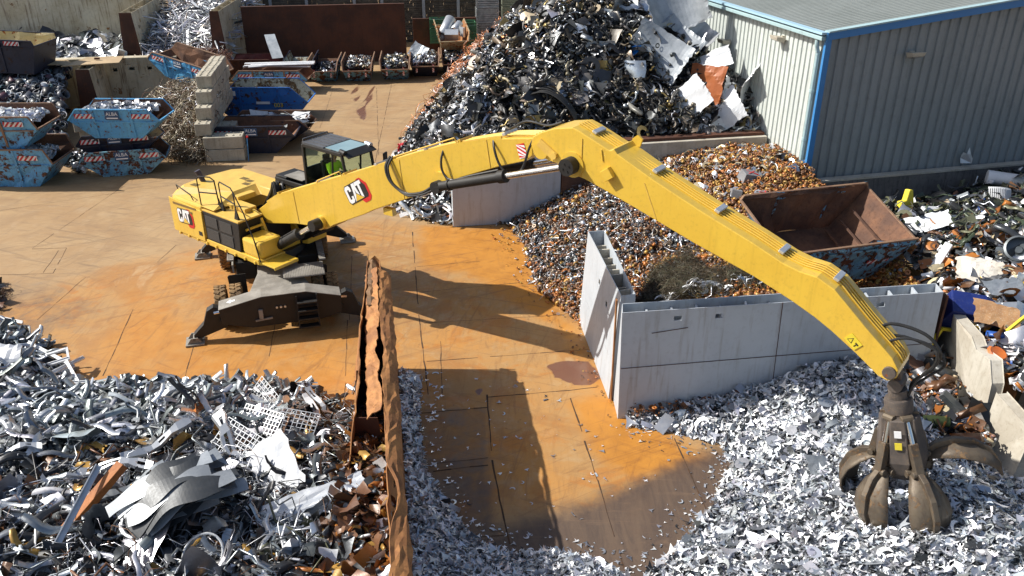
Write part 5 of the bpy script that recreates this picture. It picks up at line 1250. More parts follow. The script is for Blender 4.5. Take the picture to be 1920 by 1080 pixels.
for azw, op in azs:
    A = gM(azw + 36)
    m = MB(); m.add([(.18, -.17, -1.08), (.18, .17, -1.08), (.18, .22, -2.05), (.18, -.22, -2.05), (.18, .14, -2.35), (.18, -.14, -2.35), (.36, -.13, -1.1), (.36, .13, -1.1), (.46, .19, -2.0), (.46, -.19, -2.0), (.40, .13, -2.3), (.40, -.13, -2.3)],
                    [(6, 7, 8, 9), (9, 8, 10, 11), (0, 6, 9, 3), (1, 2, 8, 7), (3, 9, 11, 5), (2, 4, 10, 8), (0, 1, 7, 6), (5, 11, 10, 4), (0, 3, 2, 1), (3, 5, 4, 2)])
    o = m.build('cover_plate', GB, gr, bevel=.02); o.matrix_local = A
    if azw == 206:
        for z, c_ in ((-1.35, PWHITE), (-1.6, PYEL)): k = MB().box((.405 + (-1.1 - z) * .1, 0, z), (.012, .13, .15)).build('safety_label', c_, o)
for azw, op in azs:
    A = gM(azw); th = radians(op)
    arc = [(0, 0), (.16, .02), (.36, -.12), (.56, -.38), (.64, -.70), (.58, -1.02), (.40, -1.28), (.16, -1.46)]
    wd_ = [.10, .15, .28, .38, .42, .37, .23, .03]
    R2 = lambda x, z: (x * cos(th) - z * sin(th), x * sin(th) + z * cos(th))
    hx, hz = .42, -2.22; vs = []; nseg = len(arc)
    for i, (x, z) in enumerate(arc):
        x2, z2 = arc[min(i + 1, nseg - 1)]; x1, z1 = arc[max(i - 1, 0)]; tx, tz = x2 - x1, z2 - z1; L = hypot(tx, tz); nx, nz = tz / L, -tx / L   # inward normal
        for k in range(7):
            f = (k - 3) / 3; inw = .38 * wd_[i] * f * f; X = x + nx * inw; Z = z + nz * inw
            X, Z = R2(X, Z); vs.append((hx + X, f * wd_[i], hz + Z))
    m = MB(); m.add(vs, [(i * 7 + k, i * 7 + k + 1, (i + 1) * 7 + k + 1, (i + 1) * 7 + k) for i in range(nseg - 1) for k in range(6)])
    tn = m.build('tine', GT, gr, sol=.035, smooth=True); tn.matrix_local = A
    m = MB(); pr = []
    for i, (x, z) in enumerate(arc):
        x2, z2 = arc[min(i + 1, nseg - 1)]; x1, z1 = arc[max(i - 1, 0)]; tx, tz = x2 - x1, z2 - z1; L = hypot(tx, tz); h_ = [.10, .14, .15, .13, .11, .09, .06, .02][i]
        pr.append((R2(x - tz / L * h_, z + tx / L * h_), R2(x + tz / L * .02, z - tx / L * .02)))
    P = [(hx + a[0], hz + a[1]) for a, b in pr] + [(hx + b[0], hz + b[1]) for a, b in pr[::-1]]
    m.prism(P, -.06, .06, 'y'); m.cyl((hx, -.17, hz), (hx, .17, hz), .085, n=12); m.build('tine_rib', GT, tn, bevel=.012)
    # ram: from the rotator down to the back of the tine
    ax, az_ = R2(.22, .06); b = V((hx + ax, 0, hz + az_)); a = V((.27, 0, -1.10)); d_ = (b - a).normalized(); L = (b - a).length
    m = MB(); m.bar(a + d_ * L * .45, b, .17, .15); m.cyl(b + V((0, -.14, 0)), b + V((0, .14, 0)), .07, n=10); m.cyl(a + V((0, -.12, 0)), a + V((0, .12, 0)), .08, n=10); r_ = m.build('ram_guard', GT, gr, bevel=.012); r_.matrix_local = A
    m = MB(); m.cyl(a, a + d_ * L * .5, .055, n=12); k = m.build('piston_rod', CHROME, r_, smooth=True)
m = MB()
m.tube([(-.45, .1, .55), (-.1, .2, .75), (.5, .25, .55), (.75, .25, .15), (.55, .2, -.2), (.25, .15, -.45), (.18, .12, -.78)], .035, 8)
m.tube([(-.4, .2, .45), (.1, .3, .45), (.65, .3, .2), (.8, .3, -.1), (.5, .25, -.35), (.2, .2, -.6)], .028, 8)
m.tube([(-.3, -.1, .4), (.2, .0, .55), (.68, .1, .35), (.68, .1, 0.), (.35, .1, -.35), (.18, .0, -.7)], .028, 8)
o = m.build('grapple_hose', RUBBER, gr, smooth=True)
m = MB(); m.cyl((.2, .13, -.62), (.2, .13, -.80), .06, n=10); m.build('hose_fitting', ALU, o)

# ================================================================ OPERATOR (seated in the cab)
def person():
    bt = Matrix.Translation((MX, MY, 0)) @ RZ(MH)
    root = empty('person', bt @ V((1.95, 1.18, 3.95)), MH, 'operator in a yellow hi-vis jacket sitting in the cab with one arm forward', 'person')
    def grow(name, verts, edges, rad, mat, parent, sub=2):
        me = bpy.data.meshes.new(name); me.from_pydata(verts, edges, []); o = bpy.data.objects.new(name, me); C.objects.link(o); o.parent = parent
        me.materials.append(mat); sk = o.modifiers.new('skin', 'SKIN'); sk.use_smooth_shade = True
        for i, r in enumerate(rad): me.skin_vertices[0].data[i].radius = r if isinstance(r, tuple) else (r, r)
        me.skin_vertices[0].data[0].use_root = True
        sb_ = o.modifiers.new('sub', 'SUBSURF'); sb_.levels = sub; sb_.render_levels = sub; return o
    vs = [(0, 0, .08), (0, 0, .28), (.02, 0, .46), (.05, 0, .56), (.07, 0, .64), (.10, 0, .74), (.09, 0, .82),          # spine, neck, head
          (.03, .19, .47), (.12, .27, .27), (.36, .24, .18), (.44, .22, .18), (.03, -.19, .47), (.14, -.27, .26), (.38, -.20, .22), (.46, -.18, .22),
          (.08, .10, .06), (.46, .15, .08), (.50, .14, -.34), (.62, .14, -.38), (.08, -.10, .06), (.46, -.15, .08), (.50, -.14, -.34), (.62, -.14, -.38)]
    es = [(0, 1), (1, 2), (2, 3), (3, 4), (4, 5), (5, 6), (2, 7), (7, 8), (8, 9), (9, 10), (2, 11), (11, 12), (12, 13), (13, 14), (0, 15), (15, 16), (16, 17), (17, 18), (0, 19), (19, 20), (20, 21), (21, 22)]
    rad = [.14, .135, .14, .06, .055, .095, .08, .065, .05, .035, .03, .065, .05, .035, .03, .09, .075, .05, .045, .09, .075, .05, .045]
    grow('body', vs, es, rad, SKIN, root)
    jv = vs[:4] + vs[7:10] + vs[11:14]
    je = [(0, 1), (1, 2), (2, 3), (2, 4), (4, 5), (5, 6), (2, 7), (7, 8), (8, 9)]
    jr = [.175, .165, .165, .085, .085, .068, .052, .085, .068, .052]
    grow('jacket', jv, je, jr, HIVIS, root)
    tv = [vs[0]] + vs[15:18] + vs[19:22]; grow('trousers', tv, [(0, 1), (1, 2), (2, 3), (0, 4), (4, 5), (5, 6)], [.16, .10, .085, .06, .10, .085, .06], CLOTH, root)
    for s in (-1, 1):
        hx_, hy, hz = vs[10 if s > 0 else 14]; V_ = [(hx_ - .03, hy, hz), (hx_ + .03, hy, hz)]; E_ = [(0, 1)]; R__ = [(.03, .02), (.035, .018)]
        for k in range(4):
            y = hy + (k - 1.5) * .02; i = len(V_); V_ += [(hx_ + .06, y, hz + .005), (hx_ + .09 + .004 * (k % 3), y, hz - .01), (hx_ + .095, y, hz - .035)]; E_ += [(1, i), (i, i + 1), (i + 1, i + 2)]; R__ += [.010, .009, .008]
        i = len(V_); V_ += [(hx_ + .01, hy - s * .045, hz), (hx_ + .05, hy - s * .06, hz - .01)]; E_ += [(0, i), (i, i + 1)]; R__ += [.012, .009]
        grow('hand', V_, E_, R__, SKIN, root, 1)
    m = MB(); m.lathe([(.02, .115), (.07, .10), (.098, .05), (.102, 0.0), (.09, -.03)], 14); o = m.build('hair', HAIR, root, smooth=True); o.location = (.085, 0, .79)
    m = MB()
    for s in (-1, 1): m.cyl((.185, s * .035, .775), (.195, s * .035, .775), .013, n=8)
    m.build('eyes', PBLK, root); m = MB(); m.add([(.185, -.015, .74), (.185, .015, .74), (.215, 0, .735), (.19, 0, .785)], [(0, 1, 2), (0, 2, 3), (1, 3, 2)]); m.build('nose', SKIN, root)
    m = MB(); m.bar((.185, -.02, .71), (.185, .02, .71), .01); m.build('mouth', PRED, root)
    m = MB(); m.lathe([(.172, .19), (.176, .20), (.176, .25), (.172, .26)], 16); m.build('reflective_band', PWHITE, root, smooth=True)
person()
# ================================================================ TORN RUSTY DIVIDER
def torn_wall():
    t = empty('torn_steel_wall', (-3.3, 16.5, 0), 0, 'torn and crumpled orange rusty hollow steel wall dividing the two heaps in front', 'wall')
    o0 = V((-3.3, 16.5, 0)); g = random.Random(3)
    def sheet(name, b0, b1, t0, t1, n=54, k=8, top=None, amp=.05, seed=1, mat=RUSTO, z1=3.25, z2=2.85, rag=.12):
        m = MB(); vs = []
        for i in range(n + 1):
            s = i / n; hz = (z1 + (z2 - z1) * s) + rag * noise.noise(V((s * 14, seed, 0))) + rag * .6 * noise.noise(V((s * 40, seed, 3)))
            if top: hz = min(hz, top(s) + .1 * noise.noise(V((s * 30, seed, 5))))
            for j in range(k + 1):
                f = j / k; B = V(b0).lerp(V(b1), s); Tt = V(t0).lerp(V(t1), s); ff = f * hz / 3.25; p = B.lerp(Tt, ff); p.z = hz * f
                p.x += (amp * .9 * noise.noise(V((s * 5, f * 2, seed))) + amp * 1.1 * abs(noise.noise(V((s * 13, f * 5, seed + 9)))) + amp * .5 * noise.noise(V((s * 60, f * 16, seed + 3)))) * (.25 + f)
                vs.append(p - o0)
        K = k + 1; m.add(vs, [(i * K + j, i * K + j + 1, (i + 1) * K + j + 1, (i + 1) * K + j) for i in range(n) for j in range(k)]); return m.build(name, mat, t, sol=.02)
    sheet('steel_skin', (-3.26, 20.55, 0), (-1.35, 8.5, 0), (-3.60, 20.9, 0), (-1.75, 8.5, 0), seed=2, mat=RUSTO, amp=.05)
    sheet('steel_skin', (-4.45, 20.45, 0), (-2.75, 9.5, 0), (-3.92, 20.9, 0), (-2.7, 9.5, 0), seed=5, amp=.06, top=lambda s: 3.3 if s < .52 else (2.9 - (s - .52) * 3.0), rag=.16)
    m = MB(); m.add([V(p) - o0 for p in ((-4.45, 20.45, 0), (-3.26, 20.55, 0), (-3.6, 20.93, 3.22), (-3.74, 20.98, 3.36), (-3.92, 20.93, 3.2))], [(0, 1, 2, 3, 4)]); m.build('end_plate', RUSTO, t, sol=.02)
    # folded-over top flap on the far half
    m = MB(); vs = []
    n = 26
    for i in range(n + 1):
        s = i / n; y = 20.95 - s * 2.6; x = -3.9 + s * .33
        for j in range(6):
            f = j / 5; vs.append(V((x + f * .50 + .05 * noise.noise(V((s * 9, f * 2, 1))), y, 3.22 - .55 * f ** 1.6 + .10 * sin(f * 3.1) + .07 * noise.noise(V((s * 11, f * 3, 7))))) - o0)
    m.add(vs, [(i * 6 + j, i * 6 + j + 1, (i + 1) * 6 + j + 1, (i + 1) * 6 + j) for i in range(n) for j in range(5)]); m.build('folded_flap', pm('brown_weathered_flap', (.22, .12, .055), (.13, .075, .04), 2.5, .75, dirt=.3, dcol='#8a6a48', streak=.2, bump=.4), t, sol=.02)
    for sd, nm in ((-1, 'folded_flap'), (1, 'folded_flap')):
        m = MB(); vs = []; n = 60; kk = 5
        for i in range(n + 1):
            s = i / n; y = 20.3 - s * (6.2 if sd < 0 else 11.0); hz = 3.2 - (20.3 - y) / 12 * .42
            cx = -3.58 + (20.4 - y) * .158; half = .34 + .05 * noise.noise(V((s * 5, sd, 2)))
            gap = max(.01, -.01 + .26 * noise.noise(V((s * 7, sd * 3, 4))) + (.0 if s < .5 else .06))
            for j in range(kk + 1):
                f = j / kk; x = cx + sd * (half + (gap - half) * f); z = hz - .12 + .24 * f ** .6 + .05 * noise.noise(V((s * 9, f * 2, sd + 7))) + .035 * noise.noise(V((s * 60, f * 9, sd)))
                vs.append(V((x + .05 * noise.noise(V((s * 30, f * 4, sd + 1))), y, z)) - o0)
        K = kk + 1; m.add(vs, [(i * K + j, i * K + j + 1, (i + 1) * K + j + 1, (i + 1) * K + j) for i in range(n) for j in range(kk)]); m.build(nm, RUSTO, t, sol=.02)
    m = MB()
    for y in (18.3, 16.2, 14.4): x = -3.3 - (y - 16.5) * .13; m.quad(*[V(p) - o0 for p in ((x - .5, y, 0), (x + .55, y, 0), (x + .25, y, 2.7), (x - .25, y, 2.7))])
    m.build('rib', RUSTY, t, sol=.02)
torn_wall()

# ================================================================ BIG SKIP ON THE RING HEAP
A_, B_, D_ = at(1478, 478, 2.95), at(1722, 447, 2.9), at(1402, 392, 3.6)
ax_ = (B_ - A_).normalized(); ay_ = (D_ - A_); ay_ = (ay_ - ax_ * ay_.dot(ax_)).normalized(); az__ = ax_.cross(ay_)
Lb = (B_ - A_).length; bw = 2.75
Rm = Matrix((ax_, ay_, az__)).transposed()
ctr = (A_ + B_) / 2 + ay_ * bw / 2 - az__ * 1.55
bsk = skip('huge battered rusty skip with a blue flank lying tilted on the ring heap', ctr, 0, L=Lb * 1.03, Wb=2.45, Wt=bw, H=1.55, b=.58, r=.97, zt=.90, paint=SKWORN, inner=RUSTB, rimm=RIMR, seed=50, dent=.05, sidestripe=False, group='waste skips')
bsk.rotation_euler = Rm.to_euler()
S = MB(); stripes(S, .75, .13, 4); k = S.build('reflective_stripe', [STRR, STRW], bsk); k.location = (1.15, -1.36, .80); k.rotation_euler = (0, radians(-4), 0)
m = MB()
for x in (.95, 1.3, 1.62): m.bar((x, -.85, .1 + (x - .9) * 1.15), (x, .85, .1 + (x - .9) * 1.15), .06, .05)
m.build('floor_rib', RUSTB, bsk)

# ================================================================ HEAPS
def P2(px, py, z=0): p = at(px, py, z); return (p.x, p.y)
SH_T = [t_shard(i) for i in range(14)] + [t_cres(i) for i in range(6)] + [t_disc(), t_rect(.3, 1), t_rect(.15, 2)]
# A: bright offcut pile under the grapple
footA = [P2(1180, 800), P2(1265, 812), P2(1352, 838), P2(1368, 872), P2(1338, 945), P2(1285, 1012), P2(1205, 1085), (2.2, 10.5), (2.2, 8)]
hA = Heap(footA + [(14, 8), (12.3, 13), (11.35, 15.8), (11.25, 17.2), (11.6, 19.0), (11.0, 19.15), (2.95, 18.08)], seed=3, rough=.10, cons=[(footA, 0, .42, 1.9), ([(11.3, 19.0), (11.3, 14.5), (12.3, 12)], .3, .5, 2.0)], blobs=[(8.6, 17.9, 1.5, .45), (9.8, 12.0, 2.2, .3)])
PA = pal((SIL, 6), (WHT, 3.6), (MID, 2.8), (DRK, .7), (((.66, .70, .76), .5), 4.5))
partsA = [hA.core(.25, .10, (.04, .04, .045))] + pieces(hA, 40000, SH_T, (.07, .24), PA, .5, .05) + pieces(hA, 4000, SH_T, (.18, .42), PA, .5, .07) + pieces(hA, 4500, SH_T[:14], (.12, .3), pal((DRK, 2), (MID, 2)), .7, .03) + pieces(hA, 500, [t_rect(.45, 3), t_rect(.6, 4), t_disc(9, .4)], (.2, .5), pal((MID, 2), (SIL, 1), (DRK, .6)), .3, .03, lift=.05)
tag(merge('bright_offcut_heap', partsA, SHINY), 'sea of bright silver sheet metal offcuts around the grapple', kind='stuff')
# scattered lone offcuts on the plates
sc = []
hS = Heap([P2(770, 700), P2(1000, 690), P2(1150, 800), P2(1420, 850), P2(1350, 1080), P2(780, 1080)], seed=9, rough=0, cons=[([(0, 0), (1, 0)], .008, 0.0001, .01)])
sc += pieces(hS, 170, SH_T, (.05, .16), PA, .06, .0, lift=.01)
hS2 = Heap([P2(1130, 770), P2(1200, 790), P2(1400, 840), P2(1340, 960), P2(1200, 1050), P2(1230, 860)], seed=9, rough=0, cons=[([(0, 0), (1, 0)], .008, 0.0001, .01)])
hS3 = Heap([P2(770, 840), P2(850, 900), P2(930, 990), P2(1200, 1030), P2(1230, 1080), P2(800, 1080)], seed=9, rough=0, cons=[([(0, 0), (1, 0)], .008, 0.0001, .01)])
hS4 = Heap([P2(760, 690), P2(830, 700), P2(840, 880), P2(775, 880)], seed=9, rough=0, cons=[([(0, 0), (1, 0)], .008, 0.0001, .01)])
edge = lambda poly, w: (lambda X, Y: np.clip(1.15 - segdist(X, Y, [tuple(q) for q in poly]) / w, 0, 1) ** 2)
sc += pieces(hS2, 260, SH_T + [t_washer()], (.05, .16), PA, .1, .0, lift=.01, bias=edge(footA, .9)) + pieces(hS3, 260, SH_T + [t_cres(3)], (.05, .16), PA, .1, .0, lift=.01) + pieces(hS4, 90, SH_T, (.05, .18), PA, .15, .0, lift=.012)
hS5 = Heap([P2(900, 400), P2(1000, 440), P2(1110, 610), P2(1170, 790), P2(1130, 790), P2(1060, 640), P2(960, 520)], seed=9, rough=0, cons=[([(0, 0), (1, 0)], .02, 0.0001, .01)])
sc += pieces(hS5, 260, [t_torus(.34, .12), t_washer(), t_disc(), t_pipe(.3, .4, 8, .1)], (.06, .14), pal((ORG, 3), (BRN, 2), (OCH, 2), (MID, 1.5)), .3, .0, lift=.03)
tag(merge('scattered_offcuts', sc, SHINY), 'small offcuts, rings and slivers scattered loose over the steel plates', kind='stuff')
# B: strip of offcuts right of the torn wall
footB = [P2(752, 690), P2(790, 712), P2(786, 800), P2(798, 880), P2(842, 950), P2(890, 1012), P2(950, 1042), P2(1030, 1034), P2(1100, 1042), P2(1175, 1085), (2.0, 9)]
hB = Heap(footB + [(-1.5, 9), (-2.0, 12.7), (-3.2, 20.4)], seed=13, rough=.1, cons=[(footB, 0, .5, .8)])
tag(merge('offcut_drift', [hB.core(.12, .05, (.10, .10, .105))] + pieces(hB, 13000, SH_T, (.07, .22), PA, .45, .04) + pieces(hB, 1500, SH_T, (.15, .36), PA, .6, .05), SHINY), 'low drift of silver offcuts along the right foot of the torn rusty wall', kind='stuff')
# C: front left heap of pressed brackets
footC = [(-24, 21.5), P2(-120, 640), P2(10, 628), P2(75, 655), P2(120, 735), P2(200, 752), P2(320, 748), P2(430, 745), P2(520, 738), P2(600, 760), P2(690, 790)]
hC = Heap(footC + [(-4.2, 19.2), (-2.95, 9.5), (-2.6, 7), (-24, 7)], seed=23, rough=.13, cons=[(footC, .0, .75, 2.2)], blobs=[(-9, 16.6, 2.0, .35), (-5.5, 14, 2, .2)])
CH = [t_chan(i, 1, random.uniform(.07, .14), 8, random.uniform(.03, .07)) for i in range(14)]
def zone(f): return lambda X, Y: np.where(f(X, Y), 1.0, 0.0)
zb = zone(lambda X, Y: (Y > 14.9 + .10 * (X + 9)) & (X < -5.2 + .0 * Y)); zf = zone(lambda X, Y: ((Y < 15.2 + .10 * (X + 9)) | (X > -6.0)) & (X < -3.3))
PC = pal((SIL, 2.4), (MID, 5), (((.32, .35, .37), .55), 8), (((.22, .25, .26), .6), 4), (DRK, 2.5), (((.58, .61, .63), .4), 2))
PF = pal((SIL, 3), (MID, 4), (WHT, .8), (DRK, 4), (BLK, 4), (BRN, 1.2), (ORG, .2), (OCH, .35), (OLV, .3), (((.25, .27, .28), .6), 4))
WR = [t_wire(i, .010, 3, 8, .5, .8) for i in range(6)]
partsC = [hC.core(.3, .20, (.045, .048, .05))] + pieces(hC, 10500, CH, (.4, 1.5), PC, .42, .14, bias=zb, yaw=(.1, 1.0)) + pieces(hC, 900, [t_fold(31, 4, .1), t_box(4, (.8, .22, .08)), t_pipe(.12, .9, 8, .03), t_rect(.16, 7)], (.2, .6), PC, .6, .1, bias=zb)
partsC += pieces(hC, 1700, [t_fold(i, 6, .28) for i in range(40, 46)], (.18, .6), PF, .75, .12, bias=zf) + pieces(hC, 4600, CH[:5] + [t_wire(3, .02, 4, 7, .5, .6)] + [t_rod(3, .018, 4, 3, .1), t_rod(5, .012, 4, 3, .2)], (.4, 1.4), PF, .45, .12, bias=zf) + pieces(hC, 3200, WR, (.3, .9), pal((SIL, 2), (MID, 2), (BRN, 1)), .6, .10, bias=zf)
partsC += pieces(hC, 1800, [t_fold(51, 3, .2), t_box(6, (.6, .5, .2)), t_cres(5), t_shard(3)], (.12, .3), PF, .7, .08, bias=zf)
partsC += pieces(hC, 45, [t_fold(i, 7, .2) for i in range(60, 64)], (.7, 1.2), pal((SIL, 3), (MID, 3)), .45, .10, bias=zf, lift=.08)
# rust flakes inside and along the torn wall
hR = Heap([(-3.65, 18.4), (-3.2, 18.4), (-1.75, 9), (-3.0, 9), (-3.5, 15)], seed=4, rough=.15, cons=[([(-4.2, 19.2), (-3.0, 19.2)], .9, .45, 1.9)])
partsC += pieces(hR, 1100, [t_fold(i, 4, .2) for i in range(70, 74)] + [t_box(3, (.8, .4, .1))], (.1, .36), pal((ORG, 1.6), (BRN, 5), (WHT, .8), (OCH, .5), (MID, 1.2), (DRK, 2)), .7, .1)
tag(merge('pressed_bracket_heap', partsC, SCRAP), 'huge heap of silver pressed brackets, torn sheets, wire and mixed scrap in the front left', kind='stuff')
# white profiles sprawling left of it
hC2 = Heap([P2(-60, 640), P2(60, 640), P2(175, 735), P2(100, 760), P2(-60, 720)], seed=2, rough=.0, cons=[([P2(175, 735), P2(60, 640)], .05, .35, .9)])
tag(merge('loose_profiles', pieces(hC2, 70, [t_rod(1, .022, 4, 1, 0), t_rod(2, .03, 4, 1, 0), t_frame(1, .4, .05)], (.7, 1.7), pal((SIL, 3), (WHT, 2)), .25, .08) + pieces(hC2, 300, [t_fold(3, 4, .1), t_chan(2)], (.3, .7), pal((DRK, 3), (MID, 2), (BRN, 1)), .4, .08), SCRAP), 'pale aluminium profiles sprawled over the left end of the front heap', kind='stuff')

# D: main heap
shedL = [(11.0 - .268 * t, 30.45 + .963 * t) for t in (2, 38)]
footD = [(-2.2, 31.3), P2(800, 415), P2(738, 396), (-5.1, 35.5), P2(752, 290), P2(800, 245), P2(822, 205), P2(862, 160), P2(890, 132), (-1.9, 60.5), (.5, 66), (2.2, 71)]
wallF = [(-2.3, 31.4), (10.4, 33.6)]
hD = Heap(footD + [(.9, 67), (9.0, 37.5), (10.3, 33.7), (10.3, 33.95), (-2.3, 31.75)], seed=33, rough=.07, cons=[(footD, 0, 1.42, 13), ([(-1.0, 31.4), (10.4, 33.6)], 2.55, 1.15, 10), (shedL, 4.3, 1.1, 9)])
ARM = [t_arm(i) for i in range(6)]; CHK = [t_box(1, (1, .16, .10)), t_box(2, (.7, .35, .12)), t_fold(3, 4, .2), t_fold(4, 5, .25), t_chan(6), t_chan(9, 1, .22), t_chan(12, 1, .14), t_washer(10), t_rod(4, .035, 5, 4, .22), t_rod(7, .025, 5, 5, .2), t_cres(4), t_wire(4, .02, 4, 7, .5, .5)]
zDt = zone(lambda X, Y: (Y > 33)); 
lowL = zone(lambda X, Y: (Y < 46) & (X < 2.5)); top = zone(lambda X, Y: (Y >= 38)); frt = zone(lambda X, Y: (Y < 44) & (X > -1))
PD = pal((DRK, 8), (BLK, 5), (MID, 2.6), (SIL, .9), (((.20, .19, .175), .4), 5), (((.14, .105, .075), .3), 3), (BRS, .5), (CRM, .3))
PL = pal((((.42, .40, .36), .6), 4), (MID, 4), (SIL, 3), (CRM, 2), (DRK, 2.5), (BRN, .7), (COP, .4), (((.45, .55, .70), .2), .5))
partsD = [hD.core(.5, .35, (.02, .02, .022))] + pieces(hD, 15000, CHK + ARM, (.25, 1.0), PD, .8, .18) + pieces(hD, 4500, ARM + CHK, (.3, .95), pal((DRK, 4), (CRM, .8), (BRS, 1.0), (((.27, .23, .17), .4), 3), (BLK, 5), (SIL, .8)), .7, .15, bias=frt)
partsD += pieces(hD, 9000, CHK + ARM + [t_cres(3), t_fold(12, 4, .3)], (.15, .55), PL, .8, .12, bias=lowL)
cu = lambda X, Y: np.clip(1 - np.abs(segdist(X, Y, [tuple(q) for q in footD[5:]]) - 1.3) / 1.8, 0, 1) * (Y > 41)
partsD += pieces(hD, 6500, [t_wire(i, .012, 3, 9, .5, .9) for i in range(5)] + [t_rod(i, .010, 3, 4, .2) for i in range(5)], (.4, 1.3), pal((COP, 5), (((.75, .55, .45), .5), 2), (ORG, 2), (SIL, .7)), .8, .16, bias=cu, lift=.22)
partsD += pieces(hD, 1500, [t_fold(i, 4, .2) for i in range(5)], (.2, .5), pal((COP, 3), (SIL, 3), (WHT, 1), (((.6, .42, .36), .4), 2)), .8, .12, bias=cu, lift=.15)
cu2 = zone(lambda X, Y: (Y > 44)); partsD += pieces(hD, 500, [t_fold(i, 5, .12) for i in range(85, 89)] + [t_rect(.25, 5)], (.4, 1.1), pal((SIL, 3), (MID, 2)), .5, .12, bias=zone(lambda X, Y: (Y > 37) & (X > 4)), lift=.1)
# white strips under the boom beside the grey wall
zK = zone(lambda X, Y: (Y < 36) & (X < -1))
partsD += pieces(hD, 500, [t_chan(i, 1, .1, 5, .04) for i in range(4)] + [t_rect(.10, 3), t_rod(3, .03, 4, 3, .15)], (.5, 1.5), pal((WHT, 3), (SIL, 4), (MID, 2)), .45, .10, bias=zK, lift=.05) + pieces(hD, 260, CHK, (.2, .5), pal((DRK, 2), (MID, 1)), .6, .1, bias=zK)
tag(merge('mixed_scrap_heap', partsD, SCRAP), 'towering dark heap of car parts, castings and copper-coloured wire against the shed', kind='stuff')

# E: ring heap
footE = [P2(905, 408), P2(955, 425), P2(985, 462), P2(990, 500), P2(1012, 548), P2(1052, 578), P2(1088, 606)]
hE = Heap([(-.6, 31.2)] + footE + [(2.75, 23.3), (3.15, 19.25), (11.0, 20.0), (11.9, 21.8), (12.2, 26), (11.3, 29.0), (10.5, 33.2)], seed=43, rough=.08, cons=[(footE, 0, .62, 2.7)], blobs=[(6.6, 21.2, 2.2, .45), (8.6, 31.2, 2.6, .5), (10.1, 22.4, 2.1, -1.35)])
rust_e = zone(lambda X, Y: (Y < 25.3 - .10 * (X - 3)) | (X > 6.0) & (Y > 26)); mix_e = zone(lambda X, Y: (X < 6.5) & (Y > 23))
PE = pal((ORG, 4), (((.30, .12, .035), .15), 6), (OCH, 3.5), (BRN, 6), (((.46, .29, .09), .3), 2), (MID, .6))
PM = pal((MID, 3), (SIL, .7), (DRK, 5), (ORG, 2), (OCH, 1.6), (BRN, 7), (((.20, .15, .11), .4), 6))
RG = [t_torus(.34, .12), t_torus(.3, .17), t_pipe(.38, .5, 8, .13), t_pipe(.3, .7, 7, .1), t_washer(9), t_box(3, (.6, .5, .4)), t_arm(2)]
partsE = [hE.core(.35, .14, (.08, .045, .02))] + pieces(hE, 21000, RG, (.12, .24), PE, .9, .06, bias=rust_e) + pieces(hE, 7000, RG, (.12, .28), PM, .9, .06, bias=mix_e) + pieces(hE, 2600, TP_ROD + [t_rod(8, .03, 5, 1, 0)], (.3, .8), pal((SIL, 3), (MID, 4), (BRN, 1)), .35, .07, bias=mix_e)
w2 = lambda X, Y: np.clip(1.3 - np.hypot(X - 8.2, Y - 31.0) / 2.8, 0, 1)
partsE += pieces(hE, 420, [t_washer(10), t_wire(2, .03, 4, 10, .45, 1.0), t_fold(3, 4), t_rod(3, .03)], (.2, .5), pal((SIL, 3), (CRM, 2), (MID, 2)), .6, .05, bias=w2, lift=.05)
tag(merge('rusty_ring_heap', partsE, SCRAP), 'wide heap of rusty machined rings, bushes and silver rods inside and left of the grey bay', kind='stuff')
# dark swarf tangle on it
hW = Heap([P2(1195, 560, 2), P2(1230, 470, 2), P2(1290, 455, 2), P2(1330, 500, 2), P2(1460, 545, 2), P2(1420, 566, 2)], seed=7, rough=.2, cons=hE.cons, blobs=hE.blobs)
tag(merge('swarf_tangle', pieces(hW, 4200, [t_wire(i, .008, 3, 9, .5, 1.2) for i in range(8)], (.25, .7), pal((((.05, .04, .025), .2), 4), (((.10, .075, .04), .2), 3), (OLV, 1)), .9, .09, lift=.14) + pieces(hW, 60, [t_cres(2), t_wire(3, .03, 4, 8, .5, .8)], (.3, .6), pal((SIL, 2), (WHT, 1)), .5, .04, lift=.22, bias=zone(lambda X, Y: Y < 21.5)), SCRAP), 'dark brown springy swarf tangle lying on the rusty rings behind the grey wall', kind='stuff')
# F: right heap
pF = [(11.62, 16.9), (11.9, 20.3), (12.15, 22.2), (12.4, 26), (12.7, 29.9), (24, 32.6), (26, 30), (26, 14), (12.4, 13.9), (11.75, 15.8)]
hF = Heap(pF, seed=53, rough=.06, cons=[([(11.62, 16.5), (12.1, 20.8), (12.3, 24)], 2.1, .25, 1.0), ([(11, 30.0), (15.5, 31.0)], .9, .40, 3.0), ([(15.5, 31.0), (24, 33.0)], 1.75, .40, 3.0)])
PFm = pal((DRK, 5), (BLK, 4), (OLV, 2), (GRN, 2), (MID, 3), (SIL, 1.6), (ORG, .8), (BRN, 2.5), (WHT, .6), (BLU, .15), (CRM, .8))
greenz = zone(lambda X, Y: Y > 23.5); brownz = zone(lambda X, Y: Y < 24.5)
partsF = [hF.core(.4, .2, (.03, .03, .028))] + pieces(hF, 3600, CHK + [t_rod(i, .03, 5, 4, .25) for i in range(3)] + [t_chan(i, 1, .18) for i in range(3)], (.25, .8), PFm, .7, .12, bias=greenz) + pieces(hF, 1200, [t_chan(i, 1, .16, 7, .07) for i in range(4)] + [t_wire(3, .03, 5, 7, .5, .6)], (.5, 1.2), pal((OLV, 3), (GRN, 3), (DRK, 5), (MID, 1)), .5, .12, bias=greenz, lift=.05)
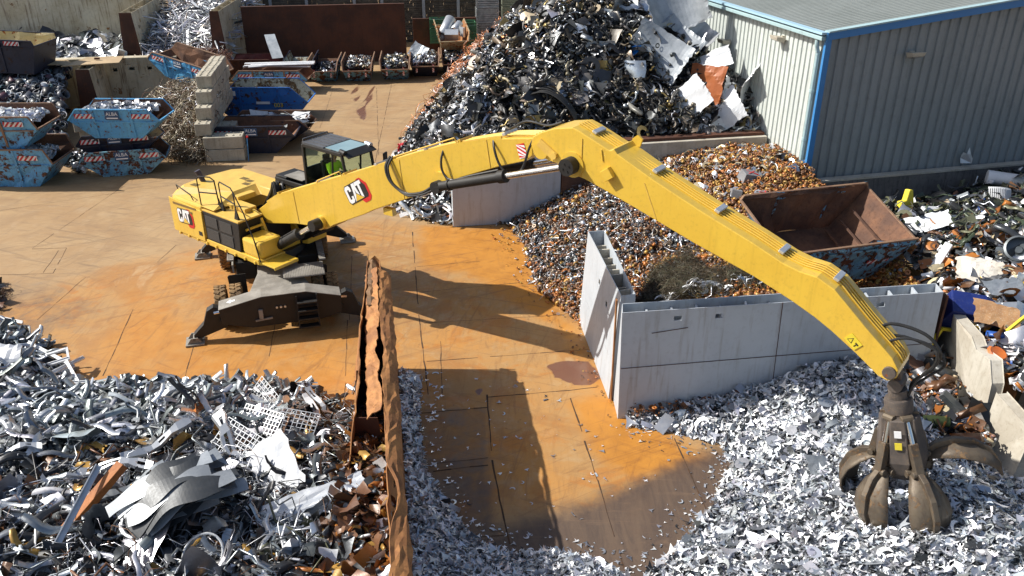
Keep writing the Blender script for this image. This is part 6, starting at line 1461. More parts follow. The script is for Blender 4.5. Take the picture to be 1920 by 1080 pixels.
partsF += pieces(hF, 3600, [t_fold(i, 5, .18) for i in range(90, 95)] + CHK, (.2, .75), pal((MID, 3), (SIL, 3), (WHT, 2), (CRM, 2), (ORG, 1.6), (BRN, 2), (DRK, 2.5), (BLU, .4), (YLW, .2)), .6, .10, bias=brownz) + pieces(hF, 1800, [t_box(2, (.8, .3, .12)), t_rect(.2, 4), t_shard(3)], (.12, .35), pal((SIL, 3), (WHT, 2), (CRM, 2), (ORG, 1.5), (DRK, 2)), .8, .08, bias=brownz)
tag(merge('mixed_light_scrap_heap', partsF, SCRAP), 'heap of olive, black and silver household scrap along the right edge', kind='stuff')
# L: colourful litter at the foot of the cream wall
hL = Heap([(10.2, 18.9), (11.5, 19.8), (11.3, 17.2), (11.1, 15.7), (10.3, 15.4), (9.7, 16.6)], seed=5, rough=.1, cons=[([(10.0, 18.9), (10.0, 15.4)], .85, .25, .6)])
tag(merge('litter_drift', [hL.core(.15, .1, (.08, .05, .03))] + pieces(hL, 900, [t_fold(4, 4), t_box(2, (.8, .5, .2)), t_shard(2), t_disc()], (.08, .24), pal((ORG, 3), (CRM, 2.5), (WHT, 2), (MID, 2), (BRN, 2), (((.35, .18, .13), 0), 1.5)), .7, .05) + pieces(hL, 60, [t_fold(5, 5, .15), t_rod(2, .04), t_box(3, (1, .4, .2))], (.4, .8), pal((BRN, 4), (ORG, .8), (DRK, 3), (SIL, 1)), .5, .05, lift=.05), SCRAP), 'brown, orange and white litter drift below the tall cream concrete wall', kind='stuff')
# foot-of-bay-wall rusty litter
hL2 = Heap([P2(1175, 792), P2(1300, 786), P2(1480, 772), P2(1470, 752), P2(1180, 782)], seed=5, rough=.1, cons=[([P2(1175, 792), P2(1480, 780)], .05, .5, .3)])
tag(merge('rusty_litter', pieces(hL2, 420, [t_fold(4, 4), t_torus(), t_shard(2), t_disc()], (.06, .2), pal((ORG, 4), (BRN, 3), (MID, 2), (DRK, 2)), .7, .05, lift=.25), SCRAP), 'rusty crumbs along the foot of the long grey bay wall', kind='stuff')

# G: pipe rings, left
footG = [(-20.6, 40.2), (-22, 39.6), (-36, 38.6)]
hG = Heap([(-21.6, 39.6), (-36, 38.6), (-36, 50), (-25.2, 49.0), (-24.7, 46.9), (-24.2, 45.6), (-22.4, 41.5)], seed=63, rough=.08, cons=[(footG, .1, .5, 2.6)])
PG_ = pal((DRK, 7), (BLK, 4), (((.10, .11, .13), .1), 5), (((.35, .40, .44), .2), 1.6), (((.11, .05, .065), .0), 2.0), (((.08, .18, .20), 0), .5), (WHT, .7), (RED, .15))
tag(merge('pipe_ring_heap', [hG.core(.4, .3, (.02, .02, .025))] + pieces(hG, 2600, TP_PIPE + [t_pipe(.4, .7, 12, .05, .36)], (.32, .72), PG_, 1.0, .12) + pieces(hG, 1100, [t_washer(12, .46, .39)], (.35, .68), pal((((.62, .64, .66), .1), 1)), .9, .03, lift=.14), SCRAP), 'heap of dark cut pipe rings behind the blue skips at the left', kind='stuff')
hG2 = Heap([(-20.9, 37.8), (-19.7, 37.2), (-19.9, 39.4), (-20.6, 40.3), (-21.2, 39.2)], seed=6, rough=.1, cons=[([(-19.8, 37), (-19.8, 39.4)], 0, .6, .8)])
tag(merge('spilled_rings', pieces(hG2, 110, TP_PIPE, (.18, .4), pal((DRK, 4), (MID, 2), (WHT, 1), (RED, .3)), .9, .06), SCRAP), 'small dark rings spilled between the two stacks of blue skips', kind='stuff')
# H: wire tangle
footH = [(-19.9, 47.3), (-20.2, 44.0), (-19.8, 42.6), (-18.3, 40.9), (-16.2, 39.2), (-14.9, 38.7)]
hH = Heap(footH + [(-15.0, 41), (-15.9, 46.2), (-19.6, 47.3)], seed=73, rough=.1, cons=[(footH, 0, 1.25, 3.3), ([(-19.6, 47.3), (-15.9, 46.2)], .9, .8, 3)])
PH = pal((((.34, .30, .24), .3), 4), (((.19, .14, .09), .2), 5), (SIL, .8), (BRN, 3), (((.24, .20, .12), .2), 3))
tag(merge('wire_tangle', [hH.core(.4, .35, (.035, .028, .02))] + pieces(hH, 5200, [t_wire(i, .012, 3, 9, .5, .8) for i in range(8)] + [t_rod(i, .008, 3, 4, .18) for i in range(5)], (.5, 1.6), PH, .8, .16), SCRAP), 'matted grey-brown wire tangle between the skips and the block wall', kind='stuff')
# I: aluminium profiles at the back
footI = [(-24.3, 56.0), (-19.0, 55.2)]
hI = Heap([(-24.5, 56.0), (-19.2, 55.2), (-19.6, 66.5), (-25.0, 66)], seed=83, rough=.06, cons=[(footI, .5, .5, 3.9)])
tag(merge('profile_heap', [hI.core(.5, .4, (.06, .065, .08))] + pieces(hI, 1500, TP_PROF + [t_rect(.06, 3)], (1.2, 3.4), pal((WHT, 2.5), (SIL, 3), (((.45, .45, .52), .3), 3), (((.42, .34, .28), .1), 1.5), (MID, 3), (DRK, 2)), .4, .3) + pieces(hI, 160, [t_frame(1, .5, .04), t_frame(1, .3, .05)], (.8, 2.0), pal((WHT, 2), (SIL, 3), (MID, 2)), .5, .2), SCRAP), 'criss-crossed white aluminium profiles and frames filling the bay at the top', kind='stuff')
hI2 = Heap([(-20.6, 53.8), (-17.9, 53.2), (-17.9, 55.0), (-20.8, 55.4)], seed=3, rough=.15, cons=[([(-20.6, 53.5), (-17.9, 53)], 1.0, .8, 1.3)])
tag(merge('rusty_wire_mat', [hI2.core(.25, .15, (.05, .02, .012))] + pieces(hI2, 700, [t_wire(i, .02, 3, 8, .5, .8) for i in range(4)], (.3, .7), pal((((.16, .055, .03), 0), 3), (BRN, 2)), .9, .12), SCRAP), 'mat of dark red rusty wire in front of the white profiles', kind='stuff')
# J: shreds in the cream bay
hJ = Heap([(-40, 50.3), (-25.5, 50.3), (-25.6, 57.3), (-27, 62.8), (-40, 61.5)], seed=93, rough=.25, cons=[([(-40, 70), (-20, 70)], 1.5, .0001, .2)])
tag(merge('shredded_sheet_heap', [hJ.core(.5, .3, (.06, .06, .07))] + pieces(hJ, 1500, [t_fold(i, 4, .2) for i in range(4)] + [t_rod(3, .02, 4, 3, .15), t_rect(.1, 4)], (.4, 1.3), pal((SIL, 3), (WHT, 2), (MID, 4), (DRK, 3)), .6, .2), SCRAP), 'grey and white shredded sheet in the cream bay at the top left', kind='stuff')
# small dark heap at the left edge
hN = Heap([P2(-120, 560), P2(0, 525), P2(14, 545), P2(18, 560), P2(0, 590), P2(-100, 610)], seed=3, cap=.9, slope=1.0)
tag(merge('brown_scrap_clump', [hN.core(.15, .05, (.05, .03, .02))] + pieces(hN, 400, [t_wire(i, .02, 3, 7) for i in range(3)] + [t_fold(3, 4)], (.15, .4), pal((BRN, 3), (DRK, 2)), .8, .05), SCRAP), 'small brown clump of scrap on the plates at the left edge', kind='stuff')
# ================================================================ SINGLE PIECES OF SCRAP ONE CAN POINT AT
def on_heap(hp, px, py, up=0.0):
    a = (px - 960) / F_PX; b = (540 - py) / F_PX
    r = V((a, cos(PITCH) + b * sin(PITCH), -sin(PITCH) + b * cos(PITCH))); t = 8.0
    while t < 75:
        x, y, z = r.x * t, r.y * t, CAM_H + r.z * t
        if inpoly(np.array([x]), np.array([y]), hp.poly)[0] and z <= float(hp.h(np.array([x]), np.array([y]))[0]): break
        t += .05
    if t >= 75: print('NOHIT', px, py)
    return V((r.x * t, r.y * t, CAM_H + r.z * t + up))
def crumple(name, label, cat, hp, px, py, w, h, rot, mat, seed=1, n=12, folds=4, amp=.5, up=.15, cyl=0.0, outline=None, group=None, rag=.04):
    """a real bent and creased sheet, w x h metres"""
    g = random.Random(seed); F = [(g.uniform(0, 2 * pi), g.uniform(-.35, .35), g.uniform(-1, 1) * amp) for _ in range(folds)]
    m = MB(); vs = []
    for i in range(n + 1):
        for j in range(n + 1):
            u, v = i / n - .5, j / n - .5
            if outline: k = outline(u, v); x, y = u * w * k[0], v * h * k[1]
            else: x, y = u * w, v * h
            z = sum(abs(u * cos(a) + v * sin(a) - o) * k * min(w, h) for a, o, k in F) + .03 * min(w, h) * noise.noise(V((u * 5, v * 5, seed)))
            if cyl: R = w / cyl; th = x / R; x, z = R * sin(th), z * .3 + R * (1 - cos(th))
            if i in (0, n) or j in (0, n): x += g.uniform(-rag, rag); y += g.uniform(-rag, rag)
            vs.append(V((x, y, z)))
    c = sum(vs, V((0, 0, 0))) / len(vs); vs = [v - c for v in vs]; K = n + 1
    m.add(vs, [(i * K + j, (i + 1) * K + j, (i + 1) * K + j + 1, i * K + j + 1) for i in range(n) for j in range(n)])
    o = m.build(name, mat, sol=.012); p = on_heap(hp, px, py) if hp else V((px, py, 0)); o.location = p + V((0, 0, up)); o.rotation_euler = [radians(a) for a in rot]
    return tag(o, label, cat, group)
tri = lambda u, v: (1 - max(0, v + .1) * 1.3, 1)
WPN = pm('white_painted_sheet', (.74, .76, .78), (.66, .68, .70), 1.5, .4, dirt=.04, bump=.05)
OPN = pm('orange_brown_panel', (.40, .12, .035), (.35, .10, .03), 1.5, .5, dirt=.08, bump=.05)
DGS = pm('dark_grey_sheet', (.16, .18, .19), (.11, .125, .13), 1.5, .4, metal=.6, dirt=.1, bump=.1)
for a in [
    ('metal_sheet', 'large creased grey galvanised sheet hanging down the middle of the scrap heap', 'metal sheet', hD, 1232, 122, 2.6, 1.8, (66, 25, -28), GALV, 3, 16, 3, .5, .5, .9),
    ('metal_sheet', 'big arched galvanised sheet curling over the top of the crumpled sheets', 'metal sheet', hD, 1262, 62, 3.0, 1.8, (62, -14, 12), GALV, 5, 18, 2, .2, 1.0, 2.2),
    ('metal_sheet', 'pointed grey metal sheet standing up against the shed wall', 'metal sheet', hD, 1338, 58, 2.0, 2.4, (78, 8, 30), GALV, 7, 16, 3, .35, 1.1, 0, tri),
    ('metal_sheet', 'folded grey sheet half under the arched one near the shed', 'metal sheet', hD, 1345, 118, 3.0, 1.6, (50, 10, -25), GALV, 9, 16, 5, .6, .6, .8),
    ('metal_sheet', 'dented silver duct shell lying inside the arched sheet', 'metal sheet', hD, 1295, 90, 2.5, 1.5, (55, 30, -45), ALU, 11, 16, 6, .8, .6, 1.8),
    ('metal_sheet', 'crushed grey sheet with a torn edge under the dented duct shell', 'metal sheet', hD, 1265, 112, 2.3, 1.3, (40, -20, 35), GALV, 12, 16, 6, .8, .4, 1.0),
    ('metal_sheet', 'white sheet tipped over the orange-brown panel', 'metal sheet', hD, 1330, 143, 1.7, .9, (35, -25, -15), WPN, 13, 12, 3, .4, .6),
    ('painted_panel', 'orange-brown painted panel among the crumpled sheets by the shed', 'panel', hD, 1322, 178, 1.5, 1.7, (70, 0, -30), OPN, 15, 12, 2, .3, .35),
    ('metal_sheet', 'white crumpled sheet left of the orange-brown panel', 'metal sheet', hD, 1268, 214, 2.6, 1.4, (42, -28, 10), WPN, 17, 20, 9, 1.1, .3, .6),
    ('metal_sheet', 'white crushed casing below the orange-brown panel', 'metal sheet', hD, 1335, 226, 2.4, 1.6, (48, -30, -5), WPN, 19, 22, 10, 1.1, .3, .5),
    ('metal_sheet', 'long white curved sheet bending down beside the shed wall', 'metal sheet', hD, 1408, 200, 2.8, 1.0, (75, 62, 30), WPN, 21, 18, 4, .5, .5, 2.0),
    ('metal_sheet', 'silver sheet right of the orange-brown panel', 'metal sheet', hD, 1378, 188, 1.5, .9, (60, 30, 20), ALU, 23, 14, 5, .7, .3, .8),
    ('metal_sheet', 'dull grey crushed sheet at the foot of the pile beside the shed', 'metal sheet', hD, 1398, 238, 1.5, .8, (50, 10, 20), GALV, 24, 14, 6, .9, .25, .5),
    ('metal_sheet', 'pale sheet with a torn edge in the left middle of the scrap heap', 'metal sheet', hD, 1105, 90, 1.4, .45, (40, 35, -50), ALU, 25, 12, 4, .7, .2, .8),
    ('metal_sheet', 'grey pan shaped sheet in the middle of the scrap heap', 'metal sheet', hD, 1125, 108, 1.2, .8, (50, 0, 5), GALV, 27, 10, 3, .4, .2),
    ('metal_sheet', 'light blue grey sheets bent at the top of the heap near the shed', 'metal sheet', hD, 1215, 28, 2.4, 1.1, (40, -25, -35), ALU, 29, 16, 5, .6, .5, .9),
    ('metal_sheet', 'long bright strip of sheet arching at the top of the heap', 'metal sheet', hD, 1175, 22, 3.0, .45, (45, 20, 15), ALU, 30, 14, 3, .4, .6, 1.4),
    ('metal_sheet', 'white blank rectangular plate low in the middle of the heap', 'metal sheet', hD, 1092, 182, .8, .6, (45, -25, 5), WPN, 31, 6, 1, .1, .2),
    ('plastic_tray', 'bright blue plastic piece in the middle of the scrap heap', 'plastic piece', hD, 1187, 104, .7, .5, (60, 0, 10), pm('bright_blue_plastic', (.02, .25, .75), (.02, .22, .7), 2, .4, dirt=.03), 33, 8, 3, .5, .15),
    ('plastic_tray', 'crumpled red plastic at the left foot of the scrap heap', 'plastic piece', hD, 760, 283, .7, .5, (40, 0, 10), pm('red_plastic', (.55, .01, .02), (.5, .01, .02), 2, .4, dirt=.03), 35, 10, 6, .8, .15),
    ('metal_sheet', 'blank white rectangular sheet standing in the front left heap', 'metal sheet', hC, 518, 900, .95, 1.2, (38, -32, 12), WPN, 37, 10, 1, .12, .35),
    ('metal_sheet', 'long ribbed silver sheet below the blank white sheet', 'metal sheet', hC, 590, 955, 2.0, .6, (25, -12, 20), ALU, 39, 14, 5, .25, .2),
    ('metal_sheet', 'ochre painted sheet at the bottom edge beside the torn wall', 'metal sheet', hC, 640, 1068, 1.5, .5, (20, 0, 5), pm('ochre_sheet', (.55, .34, .06), (.48, .28, .05), 2, .5, rust=.15), 41, 10, 3, .3, .2),
    ('metal_sheet', 'pale cream curved offcut near the bottom of the torn wall', 'metal sheet', hC, 742, 1005, .8, .35, (60, -40, 30), pm('cream_paint', (.62, .55, .36), (.55, .5, .3), 2, .5), 43, 10, 1, .1, .35, 1.5),
    ('metal_sheet', 'grey tapered sheet at the left edge of the front heap', 'metal sheet', hC, 8, 690, .9, .8, (55, 10, 10), ALU, 45, 8, 3, .3, .3),
    ('metal_sheet', 'cream sheet lying face up in the household scrap at the right', 'metal sheet', hF, 1832, 522, 1.2, .8, (30, 5, -20), pm('warm_white_sheet', (.72, .68, .60), (.6, .55, .46), 2, .5, rust=.08), 47, 10, 4, .3, .25),
    ('metal_sheet', 'white door skin right of the big rusty skip', 'metal sheet', hF, 1737, 432, 1.3, .7, (25, -20, -10), WPN, 49, 8, 2, .15, .3),
    ('metal_sheet', 'rusty tan sheet beside the dark blue tank', 'metal sheet', hF, 1862, 612, 1.1, .7, (35, 8, -15), pm('tan_rust_sheet', (.46, .26, .12), (.38, .20, .09), 3, .7, dirt=.3, dcol='#c8b8a0'), 51, 8, 2, .25, .35),
    ('metal_sheet', 'grey sheet flat on the household scrap near the right edge', 'metal sheet', hF, 1880, 552, 1.1, .5, (25, 0, 10), GALV, 53, 8, 2, .15, .25),
    ('metal_sheet', 'large grey flat offcut among the silver pieces left of the grapple', 'metal sheet', hA, 1532, 880, .5, .45, (30, 10, 10), GALV, 55, 5, 1, .1, .12),
    ('metal_sheet', 'pale blue-grey square offcut right of the grapple', 'metal sheet', hA, 1858, 868, .55, .5, (30, 10, 20), ALU, 57, 5, 1, .1, .15),
    ('metal_sheet', 'brown leaf of sheet metal at the foot of the cream wall', 'metal sheet', hL, 1735, 700, 1.0, .5, (20, 15, -20), RUSTB, 59, 8, 3, .3, .15)]:
    crumple(*a)
# ring, discs and hoses on the main heap
def put(o, hp, px, py, up, rot, label, cat, group=None):
    o.location = on_heap(hp, px, py, up); o.rotation_euler = [radians(r) for r in rot]; return tag(o, label, cat, group)
m = MB(); m.lathe([(.52, -.22), (.56, -.2), (.55, .2), (.60, .22), (.56, .24), (.50, .2), (.52, -.22)], 24); put(m.build('duct_ring', GALV, smooth=True), hD, 1388, 142, .4, (35, 20, 0), 'round galvanised duct ring lying on the white sheet beside the shed', 'duct ring')
m = MB(); m.lathe([(.02, -.05), (.40, -.06), (.42, 0), (.38, .05), (.02, .10)], 22); put(m.build('round_cap', pm('grey_cap', (.30, .31, .30), (.25, .26, .25), 2, .5), smooth=True), hD, 1122, 163, .25, (45, 10, 0), 'round grey dished cap in the middle of the scrap heap', 'metal cap')
m = MB(); g = random.Random(4)
for k in range(9): y = k * .055; m.tube([(-1.5, y, -.6), (-.9, y + .1, .25 + g.uniform(-.05, .05)), (0, y, .6 + g.uniform(-.08, .08)), (.9, y - .1, .1), (1.5, y - .1, -.8)], .03, 6)
put(m.build('hose_bundle', RUBBER, smooth=True), hD, 1022, 215, .35, (0, 0, -20), 'arched bundle of black hoses just above the boom elbow', 'hoses')
m = MB(); m.lathe([(.26, -.10), (.30, -.1), (.30, .1), (.26, .1)], 18); put(m.build('white_ring', WHITE, smooth=True), hD, 745, 264, .25, (70, 10, 30), 'white ring at the very left foot of the big scrap heap', 'ring')
# radiators
def radiator(label, hp, px, py, up, rot, n, h, curve=0):
    t = empty('radiator', on_heap(hp, px, py, up), 0, label, 'radiator', 'white radiators on the right heap', rot=[radians(r) for r in rot])
    f = MB(); hd_ = MB()
    for k in range(n):
        a = curve * (k - n / 2) / n; x = (k - n / 2) * .062 if not curve else sin(a) * n * .062 / curve; y = 0 if not curve else (1 - cos(a)) * n * .062 / curve
        f.box((x, y, 0), (.035, .12, h), Matrix.Rotation(a, 3, 'Z'))
        for z in (-h / 2, h / 2): hd_.box((x, y, z), (.066, .09, .07), Matrix.Rotation(a, 3, 'Z'))
    f.build('fins', WHITE, t); hd_.build('header', WHITE, t, bevel=.01)
radiator('tall white ribbed radiator standing highest on the right heap', hF, 1845, 322, .35, (-15, 5, 10), 9, 1.0)
radiator('curved white ribbed radiator lying on its side near the right edge', hF, 1875, 385, .25, (-30, 8, 5), 14, .75, 1.2)
m = MB(); m.cyl((-.75, 0, 0), (.75, 0, .05), .26, n=20); m.cyl((.6, 0, .0), (1.0, .25, .1), .22, n=16); put(m.build('white_boiler', WHITE, smooth=True), hF, 1888, 348, .2, (0, 5, -20), 'white cylindrical casing lying between the two white radiators', 'boiler casing')
# blue tank
t = empty('blue_tank', on_heap(hF, 1812, 598, .15), 0, 'dark blue open tank with chalk scrawl on top of the cream concrete wall', 'tank', rot=(radians(20), radians(10), radians(-15)))
BT = pm('dark_blue_paint', (.01, .02, .12), (.014, .028, .15), 2, .4, dirt=.12, dcol='#5a6078')
m = MB(); m.prism([(-.7, -.4), (.7, -.35), (.75, .25), (.3, .45), (-.55, .35)], -.4, .4, 'y'); m.build('body', BT, t, bevel=.03)
m = MB(); m.lathe([(.20, 0), (.26, 0), (.26, .16), (.20, .16), (.20, 0)], 20); k = m.build('opening', BLACK, t, smooth=True); k.location = (.22, -.42, -.08); k.rotation_euler = (radians(90), 0, 0)
m = MB(); m.tube([(-.45, -.41, .1), (-.3, -.41, .22), (-.2, -.41, .05), (-.05, -.41, .2), (.1, -.41, .1)], .008, 5); m.build('chalk_mark', PWHITE, t)
# brake drum, yellow moulding, bars
m = MB(); m.lathe([(.10, -.05), (.38, -.05), (.40, .0), (.40, .22), (.34, .24), (.34, .05), (.14, .04), (.10, .10)], 24); put(m.build('brake_drum', DGS, smooth=True), hF, 1905, 485, .25, (40, -30, 0), 'dark grey brake drum at the right edge', 'brake drum')
m = MB(); m.lathe([(.12, -.03), (.2, -.05), (.25, 0), (.2, .05), (.12, .03)], 20); put(m.build('orange_hub', pm('orange_hub_paint', (.6, .16, .03), (.5, .12, .03), 3, .5), smooth=True), hF, 1866, 676, .2, (20, 10, 0), 'bright orange ring beside the top of the leaning rusty sheet', 'ring')
m = MB(); m.prism([(-.3, -.5), (.25, -.45), (.3, .1), (.12, .6), (-.05, .6), (-.1, .2), (-.3, .15)], -.12, .12, 'y'); put(m.build('yellow_moulding', PYEL, bevel=.04), hF, 1694, 398, .25, (-10, 10, 20), 'bright yellow plastic moulding right of the big rusty skip', 'plastic moulding')
m = MB(); m.bar((-.35, 0, 0), (.35, .1, .05), .07); put(m.build('yellow_bar', PYEL), hF, 1905, 625, .25, (0, -25, 15), 'yellow square tube at the right edge below the tan sheet', 'bar')
m = MB(); m.bar((-.4, 0, -.35), (0, 0, .4), .08); m.bar((0, 0, .4), (.35, 0, .3), .08); put(m.build('bent_yellow_tube', PYEL), hL, 1752, 668, .45, (0, 0, 20), 'bent yellow frame leaning at the foot of the cream wall behind the grapple', 'tube')
m = MB(); m.box((0, 0, 0), (.75, .22, .16)); m.box((0, -.112, 0), (.6, .01, .1)); put(m.build('dark_blue_casing', DGS, bevel=.02), hL, 1785, 772, .2, (10, 35, -35), 'slate blue box section lying below the cream concrete wall', 'casing')
m = MB(); m.lathe([(.02, -.3), (.14, -.28), (.16, 0), (.12, .3), (.02, .32)], 14); put(m.build('green_cylinder', pm('moss_green', (.20, .24, .07), (.16, .2, .06), 3, .6), smooth=True), hL, 1752, 800, .15, (80, 0, 70), 'moss green gas bottle shaped piece in the litter right of the grapple', 'cylinder')
for i, (px, py, lb_) in enumerate([(1745, 405, 'white gutter piece lying flat'), (1790, 385, 'grey folded casing'), (1760, 495, 'white bent post'), (1880, 590, 'shiny silver can')]):
    m = MB(); m.prism([(-.45, -.05), (.45, -.09), (.45, .08), (-.45, .05)], -.09 - .02 * i, .1, 'y'); put(m.build(['gutter_piece', 'casing', 'post', 'can'][i], [WPN, GALV, WPN, ALU][i], bevel=.02), hF, px, py, .25, (20, [10, -35, -55, 5][i], [20, -30, 30, 10][i]), lb_ + ' on the right heap, ' + ['beside the yellow moulding', 'below the green pieces', 'above the cream sheet', 'above the tan sheet'][i], 'scrap piece')
# front left heap
PGD = pm('page_dark_steel', (.07, .075, .08), (.045, .05, .055), 2, .45, metal=.3, dirt=.1); PGM = pm('page_mid_steel', (.34, .36, .38), (.26, .28, .30), 2, .45, metal=.3, dirt=.1)
t = empty('curved_sheet_stack', on_heap(hC, 345, 965, .25), 0, 'stack of dark curved sheet skeletons fanned like pages at the bottom left', 'sheet stack', rot=(radians(14), radians(-14), radians(32)))
for k in range(26):
    m = MB(); vs = []; n = 22; g = random.Random(k * 3 + 1); L = g.uniform(1.3, 2.0); w = g.uniform(.22, .5); th = g.uniform(-.22, .22); sx, sy = g.uniform(-.2, .2), g.uniform(-.34, .34); am = g.uniform(.16, .30); ph = g.uniform(-.3, .3)
    for i in range(n + 1):
        u = i / n
        for j in range(5):
            v = j / 4 - .5; x = (u - .5) * L; y = v * w * (1 + .3 * sin(u * 9 + k)); z = am * sin(u * 3.0 + ph) + k * .016 + .05 * v * sin(k * 1.7 + u * 3) + .05 * max(0, u - .8) * 5 * (k % 3 - 1)
            vs.append((x * cos(th) - y * sin(th) + sx, x * sin(th) + y * cos(th) + sy, z))
    hole = lambda i, j: False
    m.add(vs, [(i * 5 + j, i * 5 + j + 1, (i + 1) * 5 + j + 1, (i + 1) * 5 + j) for i in range(n) for j in range(4) if not hole(i, j)]); m.build('curved_sheet', [PGD, PGM, PGD, PGD, PGD, GALV][k % 6], t, sol=.008)
m = MB(); m.box((0, 0, 0), (1.6, .20, .16)); put(m.build('orange_beam', pm('orange_rusted_beam', (.40, .14, .03), (.30, .10, .025), 2, .7, dirt=.2, dcol='#5a2a10'), bevel=.01), hC, 180, 965, .35, (0, -25, 58), 'orange rusty square beam in the bottom left of the front heap', 'beam')
m = MB(); m.box((0, 0, 0), (1.7, .11, .02)); m.box((0, .05, .03), (1.7, .02, .06)); put(m.build('grey_strip', ALU), hC, 156, 985, .45, (20, -20, 82), 'pale grey flat strip standing beside the orange beam', 'strip')
m = MB(); m.lathe([(.34, -.08), (.36, -.08), (.36, .08), (.38, .09), (.36, .10), (.34, .09), (.34, -.08)], 28); put(m.build('steel_drum_ring', ALU, smooth=True), hC, 385, 1045, .05, (35, -8, 0), 'low shiny steel drum ring at the bottom edge of the photo', 'drum ring')
t = empty('white_basin', on_heap(hC, 662, 845, .2), 0, 'white square plastic basin near the torn wall', 'basin', rot=(radians(12), radians(4), radians(8)))
m = MB(); m.add([(-.30, -.24, .18), (.30, -.24, .18), (.30, .24, .18), (-.30, .24, .18), (-.24, -.18, -.18), (.24, -.18, -.18), (.24, .18, -.18), (-.24, .18, -.18)], [(0, 1, 5, 4), (1, 2, 6, 5), (2, 3, 7, 6), (3, 0, 4, 7), (4, 5, 6, 7)]); m.quad((-.26, -.2, .08), (.26, -.2, .08), (.26, .2, .08), (-.26, .2, .08)); m.build('body', WHITE, t, sol=.01)
m = MB(); 
for a, b in (((-.32, -.26, .18), (.32, -.26, .18)), ((.32, -.26, .18), (.32, .26, .18)), ((.32, .26, .18), (-.32, .26, .18)), ((-.32, .26, .18), (-.32, -.26, .18))): m.bar(a, b, .05, .025)
m.build('rim', WHITE, t)
m = MB(); m.cyl((-.3, 0, 0), (.3, 0, 0), .12, n=16, caps=False); m.lathe([(.12, -.02), (.16, -.02), (.16, .02), (.12, .02)], 16, M=T(.3, 0, 0) @ Matrix.Rotation(pi / 2, 4, 'Y')); put(m.build('exhaust_tube', ALU, smooth=True), hC, 492, 772, .25, (0, 20, -15), 'short silver tube with a dark open end near the top of the front heap', 'tube')
m = MB(); m.bar((-.65, 0, 0), (.65, 0, 0), .05, .05); put(m.build('green_post', pm('green_post_paint', (.05, .25, .10), (.04, .2, .08), 2, .5)), hC, 700, 965, .4, (0, 60, 80), 'slim green post leaning against the torn wall', 'post')
grid_l = ['topmost wire grid behind the silver tube', 'second wire grid of the slide, half under another', 'lowest wire grid of the slide left of the white sheet', 'wire grid lying just right of the other grids', 'wire grid beside the torn wall below the basin']
for i, (px, py, r) in enumerate([(500, 775, (50, 10, -50)), (485, 815, (40, -10, -35)), (455, 858, (40, 12, -30)), (540, 815, (30, 5, -10)), (700, 925, (45, 20, 35))]):
    m = MB(); v, f = t_grate(12, 8, .011); m.add(v.tolist(), f); o = m.build('wire_grid', ALU); o.scale = (1.3, 1.2, 1.2); put(o, hC, px, py, .25, r, grid_l[i], 'wire grid', 'wire grids on the front heap')
brk_l = ['long pale bracket lying level above the orange beam', 'white bracket standing upright near the silver tube', 'silver bracket pointing down right of the silver tube', 'wavy bracket in the middle left of the heap', 'pale bracket near the heap crest under the stabiliser foot', 'bright bracket just left of the wire grids', 'long straight bracket crossing the wire grids', 'dark grey bracket at the heap crest', 'big holed plate bracket at the left edge', 'kinked bracket near the torn wall end', 'long grey bracket pointing up to the right at centre', 'flat pale strip with a fold above the curved stack']
for i, (px, py, L, r) in enumerate([(215, 895, 1.6, (20, 0, 5)), (530, 745, .9, (20, 75, 80)), (600, 775, 1.1, (20, 35, -55)), (190, 800, 1.5, (30, 10, 60)), (300, 760, 1.3, (20, 0, 25)), (405, 790, 1.2, (20, 20, -40)), (450, 855, 1.9, (20, 25, -35)), (335, 752, .9, (10, -20, 20)), (35, 865, 1.0, (30, 0, 20)), (590, 790, 1.1, (10, 30, -60)), (300, 845, 1.5, (30, -10, 35)), (255, 925, 1.3, (30, -15, 30))]):
    v, f = t_chan(100 + i, 1, .13, 10, .06); m = MB(); m.add(v.tolist(), f); o = m.build('pressed_bracket', [ALU, WPN, ALU, GALV][i % 4], sol=.006); o.scale = (L, L * .9, L * .9); put(o, hC, px, py, .28, r, brk_l[i], 'bracket', 'pressed steel brackets on the front heap')
pr_l = ['longest white profile pointing at the stabiliser foot', 'white profile crossing the longest one', 'short white profile nearest the plates', 'pale profile with a square frame end', 'white profile lowest of the sprawl', 'thin profile at the far left above the sprawl']
for i, (px, py, L, rz, ry) in enumerate([(95, 665, 1.9, -28, 8), (118, 690, 1.6, 75, 10), (160, 718, .8, 10, 5), (75, 690, 1.5, 25, -8), (140, 705, 1.4, -50, 12), (15, 600, 1.2, -20, 0)]):
    m = MB(); m.box((0, 0, 0), (L, .07, .06)); m.box((0, .04, .03), (L, .02, .05))
    if i == 3: m.box((L / 2, .2, 0), (.06, .45, .06)); m.box((L / 2 - .3, .4, 0), (.6, .06, .06))
    o = m.build('aluminium_profile', WPN); p = at(px, py, .45 if i < 5 else .1); o.location = p; o.rotation_euler = (radians(20), radians(ry), radians(rz)); tag(o, pr_l[i], 'profile', 'white profiles beside the front heap')
# ladder and long profiles in the top bay
t = empty('ladder', on_heap(hI, 352, 82, .35), 0, 'white aluminium ladder standing against the heap of profiles', 'ladder', rot=(radians(-35), 0, radians(12)))
for s in (-1, 1): MB().box((s * .22, 0, 0), (.05, .03, 3.2)).build('rail', WHITE, t)
for k in range(9): MB().box((0, 0, -1.4 + k * .35), (.42, .03, .04)).build('rung', WHITE, t)
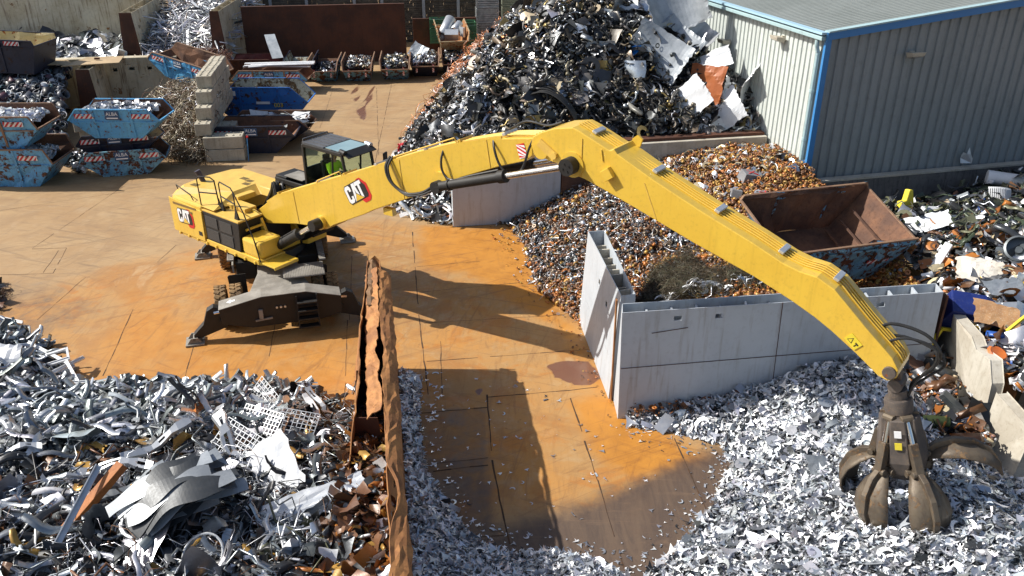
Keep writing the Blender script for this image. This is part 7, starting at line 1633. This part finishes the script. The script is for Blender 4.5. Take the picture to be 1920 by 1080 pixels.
# marked concrete lumps on the ring heap
for i, (px, py, s, lb_) in enumerate([(1405, 338, .7, 'grey concrete lump with a pink painted mark on the ring heap'), (1432, 378, .75, 'grey concrete slab with a red cross beside the big rusty skip'), (1378, 368, .55, 'small grey concrete lump left of the slab with the red cross')]):
    v, f = t_box(40 + i, (1, .7, .5)); m = MB(); m.add((v * s).tolist(), f); o = m.build('concrete_lump', pm('grey_lump', (.24, .24, .25), (.18, .18, .19), 2, .8) if i == 0 else bpy.data.materials['grey_lump'], bevel=.02); put(o, hE, px, py, .12, (8, 12, 20 + 30 * i), lb_, 'concrete lump', 'grey lumps on the ring heap')
    if i < 2:
        m = MB(); z = .27 * s; m.bar((-.3 * s, -.2 * s, z), (.3 * s, .2 * s, z), .03, .03); m.bar((-.3 * s, .2 * s, z), (.3 * s, -.2 * s, z), .03, .03); m.build('paint_mark', PRED, o)
m = MB(); m.bar((0, 0, 0), (1.05, .10, .0), .22, .10); o = m.build('yellow_beam', pm('ochre_beam_paint', (.62, .34, .04), (.55, .28, .03), 3, .5, dirt=.1), bevel=.01); o.location = (7.0, 20.0, 3.05) ; tag(o, 'ochre yellow beam end on top of the long grey wall under the stick', 'beam')
m = MB(); g = random.Random(9); m.add([(-.35, 0, 0), (.45, 0, 0), (.5, .1, .25), (.25, .02, .55), (.1, .1, .95), (-.05, 0, .6), (-.3, .08, .65), (-.4, .1, .3)], [(0, 1, 2, 3, 5, 6, 7), (3, 4, 5)]); o = m.build('torn_bag', ALU, sol=.03); o.scale = (.55, .55, .65); o.location = on_wall(1810, 306, gc + gn * .3, gd); tag(o, 'crumpled silver bag on the low concrete wall below the grey shed wall', 'bag')
m = MB(); m.cyl((0, 0, 0), (.08, .02, 1.15), .025, n=8); t = m.build('blue_bar', pm('blue_bar_paint', (.05, .2, .45), (.04, .18, .4), 2, .5)); t.location = at(466, 300, 0) + V((.05, -.15, 0)); tag(t, 'thin blue bar with a red cap leaning beside the long concrete blocks', 'bar')
m = MB(); m.cyl((.08, .02, 1.15), (.085, .02, 1.23), .05, n=8); m.build('cap', PRED, t)
# bent sheet in the fourth end-on skip
crumple('bent_sheet', 'grey bent sheet standing in the black end-on skip', 'metal sheet', None, -6.3, 58.0, 1.2, 1.0, (50, 20, -30), GALV, 61, 8, 3, .4, 1.45)
